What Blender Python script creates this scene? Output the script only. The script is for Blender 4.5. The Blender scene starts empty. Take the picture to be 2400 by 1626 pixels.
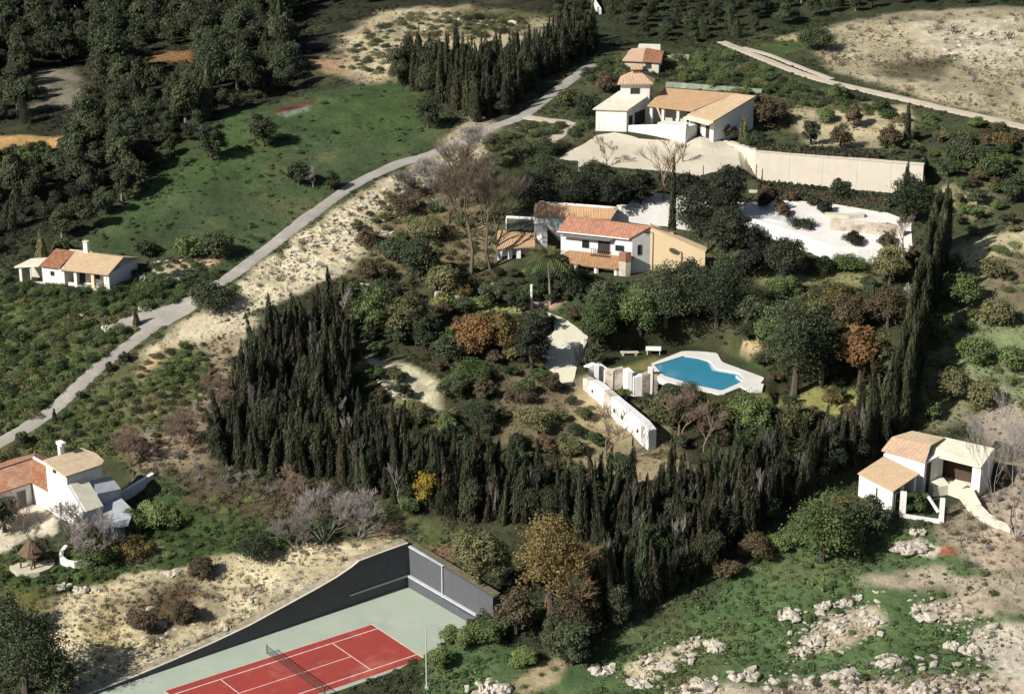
import bpy, math, random
import numpy as np
from mathutils import Vector, Matrix
from mathutils.geometry import delaunay_2d_cdt

# ------------------------------------------------------------------ camera, sky, sun, exposure
scene = bpy.context.scene
COL = scene.collection
CAM_Z, PITCH, FPX, CX, CY = 112.0, math.radians(20.6), 5000.0, 1200.0, 813.0
cam_d = bpy.data.cameras.new('camera'); cam = bpy.data.objects.new('camera', cam_d); COL.objects.link(cam)
cam.location = (0, 0, CAM_Z); cam.rotation_euler = (math.radians(90) - PITCH, 0, 0)
cam_d.sensor_width = 36; cam_d.lens = 36 * FPX / 2400.0
cam_d.clip_start = 1; cam_d.clip_end = 6000
scene.camera = cam
SUN_EL, SX, SY = math.radians(36), -0.815, -0.58
_n = math.hypot(SX, SY); SX, SY = SX / _n, SY / _n
world = bpy.data.worlds.new('World'); scene.world = world; world.use_nodes = True
wn = world.node_tree; wn.nodes.clear()
_o = wn.nodes.new('ShaderNodeOutputWorld'); _b = wn.nodes.new('ShaderNodeBackground'); _s = wn.nodes.new('ShaderNodeTexSky')
_s.sky_type = 'NISHITA'; _s.sun_disc = False; _s.sun_elevation = SUN_EL; _s.sun_rotation = math.atan2(SX, SY) % (2 * math.pi)
_s.air_density = 1.0; _s.dust_density = 1.5
wn.links.new(_s.outputs[0], _b.inputs[0]); _b.inputs[1].default_value = 0.05; wn.links.new(_b.outputs[0], _o.inputs[0])
sun_d = bpy.data.lights.new('sun', 'SUN'); sun = bpy.data.objects.new('sun', sun_d); COL.objects.link(sun)
sun_d.energy = 5.0; sun_d.angle = math.radians(0.5); sun_d.color = (1.0, 0.965, 0.91)
SUNV = Vector((SX * math.cos(SUN_EL), SY * math.cos(SUN_EL), math.sin(SUN_EL)))
sun.rotation_euler = SUNV.to_track_quat('Z', 'Y').to_euler()
scene.view_settings.view_transform = 'Standard'; scene.view_settings.look = 'None'
scene.view_settings.gamma = 1; scene.view_settings.use_curve_mapping = False
scene.view_settings.exposure = 0.40
scene.render.resolution_x, scene.render.resolution_y = 1024, 693
scene.cycles.max_bounces = 5; scene.cycles.diffuse_bounces = 2; scene.cycles.transparent_max_bounces = 6

R = random.Random(7)
NR = np.random.RandomState(11)

# ------------------------------------------------------------------ noise
def _hash(ix, iy, seed):
    n = (ix * 374761393 + iy * 668265263 + seed * 1442695041) & 0x7fffffff
    n = ((n ^ (n >> 13)) * 1274126177) & 0x7fffffff
    return ((n ^ (n >> 16)) & 0xffff) / 65535.0
def vnoise(x, y, seed=0):
    x = np.asarray(x, float); y = np.asarray(y, float)
    ix = np.floor(x).astype(np.int64); iy = np.floor(y).astype(np.int64)
    fx = x - ix; fy = y - iy
    fx = fx * fx * (3 - 2 * fx); fy = fy * fy * (3 - 2 * fy)
    a = _hash(ix, iy, seed); b = _hash(ix + 1, iy, seed); c = _hash(ix, iy + 1, seed); d = _hash(ix + 1, iy + 1, seed)
    return (a * (1 - fx) + b * fx) * (1 - fy) + (c * (1 - fx) + d * fx) * fy
def fbm(x, y, seed=0, o=4):
    s = 0; a = 0.5; f = 1.0
    for k in range(o):
        s = s + a * (vnoise(x * f, y * f, seed + k * 17) - 0.5); a *= 0.5; f *= 2.03
    return s * 2
def sstep(a, b, x):
    t = np.clip((x - a) / (b - a), 0, 1); return t * t * (3 - 2 * t)

# ------------------------------------------------------------------ terrain height
_py = np.array([-400, -100, 100, 175, 195, 208, 221, 240, 253, 277, 300, 322, 345, 380, 430, 520, 700, 1000, 1600, 3000], float)
_pz = np.array([-60, -34, -13, -3.2, -0.4, 2.0, 4.6, 9.6, 13.3, 19.4, 24.4, 28.6, 31.2, 32.6, 33.4, 36, 48, 84, 170, 300], float)
_m = np.gradient(_pz, _py)
for _i in range(1, len(_py) - 1):
    s0 = (_pz[_i] - _pz[_i - 1]) / (_py[_i] - _py[_i - 1]); s1 = (_pz[_i + 1] - _pz[_i]) / (_py[_i + 1] - _py[_i])
    _m[_i] = 2 * s0 * s1 / (s0 + s1) if s0 * s1 > 0 else 0
def profile(y):
    y = np.clip(y, _py[0], _py[-1]); i = np.clip(np.searchsorted(_py, y) - 1, 0, len(_py) - 2)
    h = _py[i + 1] - _py[i]; t = (y - _py[i]) / h
    return ((2 * t**3 - 3 * t**2 + 1) * _pz[i] + (t**3 - 2 * t**2 + t) * h * _m[i] + (-2 * t**3 + 3 * t**2) * _pz[i + 1] + (t**3 - t**2) * h * _m[i + 1])
def H0(x, y):
    x = np.asarray(x, float); y = np.asarray(y, float)
    z = profile(y) + 1.6 * fbm(x / 45.0, y / 45.0, 3, 2) * sstep(200, 240, y)
    z = z - 7.0 * np.exp(-(((x + 85) / 40) ** 2 + ((y - 385) / 50) ** 2))
    return z
def poly_sd(x, y, P):
    """signed distance, negative inside"""
    x = np.asarray(x, float); y = np.asarray(y, float)
    d = np.full(x.shape, 1e9); ins = np.zeros(x.shape, bool); n = len(P)
    for i in range(n):
        ax, ay = P[i][0], P[i][1]; bx, by = P[(i + 1) % n][0], P[(i + 1) % n][1]
        ex, ey = bx - ax, by - ay; L = ex * ex + ey * ey + 1e-12
        t = np.clip(((x - ax) * ex + (y - ay) * ey) / L, 0, 1)
        d = np.minimum(d, (x - ax - t * ex) ** 2 + (y - ay - t * ey) ** 2)
        c = (ay > y) != (by > y)
        with np.errstate(divide='ignore', invalid='ignore'):
            xi = (bx - ax) * (y - ay) / (by - ay if by != ay else 1e-9) + ax
        ins ^= c & (x < xi)
    d = np.sqrt(d); return np.where(ins, -d, d)
PADS = []   # (poly xy, z, blend)
def H(x, y):
    x = np.asarray(x, float); y = np.asarray(y, float)
    z = H0(x, y)
    for P, pz, bl in PADS:
        xs = [p[0] for p in P]; ys = [p[1] for p in P]
        m = (x > min(xs) - bl) & (x < max(xs) + bl) & (y > min(ys) - bl) & (y < max(ys) + bl)
        if not np.any(m): continue
        if z.ndim == 0:
            w = 1 - sstep(0.0, bl, poly_sd(x, y, P)); z = z * (1 - w) + pz * w
        else:
            w = 1 - sstep(0.0, bl, poly_sd(x[m], y[m], P)); z[m] = z[m] * (1 - w) + pz * w
    return z
CP, SP = math.cos(PITCH), math.sin(PITCH)
def ray(px, py):
    u = (px - CX) / FPX; v = (py - CY) / FPX
    return Vector((u, CP - v * SP, -SP - v * CP))
def U(px, py, z):
    d = ray(px, py); t = (z - CAM_Z) / d.z
    return Vector((d.x * t, d.y * t, z))
_TS = np.concatenate([np.linspace(150, 520, 1500), np.linspace(521, 2500, 1200)])
def P(px, py):
    d = ray(px, py); x = d.x * _TS; y = d.y * _TS; z = CAM_Z + d.z * _TS
    g = z - H(x, y); k = np.argmax(g < 0)
    if g[k] >= 0: k = len(_TS) - 1
    t0, t1 = _TS[max(k - 1, 0)], _TS[k]
    for _ in range(18):
        t = 0.5 * (t0 + t1)
        if CAM_Z + d.z * t - float(H(d.x * t, d.y * t)) < 0: t1 = t
        else: t0 = t
    return Vector((d.x * t1, d.y * t1, CAM_Z + d.z * t1))
def ppm(p):
    return FPX / ((p.y) * CP + (CAM_Z - p.z) * SP)
def cosa(p): return math.cos(math.atan2(CAM_Z - p.z, p.y))
def polyW(pts): return [(q.x, q.y) for q in (P(a, b) for a, b in pts)]

# pads: level ground under the buildings, the pool and the court
def add_pad(pts, z=None, bl=3.0, ref=None):
    if z is None: z = P(*ref).z
    PADS.append(([(U(a, b, z).x, U(a, b, z).y) for a, b in pts], z, bl)); return z
Z_COURT = 0.0
C_BL, C_BR = U(959, 1372, 0), U(1122, 1467, 0)
C_FL = U(150, 1650, 0); C_FR = U(560, 1700, 0); C_MR = U(1000, 1545, 0)
_lw = (C_FL - C_BL).normalized(); _lo = Vector((_lw.y, -_lw.x, 0)); _lo = _lo if _lo.y > 0 else -_lo
_ew = (C_BR - C_BL).normalized(); _eo = Vector((-_ew.y, _ew.x, 0)); _eo = _eo if _eo.y > 0 else -_eo
PADS.append(([(q.x, q.y) for q in (C_BL + (_lo + _eo) * .72, C_BR + _eo * .72 + _ew * .3, C_MR, C_FR, C_FL + _lo * .72)], -0.06, 0.45))
Z_POOL = add_pad([(1352, 862), (1398, 858), (1440, 864), (1490, 878), (1540, 874), (1556, 902), (1690, 928), (1800, 925), (1810, 882), (1690, 812), (1600, 805), (1450, 820), (1370, 838)], None, 0.9, (1640, 880))
add_pad([(1376, 898), (1410, 906), (1440, 909), (1492, 923), (1553, 909), (1566, 930), (1520, 948), (1470, 945), (1420, 932), (1392, 916)], Z_POOL - 2.5, .6)
ZA = add_pad([(30, 672), (100, 672), (262, 680), (310, 640), (130, 620)], None, 4.0, (150, 670))
ZB = add_pad([(1396, 308), (1640, 320), (1690, 305), (1790, 262), (1570, 255), (1420, 270)], None, 4.0, (1480, 309))
ZC = add_pad([(1310, 645), (1530, 650), (1670, 625), (1640, 560), (1340, 570)], None, 4.0, (1480, 640))
ZD = add_pad([(-60, 1180), (20, 1200), (80, 1175), (209, 1229), (300, 1175), (270, 1145), (60, 1150)], None, 5.0, (130, 1195))
ZE = add_pad([(2005, 1160), (2090, 1203), (2150, 1180), (2330, 1150), (2345, 1120), (2100, 1120)], None, 5.0, (2080, 1190))
Z_TW = P(1930, 330).z
add_pad([(1790, 414), (2168, 444), (2160, 466), (1960, 452), (1790, 438)], Z_TW - 4.5, 4.0)
add_pad([(1694, 328), (1772, 353.5), (2168, 385.5), (2150, 330), (2000, 318), (1800, 305), (1730, 318)], Z_TW, .35)
_unused = lambda *a: None
_unused([(1440, 385), (1640, 412), (1770, 418), (2080, 445), (2160, 405), (1780, 365), (1660, 340), (1480, 340)], None, 4.5, (1750, 400))
_unused([(1470, 520), (1560, 530), (1760, 540), (1950, 605), (2080, 610), (2120, 530), (1850, 480), (1560, 470)], None, 5.0, (1850, 540))

# ------------------------------------------------------------------ materials
MATS = {}
def _nt(name):
    m = bpy.data.materials.new(name); m.use_nodes = True; t = m.node_tree; t.nodes.clear()
    o = t.nodes.new('ShaderNodeOutputMaterial'); b = t.nodes.new('ShaderNodeBsdfPrincipled'); t.links.new(b.outputs[0], o.inputs[0])
    MATS[name] = m; return m, t, b
def N(t, ty, **kw):
    n = t.nodes.new(ty)
    for k, v in kw.items(): setattr(n, k, v)
    return n
def mixc(t, fac, a, b, blend='MIX'):
    n = t.nodes.new('ShaderNodeMix'); n.data_type = 'RGBA'; n.blend_type = blend
    for s, v in ((n.inputs[0], fac), (n.inputs[6], a), (n.inputs[7], b)):
        if hasattr(v, 'links'): t.links.new(v, s)
        elif isinstance(v, (int, float)): s.default_value = v
        else: s.default_value = (*v[:3], 1)
    return n.outputs[2]
def ramp(t, src, a, b, c0=0.0, c1=1.0):
    n = t.nodes.new('ShaderNodeMapRange'); n.inputs[1].default_value = a; n.inputs[2].default_value = b
    n.inputs[3].default_value = c0; n.inputs[4].default_value = c1; t.links.new(src, n.inputs[0]); return n.outputs[0]
def noise(t, scale, detail=4, rough=0.6, vec=None):
    n = t.nodes.new('ShaderNodeTexNoise'); n.inputs['Scale'].default_value = scale; n.inputs['Detail'].default_value = detail
    n.inputs['Roughness'].default_value = rough
    if vec is None:
        tc = t.nodes.new('ShaderNodeTexCoord'); vec = tc.outputs['Object']
    t.links.new(vec, n.inputs['Vector']); return n.outputs['Fac']
def bump(t, b, h, s=0.4, d=0.1):
    n = t.nodes.new('ShaderNodeBump'); n.inputs['Strength'].default_value = s; n.inputs['Distance'].default_value = d
    t.links.new(h, n.inputs['Height']); t.links.new(n.outputs[0], b.inputs['Normal'])
def surf(name, c, c2=None, scale=1.5, rough=0.9, bumps=0.3, bd=0.03, c3=None):
    m, t, b = _nt(name)
    c2 = c2 or tuple(v * 0.72 for v in c)
    f = ramp(t, noise(t, scale, 6, 0.65), 0.35, 0.7)
    col = mixc(t, f, c, c2)
    if c3 is not None:
        col = mixc(t, ramp(t, noise(t, scale * 0.45, 5, 0.7), 0.55, 0.72), col, c3)
    t.links.new(col, b.inputs['Base Color']); b.inputs['Roughness'].default_value = rough
    if bumps: bump(t, b, noise(t, scale * 6, 4, 0.6), bumps, bd)
    return m
def tiles(name, c, c2, c3=None, rib=0.24):
    """clay barrel tile: ribs down the slope, courses across, mottled tiles"""
    m, t, b = _nt(name)
    uv = t.nodes.new('ShaderNodeUVMap')
    sx = t.nodes.new('ShaderNodeSeparateXYZ'); t.links.new(uv.outputs[0], sx.inputs[0])
    w = t.nodes.new('ShaderNodeMath'); w.operation = 'MULTIPLY'; w.inputs[1].default_value = 2 * math.pi / rib; t.links.new(sx.outputs[0], w.inputs[0])
    s = t.nodes.new('ShaderNodeMath'); s.operation = 'SINE'; t.links.new(w.outputs[0], s.inputs[0])
    vo = t.nodes.new('ShaderNodeTexVoronoi'); vo.inputs['Scale'].default_value = 3.0; t.links.new(uv.outputs[0], vo.inputs['Vector'])
    f = ramp(t, noise(t, 0.9, 6, 0.7), 0.35, 0.68)
    col = mixc(t, f, c, c2)
    sep = t.nodes.new('ShaderNodeSeparateColor'); t.links.new(vo.outputs['Color'], sep.inputs[0])
    col = mixc(t, ramp(t, sep.outputs[0], 0.3, 1.0, 0, 0.6), col, c3 or tuple(v * 0.6 for v in c))
    col = mixc(t, ramp(t, noise(t, 0.55, 7, 0.75), .52, .72, 0, .6), col, (0.30, 0.245, 0.18))
    t.links.new(col, b.inputs['Base Color']); b.inputs['Roughness'].default_value = 0.9
    rows = t.nodes.new('ShaderNodeTexWave'); rows.wave_type = 'BANDS'; rows.bands_direction = 'X'; rows.inputs['Scale'].default_value = .62; rows.inputs['Distortion'].default_value = 1.2; rows.inputs['Detail'].default_value = 2
    t.links.new(uv.outputs[0], rows.inputs['Vector']); mul = mixc(t, ramp(t, rows.outputs['Fac'], 0, .5, .24, 0), col, tuple(v * .5 for v in c2)); t.links.new(mul, b.inputs['Base Color'])
    bump(t, b, s.outputs[0], 0.5, 0.05)
    return m
def streaky(name, c, c2, dirt, amt=.55):
    m, t, b = _nt(name); tc = t.nodes.new('ShaderNodeTexCoord'); mp = t.nodes.new('ShaderNodeMapping'); mp.inputs['Scale'].default_value = (1, 1, .12)
    t.links.new(tc.outputs['Object'], mp.inputs[0])
    col = mixc(t, ramp(t, noise(t, .7, 6, .65), .35, .7), c, c2)
    col = mixc(t, ramp(t, noise(t, 2.6, 5, .7, mp.outputs[0]), .5, .78, 0, amt), col, dirt)
    col = mixc(t, ramp(t, noise(t, 1.6, 6, .75), .60, .72, 0, .5), col, dirt)
    t.links.new(col, b.inputs['Base Color']); b.inputs['Roughness'].default_value = .9; bump(t, b, noise(t, 5, 4), .25, .02)
streaky('white_wall', (0.79, 0.775, 0.74), (0.70, 0.68, 0.63), (0.46, 0.42, 0.35))
surf('cream_wall', (0.86, 0.66, 0.40), (0.79, 0.59, 0.35), 0.7, c3=(0.82, 0.64, 0.41))
surf('pale_wall', (0.62, 0.58, 0.47), (0.48, 0.43, 0.33), 0.9)
surf('stone_wall', (0.62, 0.56, 0.47), (0.34, 0.26, 0.19), 0.8, 0.95, 0.6, 0.06, (0.22, 0.17, 0.12))
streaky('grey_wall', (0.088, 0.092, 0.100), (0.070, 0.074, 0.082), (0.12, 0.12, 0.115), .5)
streaky('beige_wall', (0.62, 0.56, 0.455), (0.56, 0.50, 0.40), (0.48, 0.42, 0.32), .35)
surf('grey_ledge', (0.50, 0.52, 0.55), (0.38, 0.40, 0.43), 1.2)
surf('mossy_wall', (0.36, 0.40, 0.30), (0.16, 0.20, 0.15), 1.2, 0.95, 0.4, 0.04, (0.45, 0.48, 0.38))
surf('rubble_wall', (0.50, 0.42, 0.34), (0.17, 0.12, 0.085), 2.6, 0.95, 0.9, 0.12, (0.70, 0.66, 0.60))
surf('dry_earth', (0.42, 0.36, 0.25), (0.16, 0.135, 0.08), 1.3, 0.95, 0.9, 0.12, (0.50, 0.44, 0.32))
surf('earth_brown', (0.15, 0.12, 0.07), (0.08, 0.085, 0.04), 1.5, 0.95, 0.9, 0.12, (0.26, 0.20, 0.12))
surf('brick', (0.36, 0.17, 0.10), (0.24, 0.11, 0.07), 2.5)
surf('dark_inside', (0.045, 0.036, 0.032), (0.03, 0.026, 0.024), 1.0, 0.9, 0)  # near black, painted in place of the shade inside openings
surf('wood_dark', (0.09, 0.055, 0.035), (0.05, 0.032, 0.022), 3)
surf('grey_wood', (0.16, 0.145, 0.14), (0.10, 0.09, 0.085), 3)
surf('metal_dark', (0.05, 0.048, 0.045), (0.03, 0.03, 0.03), 3, 0.5, 0)
surf('metal_pale', (0.55, 0.54, 0.50), (0.42, 0.41, 0.38), 3, 0.5, 0)
surf('window_glass', (0.03, 0.035, 0.045), (0.02, 0.022, 0.03), 1, 0.12, 0)
surf('pale_cement', (0.66, 0.63, 0.50), (0.56, 0.52, 0.40), 1.0, 0.9, 0.3, 0.03, (0.47, 0.42, 0.31))
surf('dark_cement', (0.20, 0.21, 0.23), (0.14, 0.15, 0.17), 1.0)
surf('grey_cement_and_shade', (0.42, 0.44, 0.46), (0.30, 0.32, 0.34), 1.4)  # cement, and the painted shade of the farmhouse rear wall
surf('teal_paint', (0.30, 0.55, 0.50), (0.24, 0.45, 0.42), 2)
surf('white_paint', (0.80, 0.79, 0.76), (0.70, 0.69, 0.66), 3, 0.7, 0)
surf('pergola_canvas', (0.10, 0.115, 0.075), (0.075, 0.085, 0.055), 2)
tiles('tile_tan', (0.62, 0.455, 0.275), (0.54, 0.375, 0.215), (0.47, 0.35, 0.23))
tiles('tile_sand', (0.64, 0.50, 0.32), (0.55, 0.41, 0.25), (0.47, 0.36, 0.23))
tiles('tile_orange', (0.52, 0.325, 0.175), (0.43, 0.255, 0.13), (0.40, 0.27, 0.16))
tiles('tile_brown', (0.34, 0.19, 0.09), (0.25, 0.13, 0.06), (0.40, 0.24, 0.12))
tiles('tile_mottled', (0.42, 0.16, 0.075), (0.56, 0.40, 0.27), (0.30, 0.10, 0.05))
tiles('tile_red', (0.41, 0.175, 0.105), (0.32, 0.125, 0.075), (0.50, 0.29, 0.19))
tiles('tile_rust', (0.33, 0.125, 0.055), (0.24, 0.085, 0.04), (0.42, 0.26, 0.15))
tiles('tile_pink', (0.60, 0.42, 0.29), (0.50, 0.32, 0.20), (0.45, 0.30, 0.19))
surf('court_green', (0.36, 0.41, 0.315), (0.30, 0.35, 0.285), 0.20, 0.9, 0.1, 0.01, (0.43, 0.445, 0.345))
surf('court_red', (0.33, 0.040, 0.027), (0.24, 0.035, 0.027), 0.30, 0.9, 0.1, 0.01, (0.38, 0.105, 0.07))
surf('court_line', (0.74, 0.66, 0.58), (0.56, 0.36, 0.30), 1.6, 0.8, 0, c3=(0.50, 0.24, 0.18))
surf('asphalt', (0.34, 0.31, 0.27), (0.25, 0.23, 0.20), 0.45, 0.95, 0.3, 0.02, (0.43, 0.39, 0.33))
surf('dirt_road', (0.50, 0.43, 0.33), (0.40, 0.34, 0.25), 0.5, 0.95, 0.4, 0.03, (0.33, 0.27, 0.19))
surf('sandy_drive', (0.55, 0.495, 0.385), (0.44, 0.385, 0.285), 0.22, 0.95, 0.3, 0.03, (0.60, 0.545, 0.44))
surf('white_paving', (0.66, 0.64, 0.60), (0.54, 0.515, 0.46), 0.25, 0.9, 0.2, 0.02, (0.66, 0.62, 0.55))
surf('stone_path', (0.60, 0.58, 0.46), (0.52, 0.48, 0.36), 0.4, 0.95, 0.35, 0.03, (0.62, 0.55, 0.38))
surf('boulder', (0.56, 0.51, 0.43), (0.36, 0.31, 0.24), 1.9, 0.95, 0.9, 0.10, (0.17, 0.165, 0.10))
surf('bark', (0.10, 0.075, 0.055), (0.06, 0.045, 0.035), 4)
surf('bark_pale', (0.30, 0.26, 0.20), (0.18, 0.15, 0.115), 4)
surf('thatch', (0.17, 0.11, 0.06), (0.09, 0.06, 0.035), 3, 0.95, 0.8, 0.06)
def water_mat():
    m, t, b = _nt('pool_water')
    f = ramp(t, noise(t, 0.12, 3), 0.35, 0.65)
    t.links.new(mixc(t, f, (0.035, 0.205, 0.27), (0.045, 0.215, 0.33)), b.inputs['Base Color'])
    b.inputs['Roughness'].default_value = 0.08; b.inputs['IOR'].default_value = 1.33
    bump(t, b, noise(t, 3.0, 3), 0.15, 0.02)
water_mat()
def leafmat(name, a, b_, var=0.35):
    m, t, b = _nt(name)
    at = N(t, 'ShaderNodeAttribute', attribute_name='tint'); oi = t.nodes.new('ShaderNodeObjectInfo')
    col = mixc(t, at.outputs['Fac'], a, b_)
    hs = t.nodes.new('ShaderNodeHueSaturation')
    t.links.new(col, hs.inputs['Color']); t.links.new(ramp(t, oi.outputs['Random'], 0, 1, 1 - var, 1 + var), hs.inputs['Value'])
    t.links.new(ramp(t, oi.outputs['Random'], 0, 1, 0.51, 0.485), hs.inputs['Hue'])
    t.links.new(hs.outputs[0], b.inputs['Base Color']); b.inputs['Roughness'].default_value = 0.65
    b.inputs['Specular IOR Level'].default_value = 0.25
    return m
leafmat('leaf_cypress', (0.016, 0.019, 0.010), (0.052, 0.056, 0.026))
leafmat('leaf_black', (0.012, 0.016, 0.010), (0.040, 0.048, 0.024))
leafmat('leaf_dark', (0.022, 0.031, 0.016), (0.072, 0.09, 0.040))
leafmat('leaf_mid', (0.038, 0.062, 0.020), (0.125, 0.17, 0.055))
leafmat('leaf_bright', (0.065, 0.10, 0.03), (0.19, 0.24, 0.08))
leafmat('leaf_olive', (0.065, 0.066, 0.026), (0.19, 0.185, 0.08))
leafmat('leaf_wood', (0.022, 0.026, 0.013), (0.062, 0.066, 0.031), 0.45)
leafmat('leaf_umber', (0.018, 0.017, 0.010), (0.060, 0.053, 0.029))
leafmat('leaf_brown', (0.048, 0.038, 0.022), (0.12, 0.092, 0.050))
leafmat('leaf_orange', (0.10, 0.058, 0.02), (0.21, 0.130, 0.048))
leafmat('leaf_ochre', (0.10, 0.075, 0.025), (0.21, 0.155, 0.055))
leafmat('leaf_rust', (0.055, 0.044, 0.024), (0.125, 0.094, 0.048))
leafmat('leaf_yellow', (0.075, 0.062, 0.022), (0.46, 0.33, 0.03))
leafmat('leaf_grey', (0.12, 0.115, 0.10), (0.26, 0.25, 0.22))
leafmat('leaf_lime', (0.13, 0.17, 0.04), (0.40, 0.46, 0.14))
leafmat('twig_grey', (0.15, 0.135, 0.12), (0.30, 0.27, 0.24))
leafmat('twig_brown', (0.11, 0.08, 0.06), (0.23, 0.17, 0.12))
leafmat('twig_ochre', (0.12, 0.08, 0.035), (0.24, 0.165, 0.075))
def tuftmat(name):
    m, t, b = _nt(name)
    at = N(t, 'ShaderNodeAttribute', attribute_name='col', attribute_type='INSTANCER')
    ti = N(t, 'ShaderNodeAttribute', attribute_name='tint')
    g = t.nodes.new('ShaderNodeHueSaturation'); t.links.new(at.outputs['Color'], g.inputs['Color'])
    t.links.new(ramp(t, ti.outputs['Fac'], 0, 1, 0.6, 1.35), g.inputs['Value'])
    t.links.new(g.outputs[0], b.inputs['Base Color']); b.inputs['Roughness'].default_value = 0.75; b.inputs['Specular IOR Level'].default_value = 0.2
tuftmat('tuft')
def ground_mat():
    m, t, b = _nt('ground')
    at = N(t, 'ShaderNodeAttribute', attribute_name='col')
    n1 = noise(t, 0.9, 8, 0.72); n2 = noise(t, 0.16, 5, 0.65); n3 = noise(t, 4.5, 4, 0.7)
    hs = t.nodes.new('ShaderNodeHueSaturation'); t.links.new(at.outputs['Color'], hs.inputs['Color'])
    ad = t.nodes.new('ShaderNodeMath'); ad.operation = 'MULTIPLY'
    t.links.new(ramp(t, n1, 0.3, 0.7, 0.72, 1.28), ad.inputs[0]); t.links.new(ramp(t, n2, 0.3, 0.7, 0.82, 1.18), ad.inputs[1])
    ad2 = t.nodes.new('ShaderNodeMath'); ad2.operation = 'MULTIPLY'; t.links.new(ad.outputs[0], ad2.inputs[0]); t.links.new(ramp(t, n3, 0.3, 0.7, 0.8, 1.2), ad2.inputs[1])
    t.links.new(ad2.outputs[0], hs.inputs['Value'])
    t.links.new(ramp(t, n2, 0.3, 0.7, 0.515, 0.485), hs.inputs['Hue'])
    t.links.new(hs.outputs[0], b.inputs['Base Color']); b.inputs['Roughness'].default_value = 0.95; b.inputs['Specular IOR Level'].default_value = 0.15
    bump(t, b, n1, 0.9, 0.35)
ground_mat()

# ------------------------------------------------------------------ object helpers
WL = {}
def link(name, data, parent=None, world=None):
    o = bpy.data.objects.new(name, data); COL.objects.link(o)
    if parent is not None:
        o.parent = parent; WL[o.name] = WL.get(parent.name, Vector((0, 0, 0)))
    else:
        WL[o.name] = Vector(world) if world is not None else Vector((0, 0, 0))
        o.location = WL[o.name]
    return o
def tag(o, label, cat, group=None, kind=None):
    if label: o['label'] = label
    if cat: o['category'] = cat
    if group: o['group'] = group
    if kind: o['kind'] = kind
    return o
def thing(name, loc, label, cat, group=None):
    return tag(link(name, None, None, loc), label, cat, group)
class MB:
    def __init__(s): s.v = []; s.f = []; s.uv = []
    def face(s, pts, uvs=None):
        i = len(s.v); s.v += [tuple(p) for p in pts]; s.f.append(tuple(range(i, i + len(pts))))
        s.uv += uvs if uvs else [(0, 0)] * len(pts)
        return s
    def slab(s, pts, th, down=(0, 0, -1)):
        """closed slab below the polygon PTS (counter-clockwise from above); u runs along the first edge"""
        pts = [Vector(p) for p in pts]; d = Vector(down) * th; lo = [p + d for p in pts]
        e = (pts[1] - pts[0]).normalized(); nn = (pts[1] - pts[0]).cross(pts[2] - pts[0]).normalized(); g = nn.cross(e)
        s.face(pts, [((p - pts[0]).dot(e), (p - pts[0]).dot(g)) for p in pts]); s.face(lo[::-1])
        n = len(pts)
        for i in range(n):
            j = (i + 1) % n; s.face([pts[i], lo[i], lo[j], pts[j]])
        return s
    def box(s, o, ux, uy, uz):
        o, ux, uy, uz = Vector(o), Vector(ux), Vector(uy), Vector(uz)
        return s.slab([o + uz, o + ux + uz, o + ux + uy + uz, o + uy + uz], 1.0, -uz)
    def prism(s, foot, z0, tops):
        n = len(foot); tops = tops if isinstance(tops, (list, tuple)) else [tops] * n
        a = [Vector((p[0], p[1], t)) for p, t in zip(foot, tops)]; b = [Vector((p[0], p[1], z0)) for p in foot]
        s.face(a); s.face(b[::-1])
        for i in range(n):
            j = (i + 1) % n; s.face([a[i], b[i], b[j], a[j]])
        return s
    def tube(s, pts, rad, n=6, cap=True):
        pts = [Vector(p) for p in pts]; rings = []
        for i, p in enumerate(pts):
            d = (pts[min(i + 1, len(pts) - 1)] - pts[max(i - 1, 0)]).normalized()
            a = d.orthogonal().normalized() if abs(d.z) < 0.9 else d.cross(Vector((0, 1, 0))).normalized(); c = d.cross(a)
            r = rad[i] if isinstance(rad, (list, tuple)) else rad
            rings.append([p + (a * math.cos(2 * math.pi * k / n) + c * math.sin(2 * math.pi * k / n)) * r for k in range(n)])
        for i in range(len(rings) - 1):
            for k in range(n):
                m = (k + 1) % n; s.face([rings[i][k], rings[i][m], rings[i + 1][m], rings[i + 1][k]])
        if cap: s.face(rings[-1]); s.face(rings[0][::-1])
        return s
    def mesh(s, name, mat, off=Vector((0, 0, 0)), smooth=False):
        me = bpy.data.meshes.new(name)
        me.from_pydata([(a - off.x, b - off.y, c - off.z) for a, b, c in s.v], [], s.f)
        ul = me.uv_layers.new(name='UVMap'); ul.data.foreach_set('uv', np.array(s.uv, float).ravel())
        me.materials.append(MATS[mat])
        if smooth: me.polygons.foreach_set('use_smooth', [True] * len(me.polygons))
        return me
def part(parent, name, mb, mat, label=None, smooth=False):
    o = link(name, mb.mesh(name, mat, WL[parent.name], smooth), parent)
    if label: o['label'] = label
    return o
def solo(name, mb, mat, loc, label, cat, group=None, kind=None, smooth=False):
    loc = Vector(loc); o = link(name, mb.mesh(name, mat, loc, smooth), None, loc)
    return tag(o, label, cat, group, kind)
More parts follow.
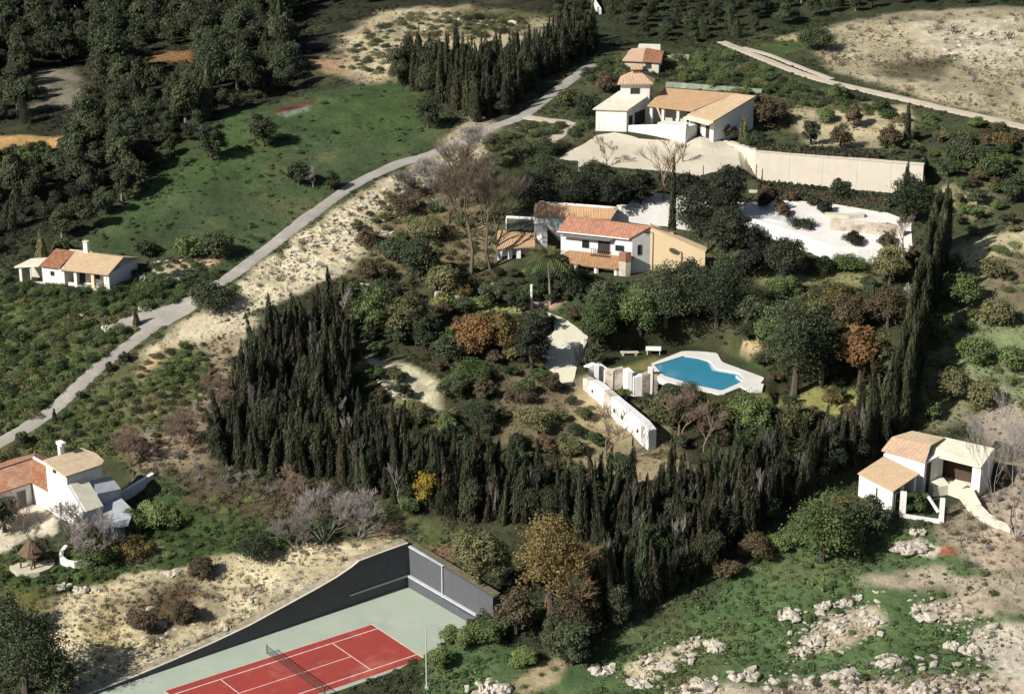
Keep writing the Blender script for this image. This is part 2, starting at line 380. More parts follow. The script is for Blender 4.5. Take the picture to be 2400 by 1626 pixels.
def window(parent, A, B, u0, u1, z0, z1, mat='window_glass', frame='white_paint', name='window', th=0.07, out=1, recess=False):
    """frame with a pane, standing proud of the wall from A to B (outward is to the right of A->B times OUT)"""
    A = Vector((A[0], A[1], 0)); B = Vector((B[0], B[1], 0)); e = (B - A).normalized(); n = Vector((e.y, -e.x, 0)) * out
    a = A + e * u0; b = A + e * u1; w = (b - a).length; k = Vector((0, 0, 1)); f = MB()
    for (s0, l, zz, hh) in ((0, th, z0, z1 - z0), (w - th, th, z0, z1 - z0), (th, w - 2 * th, z0, th), (th, w - 2 * th, z1 - th, th)):
        f.box(a + e * s0 + k * zz - n * 0.02, e * l, n * 0.08, k * hh)
    o = part(parent, name, f, frame)
    p = MB().box(a + e * th + k * (z0 + th) - n * 0.02, e * (w - 2 * th), n * 0.045, k * (z1 - z0 - 2 * th))
    part(o, 'pane' if name == 'window' else 'door_leaf', p, mat)
    return o
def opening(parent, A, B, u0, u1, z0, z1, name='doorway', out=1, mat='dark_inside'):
    """jambs round a flat leaf; its dark colour stands in for the shade inside"""
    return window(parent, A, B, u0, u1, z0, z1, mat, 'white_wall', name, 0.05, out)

# ------------------------------------------------------------------ ground zones: (outline, colour, scrub density, dry-tuft density, feather, wobble)
GREEN = (0.046, 0.070, 0.026); DGREEN = (0.034, 0.046, 0.020); BGREEN = (0.060, 0.088, 0.030)
STRAW = (0.52, 0.455, 0.305); TAN = (0.36, 0.29, 0.19); BROWN = (0.19, 0.145, 0.085); DRY = (0.36, 0.30, 0.175)
ZONES = [
 ([(-200, -200), (1400, -200), (1330, 110), (1180, 270), (1010, 230), (930, 180), (700, 220), (440, 350), (330, 430), (200, 550), (-200, 640)], (0.030, 0.031, 0.017), 1.0, 0, 4, 4),
 ([(1250, -200), (2600, -200), (2600, 25), (2150, 25), (1830, 95), (1560, 150), (1400, 130)], (0.036, 0.044, 0.020), 1.2, 0, 3, 3),
 ([(185, 575), (330, 430), (440, 350), (480, 300), (560, 262), (700, 228), (860, 188), (960, 185), (1000, 232), (1060, 300), (990, 360), (880, 405), (760, 485), (640, 575), (540, 640), (430, 600), (300, 590)], (0.050, 0.074, 0.031), 0.22, 0, 1.2, 1.5),
 ([(450, 330), (560, 270), (720, 250), (700, 330), (560, 420), (420, 470), (330, 500), (400, 400)], (0.055, 0.088, 0.030), 0.4, 0, 5, 4),
 ([(880, 200), (960, 190), (990, 230), (1000, 300), (900, 330), (780, 300), (700, 270)], (0.052, 0.088, 0.028), 0.2, 0, 5, 3),
 ([(640, 262), (735, 232), (730, 248), (655, 268)], (0.09, 0.03, 0.022), 0, 0, 0.5, 0.5),
 ([(655, 268), (728, 246), (730, 258), (670, 275)], (0.18, 0.19, 0.15), 0, 0, 0.5, 0.5),
 ([(-60, 318), (146, 322), (146, 345), (60, 362), (-60, 366)], (0.38, 0.24, 0.095), 0.1, 0.4, 0.4, 0.5),
 ([(340, 125), (450, 120), (455, 142), (350, 145)], (0.26, 0.15, 0.06), 0.2, 0.8, 1.5, 1.5),
 ([(80, 165), (150, 160), (210, 215), (170, 245), (90, 250)], (0.20, 0.18, 0.13), 0.8, 0.5, 2, 2),
 ([(770, 165), (830, 70), (900, 30), (1000, 18), (1100, 15), (1290, 50), (1270, 110), (1100, 130), (980, 160), (940, 185), (860, 200)], (0.44, 0.37, 0.235), 0.35, 0.8, 2.5, 3),
 ([(1060, 20), (1250, 30), (1250, 75), (1080, 78)], (0.085, 0.088, 0.036), 0.3, 0.2, 3, 3),
 ([(720, 140), (810, 140), (820, 170), (760, 178)], (0.33, 0.22, 0.12), 0.1, 0.3, 1, 1),
 ([(1060, 250), (1250, 215), (1240, 250), (1130, 275)], (0.12, 0.11, 0.09), 0.3, 0.2, 2, 1),
 # strip between road and villa
 ([(1150, 315), (1250, 285), (1400, 300), (1300, 370), (1200, 380)], (0.10, 0.10, 0.05), 0.9, 0.5, 2, 2),
 ([(1380, 120), (1560, 110), (1720, 110), (1900, 195), (2060, 240), (2200, 290), (2400, 330), (2500, 330), (2500, 560), (2200, 620), (2120, 480), (2150, 400), (1800, 350), (1720, 230), (1560, 190)], (0.062, 0.072, 0.034), 1.0, 0.3, 2, 3),
 ([(1860, 260), (1990, 240), (2130, 250), (2130, 330), (2060, 350), (1900, 340)], (0.42, 0.36, 0.22), 0.35, 0.4, 1.5, 1.5),
 ([(2200, 450), (2290, 430), (2330, 470), (2280, 520), (2200, 500)], (0.30, 0.26, 0.15), 0.4, 0.5, 1.5, 1.5),
 ([(1850, 90), (2000, 50), (2120, 30), (2600, 20), (2600, 330), (2330, 275), (2200, 240), (2060, 205), (1960, 170)], (0.36, 0.31, 0.20), 0.6, 1.0, 1.5, 2),
 ([(2150, 60), (2390, 40), (2420, 160), (2330, 170), (2200, 130)], (0.55, 0.48, 0.34), 0.45, 0.5, 2, 3),
 ([(2050, 150), (2250, 130), (2200, 190), (2080, 185)], (0.12, 0.105, 0.06), 0.6, 0.5, 2, 2),
 ([(1700, 130), (1830, 90), (1960, 80), (1950, 110), (1830, 130)], (0.06, 0.085, 0.03), 0.3, 0, 1, 1),
 ([(1815, 85), (1870, 80), (1870, 95), (1820, 95)], (0.40, 0.36, 0.19), 0.1, 0.3, 1, 1),
 # sandy bank below the road
 ([(540, 672), (640, 600), (800, 490), (900, 420), (1010, 372), (1070, 330), (1110, 300), (1140, 330), (1110, 400), (1040, 450), (960, 500), (890, 560), (800, 640), (700, 690), (610, 730), (560, 860), (490, 850), (400, 830), (340, 860), (310, 850), (400, 770), (480, 720)], STRAW, 0.28, 1.0, 0.8, 1.2),
 ([(1040, 320), (1110, 262), (1170, 300), (1110, 340), (1010, 370)], (0.33, 0.28, 0.19), 0.6, 1.0, 1, 1),
 ([(900, 460), (1010, 400), (1130, 400), (1160, 500), (1150, 640), (1050, 690), (950, 660), (860, 620)], (0.17, 0.135, 0.075), 1.0, 0.7, 3, 2),
 # left hand slopes
 ([(-60, 680), (120, 690), (300, 690), (470, 650), (560, 690), (470, 720), (330, 800), (200, 890), (60, 1000), (-60, 1060)], (0.088, 0.108, 0.042), 1.5, 0.1, 1.5, 1.5),
 ([(100, 655), (320, 670), (470, 640), (540, 650), (480, 700), (300, 725), (0, 690)], (0.036, 0.052, 0.020), 1.6, 0, 1.5, 1.5),
 ([(300, 650), (345, 625), (410, 635), (400, 655), (340, 668)], (0.50, 0.44, 0.31), 0.1, 0.3, 0.6, 0.8),
 ([(380, 622), (450, 608), (520, 605), (500, 625), (400, 635)], (0.33, 0.24, 0.14), 0.3, 0.5, 0.8, 0.8),
 ([(-60, 1100), (60, 1030), (200, 930), (330, 840), (450, 800), (540, 850), (520, 1000), (420, 1110), (250, 1060), (120, 1060), (-60, 1120)], (0.090, 0.104, 0.040), 1.0, 0.4, 1.5, 1.5),
 ([(310, 870), (400, 800), (440, 800), (380, 850), (330, 895)], (0.42, 0.29, 0.17), 0.1, 0.4, 0.8, 0.8),
 ([(500, 800), (560, 800), (545, 900), (520, 1010), (500, 1100), (330, 1110), (300, 1050), (400, 960), (470, 900)], (0.23, 0.18, 0.115), 0.7, 1.0, 2, 2),
 ([(270, 950), (430, 900), (450, 940), (330, 990)], (0.22, 0.19, 0.10), 0.5, 0.9, 2, 2),
 # lower left
 ([(-60, 1290), (80, 1300), (260, 1250), (330, 1130), (470, 1150), (600, 1150), (800, 1240), (500, 1330), (300, 1370), (100, 1400), (-60, 1420)], (0.052, 0.082, 0.026), 0.9, 0.1, 1.2, 1.5),
 ([(420, 1110), (620, 1120), (760, 1160), (700, 1240), (560, 1210), (430, 1180)], (0.085, 0.066, 0.040), 1.1, 0.6, 2, 2),
 ([(80, 1410), (200, 1370), (400, 1330), (520, 1300), (700, 1270), (860, 1265), (930, 1240), (960, 1262), (845, 1316), (760, 1370), (587, 1462), (411, 1540), (230, 1618), (160, 1640), (150, 1540), (100, 1470)], (0.60, 0.515, 0.32), 0.35, 1.0, 0.8, 1.5),
 ([(250, 1420), (420, 1350), (500, 1380), (480, 1460), (360, 1500), (280, 1470)], (0.115, 0.082, 0.042), 0.9, 0.6, 2.5, 2),
 ([(-60, 1380), (100, 1380), (160, 1420), (100, 1460), (-60, 1470)], (0.13, 0.125, 0.042), 0.4, 0.4, 2, 1.5),
 ([(280, 1285), (370, 1265), (385, 1290), (330, 1320), (280, 1310)], (0.44, 0.38, 0.22), 0.3, 0.7, 0.8, 1),
 ([(180, 1460), (280, 1420), (320, 1500), (240, 1540)], (0.36, 0.30, 0.14), 0.3, 0.8, 2, 2),
 # patio in front of the lower left house
 ([(20, 1205), (75, 1176), (140, 1195), (130, 1250), (60, 1260), (10, 1290), (-40, 1290)], (0.66, 0.58, 0.44), 0, 0.05, 0.5, 0.4),
 # middle garden
 ([(700, 700), (900, 650), (1150, 650), (1300, 680), (1500, 690), (1800, 640), (2090, 620), (2080, 900), (2060, 1060), (1500, 1250), (1000, 1250), (530, 1120), (520, 960), (600, 800)], (0.044, 0.046, 0.022), 0.9, 0.2, 3, 3),
 ([(1250, 690), (1400, 690), (1450, 740), (1340, 760)], (0.05, 0.085, 0.032), 0.4, 0, 1.5, 1),
 ([(785, 850), (830, 835), (920, 850), (960, 848), (1030, 885), (1036, 915), (1045, 960), (1060, 985), (1000, 975), (960, 940), (915, 935), (930, 900), (880, 880), (800, 880)], (0.52, 0.475, 0.315), 0.12, 0.4, 0.5, 1.0),
 ([(910, 935), (960, 925), (1040, 960), (1075, 985), (1080, 1010), (1000, 1000), (930, 960)], (0.17, 0.185, 0.085), 0.8, 0.4, 1.0, 1.0),
 ([(1170, 870), (1260, 860), (1350, 920), (1360, 990), (1260, 1050), (1170, 1050)], (0.145, 0.12, 0.07), 0.7, 0.5, 1.5, 1.5),
 ([(1015, 690), (1090, 700), (1160, 715), (1260, 700), (1250, 725), (1150, 735), (1020, 705)], (0.33, 0.35, 0.14), 0.3, 0.4, 0.6, 0.6),
 ([(1240, 705), (1290, 695), (1330, 705), (1300, 722), (1245, 728)], (0.42, 0.30, 0.21), 0.2, 0.4, 0.6, 0.5),
 ([(1430, 860), (1480, 815), (1600, 790), (1720, 790), (1790, 830), (1810, 900), (1740, 860), (1690, 820), (1600, 815), (1520, 850), (1470, 870)], (0.042, 0.056, 0.022), 0.15, 0, 0.8, 0.5),
 ([(1455, 862), (1530, 835), (1560, 838), (1520, 870), (1480, 882)], (0.23, 0.20, 0.075), 0.1, 0.1, 0.8, 0.4),
 ([(1740, 808), (1775, 795), (1785, 820), (1760, 830)], (0.42, 0.33, 0.18), 0.1, 0.4, 0.5, 0.6),
 ([(1770, 925), (1900, 910), (2000, 905), (2050, 965), (2000, 985), (1880, 960), (1790, 945)], (0.22, 0.215, 0.075), 0.2, 0.4, 0.8, 1),
 ([(1780, 645), (1990, 640), (2060, 650), (2060, 662), (1900, 668), (1790, 662)], (0.25, 0.25, 0.105), 0.3, 0.2, 1, 1),
 ([(1330, 900), (1380, 880), (1540, 1000), (1540, 1060), (1450, 1060), (1350, 990)], (0.36, 0.29, 0.17), 0.3, 0.5, 1, 1),
 ([(1340, 1000), (1560, 1000), (1640, 1120), (1560, 1180), (1360, 1110)], (0.27, 0.22, 0.125), 0.4, 0.8, 2, 2),
 # right edge
 ([(2140, 640), (2250, 560), (2600, 520), (2600, 980), (2250, 980), (2150, 960)], (0.175, 0.205, 0.10), 0.8, 0.8, 2, 2),
 ([(2220, 590), (2300, 560), (2500, 520), (2500, 570), (2360, 610), (2240, 620)], (0.42, 0.37, 0.22), 0.3, 0.7, 1, 1.5),
 ([(2330, 610), (2500, 570), (2500, 740), (2330, 720), (2300, 650)], (0.16, 0.13, 0.08), 0.6, 0.4, 2, 2),
 ([(2170, 880), (2300, 870), (2330, 960), (2200, 1000), (2150, 980)], (0.24, 0.23, 0.13), 0.8, 0.8, 1.5, 1.5),
 ([(2250, 985), (2330, 950), (2500, 930), (2500, 1060), (2350, 1060)], (0.33, 0.275, 0.21), 0.3, 0.5, 1, 1),
 ([(2200, 1230), (2290, 1150), (2370, 1080), (2500, 1060), (2500, 1400), (2300, 1350), (2170, 1290)], (0.34, 0.275, 0.195), 0.5, 0.8, 1.2, 1.5),
 # lower right meadow
 ([(980, 1620), (1000, 1545), (1110, 1470), (1300, 1580), (1450, 1500), (1600, 1430), (1850, 1270), (2000, 1220), (2180, 1240), (2300, 1330), (2500, 1380), (2500, 1720), (500, 1720), (760, 1640)], (0.072, 0.112, 0.044), 0.45, 0.15, 1.2, 1.5),
 ([(1500, 1480), (1900, 1320), (2100, 1360), (2300, 1480), (2100, 1560), (1700, 1540)], (0.090, 0.138, 0.052), 0.3, 0.15, 5, 4),
 ([(2000, 1352), (2160, 1325), (2330, 1350), (2500, 1380), (2500, 1440), (2330, 1415), (2180, 1385), (2060, 1380), (2010, 1375)], (0.40, 0.335, 0.245), 0.25, 0.6, 1.0, 1.8),
 ([(2150, 1410), (2260, 1400), (2320, 1440), (2180, 1450)], (0.42, 0.35, 0.25), 0.2, 0.5, 0.6, 1.2),
 ([(2300, 1480), (2500, 1470), (2500, 1700), (2380, 1600), (2290, 1530)], (0.52, 0.465, 0.36), 0.2, 0.4, 1.0, 1.5),
 ([(1920, 1430), (2060, 1420), (2070, 1460), (1990, 1510), (1890, 1530), (1880, 1490)], (0.44, 0.375, 0.25), 0.15, 0.4, 0.4, 1.2),
 ([(1460, 1570), (1560, 1510), (1640, 1500), (1620, 1530), (1540, 1580), (1480, 1600)], (0.48, 0.42, 0.27), 0.15, 0.6, 0.6, 1.2),
 ([(1200, 1600), (1280, 1550), (1320, 1550), (1300, 1600), (1230, 1626)], (0.36, 0.29, 0.17), 0.2, 0.7, 0.6, 1),
 ([(1540, 1650), (1640, 1618), (1800, 1608), (1950, 1596), (2150, 1585), (2300, 1580), (2500, 1630), (2500, 1720), (1500, 1720)], (0.42, 0.355, 0.265), 0.4, 0.9, 1.2, 2),
 ([(2090, 1270), (2150, 1258), (2210, 1285), (2190, 1305), (2120, 1300)], (0.62, 0.56, 0.44), 0.02, 0.15, 0.5, 0.8),
 ([(2205, 1282), (2245, 1280), (2240, 1305), (2205, 1300)], (0.34, 0.115, 0.065), 0.05, 0.2, 0.4, 0.5),
 ([(850, 1225), (930, 1200), (1060, 1215), (1060, 1290), (1000, 1290), (960, 1255), (880, 1275)], (0.072, 0.088, 0.033), 0.7, 0.4, 1, 1),
 ([(860, 1255), (900, 1225), (970, 1215), (940, 1250), (880, 1280)], (0.28, 0.19, 0.11), 0.4, 0.7, 0.8, 0.8),
 ([(1000, 1275), (1060, 1275), (1070, 1320), (1030, 1320)], (0.20, 0.12, 0.075), 0.6, 0.5, 0.8, 0.8),
]
for z in range(len(ZONES)):
    pts, c, sc, dr, fe, wo = ZONES[z]; ZONES[z] = (polyW(pts), c, sc, dr, fe, wo)
BARE = []   # outlines where nothing grows: (poly, margin)
def ground_eval(x, y):
    """colour, scrub and dry-tuft density of the ground at many points"""
    x = np.asarray(x, float); y = np.asarray(y, float)
    ch = np.empty((len(x), 5)); ch[:] = (0.052, 0.060, 0.028, 1.0, 0.2)
    wob = fbm(x / 3.2, y / 3.2, 41, 4); wob2 = fbm(x / 11.0, y / 11.0, 57, 3)
    for poly, c, sc, dr, fe, wo in ZONES:
        xs = [p[0] for p in poly]; ys = [p[1] for p in poly]; g = fe + wo + 1
        m = (x > min(xs) - g) & (x < max(xs) + g) & (y > min(ys) - g) & (y < max(ys) + g)
        if not m.any(): continue
        sd = poly_sd(x[m], y[m], poly) + wo * (1.1 * wob[m] + 0.7 * wob2[m])
        w = (1 - sstep(-fe, fe, sd))[:, None]
        ch[m] = ch[m] * (1 - w) + np.array([*c, sc, dr]) * w
    # patchiness within every zone
    pale = ch[:, 0] > 0.2
    k = fbm(x / 2.2, y / 2.2, 91, 4); k2 = fbm(x / 7.0, y / 7.0, 77, 3)
    dark = np.array([0.10, 0.088, 0.045])
    w = (sstep(0.16, 0.46, k) * 0.5 * pale)[:, None]; ch[:, :3] = ch[:, :3] * (1 - w) + dark * w
    ch[:, :3] *= (1 + 0.45 * k2 + 0.25 * k)[:, None]
    w = (sstep(0.22, 0.5, k2) * 0.40 * (~pale))[:, None]; ch[:, :3] = ch[:, :3] * (1 - w) + np.array([0.105, 0.095, 0.045]) * w
    ch[:, 3] *= np.clip(1 + 1.4 * k2, 0.15, 2.2)
    return ch
def keep_off(x, y):
    ok = np.ones(len(x), bool)
    for poly, mg in BARE:
        xs = [p[0] for p in poly]; ys = [p[1] for p in poly]
        m = (x > min(xs) - mg) & (x < max(xs) + mg) & (y > min(ys) - mg) & (y < max(ys) + mg)
        if m.any(): ok[m] &= poly_sd(x[m], y[m], poly) > mg
    return ok
def bare_px(pts, z=None, mg=0.3):
    BARE.append((polyW(pts) if z is None else [(U(a, b, z).x, U(a, b, z).y) for a, b in pts], mg))
BARE.append((PADS[0][0], 0.4)); BARE.append((PADS[1][0], 0.2))
bare_px([(30, 660), (262, 682), (320, 640), (100, 600)], ZA); bare_px([(1396, 312), (1640, 335), (1690, 305), (1790, 262), (1570, 235), (1430, 240)], ZB)
bare_px([(1160, 640), (1530, 655), (1670, 625), (1640, 540), (1430, 500), (1240, 490), (1170, 520)], ZC)
bare_px([(-60, 1200), (80, 1180), (209, 1233), (300, 1180), (280, 1120), (60, 1120)], ZD); bare_px([(2005, 1162), (2090, 1205), (2330, 1160), (2350, 1090), (2100, 1080)], ZE)

# ------------------------------------------------------------------ roads and paths (world polylines)
def smooth_line(px, step=1.5):
    c = [P(a, b) for a, b in px]; out = []
    for i in range(len(c) - 1):
        p0, p1, p2, p3 = c[max(i - 1, 0)], c[i], c[i + 1], c[min(i + 2, len(c) - 1)]
        n = max(2, int((p2 - p1).length / step))
        for k in range(n):
            t = k / n; t2, t3 = t * t, t**3
            q = 0.5 * ((2 * p1) + (p2 - p0) * t + (2 * p0 - 5 * p1 + 4 * p2 - p3) * t2 + (3 * p1 - p0 - 3 * p2 + p3) * t3); out.append((q.x, q.y))
    out.append((c[-1].x, c[-1].y)); return out
ROADS = [
 ('road', [(-120, 1108), (0, 1036), (60, 1002), (130, 953), (230, 862), (330, 787), (430, 712), (545, 643), (640, 572), (730, 503), (830, 433), (930, 385), (1010, 362), (1090, 325), (1150, 299), (1225, 272), (1300, 215), (1390, 150)], 2.1, 'asphalt'),
 ('dirt_track', [(1690, 98), (1715, 108), (1800, 142), (1900, 180), (2000, 205), (2130, 235), (2260, 265), (2420, 302), (2560, 335)], 2.3, 'dirt_road'),
 ('dirt_track', [(1740, 112), (1800, 128), (1870, 155), (1950, 186)], 1.5, 'dirt_road'),
 ('footpath', [(1228, 274), (1290, 283), (1345, 290), (1320, 312), (1275, 338)], 1.8, 'dirt_road'),
]
ROADW = []
for nm, px, w, mt in ROADS:
    ln = smooth_line(px); ROADW.append((ln, w))
    q = []
    nn = len(ln)
    L_, R_ = [], []
    for i in range(nn):
        ax, ay = ln[max(i - 1, 0)]; bx, by = ln[min(i + 1, nn - 1)]; d = math.hypot(bx - ax, by - ay); nx, ny = -(by - ay) / d, (bx - ax) / d
        L_.append((ln[i][0] + nx * w / 2, ln[i][1] + ny * w / 2)); R_.append((ln[i][0] - nx * w / 2, ln[i][1] - ny * w / 2))
    BARE.append((L_ + R_[::-1], 0.15))

DRIVE = [(1310, 372), (1345, 350), (1400, 318), (1440, 312), (1500, 326), (1560, 330), (1640, 322), (1694, 333), (1768, 357), (1800, 392), (1800, 424), (1640, 412), (1560, 402), (1450, 393)]
FORE = [(1462, 492), (1480, 470), (1530, 452), (1600, 460), (1750, 476), (1860, 470), (1960, 480), (2080, 500), (2135, 520), (2140, 600), (2060, 612), (1960, 606), (1860, 572), (1760, 540), (1660, 535), (1560, 532), (1475, 522)]
WALK = [(1284, 735), (1305, 742), (1340, 758), (1376, 788), (1378, 815), (1372, 832), (1362, 850), (1350, 880), (1338, 905), (1318, 898), (1290, 872), (1262, 850), (1268, 832), (1262, 822), (1272, 805), (1262, 790), (1290, 786), (1300, 775), (1296, 755)]
SPUR = [(238, 772), (262, 760), (330, 732), (400, 716), (455, 692), (470, 700), (462, 722), (400, 762), (330, 772), (300, 765)]
for q_ in (DRIVE, FORE, WALK, SPUR): bare_px(q_, None, .15)

# ------------------------------------------------------------------ the ground mesh
gx = np.concatenate([-np.geomspace(1900, 106, 26), np.arange(-105, 105.1, 0.62), np.geomspace(106, 1900, 26)])
gy = np.concatenate([np.linspace(-380, 150, 14), np.arange(160, 180, 2.0), np.arange(180, 350, 0.6), np.arange(350, 470, 1.0), np.arange(471, 600, 4), np.geomspace(604, 2900, 26)])
GX, GY = np.meshgrid(gx, gy); fx, fy = GX.ravel(), GY.ravel()
fz = H(fx, fy)
inner = (np.abs(fx) < 130) & (fy > 170) & (fy < 560)
free = np.zeros(len(fx)); free[inner] = 1.0
for poly, mg in BARE:
    xs = [p[0] for p in poly]; ys = [p[1] for p in poly]
    m = inner & (fx > min(xs) - 3) & (fx < max(xs) + 3) & (fy > min(ys) - 3) & (fy < max(ys) + 3)
    if m.any(): free[m] = np.minimum(free[m], sstep(0.2, 2.2, poly_sd(fx[m], fy[m], poly)))
for poly, z_, bl in PADS: 
    m = inner & (poly_sd(fx, fy, poly) < bl)
    free[m] = np.minimum(free[m], 0.15)
gch = ground_eval(fx, fy)
rel = 0.16 * fbm(fx / 1.9, fy / 1.9, 5, 4) + 0.38 * fbm(fx / 6.0, fy / 6.0, 6, 3)
fz = fz + free * rel
for poly, mg in BARE[7:]:      # sink the ground a hand under the road and path sheets
    xs = [p[0] for p in poly]; ys = [p[1] for p in poly]
    m = inner & (fx > min(xs) - 1) & (fx < max(xs) + 1) & (fy > min(ys) - 1) & (fy < max(ys) + 1)
    if m.any(): fz[m] -= 0.30 * (1 - sstep(-0.9, -0.1, poly_sd(fx[m], fy[m], poly)))
nx_, ny_ = len(gx), len(gy)
idx = np.arange(nx_ * ny_).reshape(ny_, nx_)
quads = np.stack([idx[:-1, :-1], idx[:-1, 1:], idx[1:, 1:], idx[1:, :-1]], -1).reshape(-1, 4)
def np_mesh(name, verts, quads, mat, attrs=(), smooth=True):
    me = bpy.data.meshes.new(name); k = quads.shape[1]
    me.vertices.add(len(verts)); me.vertices.foreach_set('co', np.ascontiguousarray(verts, np.float32).ravel())
    me.loops.add(quads.size); me.loops.foreach_set('vertex_index', np.ascontiguousarray(quads, np.int32).ravel())
    me.polygons.add(len(quads)); me.polygons.foreach_set('loop_start', np.arange(0, quads.size, k, dtype=np.int32))
    me.polygons.foreach_set('loop_total', np.full(len(quads), k, np.int32))
    if smooth: me.polygons.foreach_set('use_smooth', np.ones(len(quads), bool))
    me.update(calc_edges=True)
    for an, ty, val in attrs:
        a = me.attributes.new(an, ty, 'POINT'); a.data.foreach_set({'FLOAT': 'value', 'FLOAT_COLOR': 'color', 'FLOAT_VECTOR': 'vector', 'INT': 'value'}[ty], np.ascontiguousarray(val).ravel())
    if mat: me.materials.append(MATS[mat])
    return me
gcol = np.concatenate([np.clip(gch[:, :3], 0.01, 0.85), np.ones((len(fx), 1))], 1).astype(np.float32)
g = link('ground', np_mesh('ground', np.stack([fx, fy, fz], 1), quads, 'ground', [('col', 'FLOAT_COLOR', gcol)]))
tag(g, 'hillside of green scrub, dry grass and bare pale earth', 'ground', None, 'structure')

for (nm, px, w, mt), (ln, _) in zip(ROADS, ROADW):
    nn = len(ln); pts = np.array(ln); d = np.gradient(pts, axis=0); d /= np.linalg.norm(d, axis=1)[:, None]; nrm = np.stack([-d[:, 1], d[:, 0]], 1)
    cols = 7; V = []
    jl = fbm(np.arange(nn) / 2.5, np.full(nn, 3.3), 8, 3) * 0.42; jr = fbm(np.arange(nn) / 2.5, np.full(nn, 9.3), 9, 3) * 0.42
    for c in range(cols):
        s = c / (cols - 1) - 0.5
        off = s * w + np.where(s > 0, jl, jr) * abs(s) * 2
        xy = pts + nrm * off[:, None]; z = H(xy[:, 0], xy[:, 1]) + (0.05 if abs(s) < 0.49 else -0.05)
        V.append(np.concatenate([xy, z[:, None]], 1))
    V = np.stack(V, 1).reshape(-1, 3); ii = np.arange(nn * cols).reshape(nn, cols)
    q = np.stack([ii[:-1, :-1], ii[:-1, 1:], ii[1:, 1:], ii[1:, :-1]], -1).reshape(-1, 4)
    o = link(nm, np_mesh(nm, V, q, mt))
    tag(o, {'road': 'pale grey lane climbing the slope past the cottage', 'dirt_track': 'pale dirt track crossing the hilltop', 'footpath': 'pale earth path turning off the lane below the villa'}[nm], None, None, 'structure')
def drape(name, pxpts, mat, off=0.05, step=0.9, z=None, wob=0.0, label=None, kind='structure', cat=None):
    poly = polyW(pxpts) if z is None else [(U(a, b, z).x, U(a, b, z).y) for a, b in pxpts]
    dense = []
    for i in range(len(poly)):
        a = np.array(poly[i]); b = np.array(poly[(i + 1) % len(poly)]); n = max(1, int(np.linalg.norm(b - a) / step))
        for k in range(n):
            p = a + (b - a) * k / n
            if wob: p = p + wob * np.array([fbm(p[0] / 1.7, p[1] / 1.7, 3, 3), fbm(p[0] / 1.7 + 50, p[1] / 1.7, 4, 3)])
            dense.append(Vector((float(p[0]), float(p[1]))))
    xs = [p.x for p in dense]; ys = [p.y for p in dense]
    X, Y = np.meshgrid(np.arange(min(xs), max(xs), step), np.arange(min(ys), max(ys), step)); X, Y = X.ravel(), Y.ravel()
    m = poly_sd(X, Y, [(p.x, p.y) for p in dense]) < -0.3 * step
    vin = dense + [Vector((float(a), float(b))) for a, b in zip(X[m], Y[m])]
    nb = len(dense)
    vo, _, fo, _, _, _ = delaunay_2d_cdt(vin, [(i, (i + 1) % nb) for i in range(nb)], [], 1, 1e-4)
    vx = np.array([p.x for p in vo]); vy = np.array([p.y for p in vo]); vz = H(vx, vy) + off
    me = bpy.data.meshes.new(name); top = list(zip(vx, vy, vz))
    me.from_pydata(top, [], fo); me.materials.append(MATS[mat]); o = link(name, me)
    md = o.modifiers.new('thickness', 'SOLIDIFY'); md.thickness = 0.12; md.offset = -1 if me.polygons[0].normal.z > 0 else 1
    return tag(o, label, cat, None, kind)
drape('driveway', DRIVE, 'sandy_drive', 0.06, 0.9, None, 0.4, 'wide pale sandy drive on a terrace below the hilltop villa')
drape('forecourt', FORE, 'white_paving', 0.06, 0.9, None, 0.1, 'white paved forecourt behind the red roofed house')
drape('path', WALK, 'stone_path', 0.08, 0.7, None, 0.5, 'broad pale stone path curving down through the garden')
drape('parking_spur', SPUR, 'asphalt', 0.07, 0.8, None, 0.4, 'short paved lay-by beside the lane')

# ------------------------------------------------------------------ houses
K = Vector((0, 0, 1))
def xy(p): return (p.x, p.y)
class Frame:
    """local axes of a house: x along its front, y into it, z up, from a ground corner"""
    def __init__(s, o, yaw):
        s.o = Vector(o); c, n = math.cos(math.radians(yaw)), math.sin(math.radians(yaw)); s.x = Vector((c, n, 0)); s.y = Vector((-n, c, 0))
    def __call__(s, x, y, z=0): return s.o + s.x * x + s.y * y + K * z
    def box(s, mb, x, y, z, dx, dy, dz): return mb.box(s(x, y, z), s.x * dx, s.y * dy, K * dz)
    def foot(s, pts): return [xy(s(a, b)) for a, b in pts]

# --- cottage beside the lane
FA = Frame(U(101.5, 670, ZA), -17)
A = thing('cottage', FA(0, 0), 'small white cottage with a tiled porch and tall chimney, left of the lane', 'house')
part(A, 'wall', MB().prism(FA.foot([(0, 0), (3.3, 0), (3.3, 8.0), (0, 8.0)]), ZA - 1, [ZA + 2.9, ZA + 2.9, ZA + 2.7, ZA + 2.7]), 'white_wall')
part(A, 'wall', MB().prism(FA.foot([(3.304, 2.2), (9.6, 2.2), (9.6, 8.0), (3.304, 8.0)]), ZA - 1, [ZA + 3.3, ZA + 3.3, ZA + 2.2, ZA + 2.2]), 'white_wall')
part(A, 'gable_wall', MB().prism(FA.foot([(9.604, 0.02), (9.9, 0.02), (9.9, 4.2), (9.9, 8.4), (9.604, 8.4), (9.604, 4.2)]), ZA - 1, [ZA + 2.62, ZA + 2.62, ZA + 3.6, ZA + 2.2, ZA + 2.2, ZA + 3.6]), 'white_wall')
part(A, 'roof', MB().slab([FA(-0.15, -0.35, 3.0), FA(2.9, -0.35, 2.96), FA(2.95, 4.0, 3.95), FA(0.0, 4.2, 3.98)], 0.16), 'tile_rust', 'darker reddish tile roof over the white room')
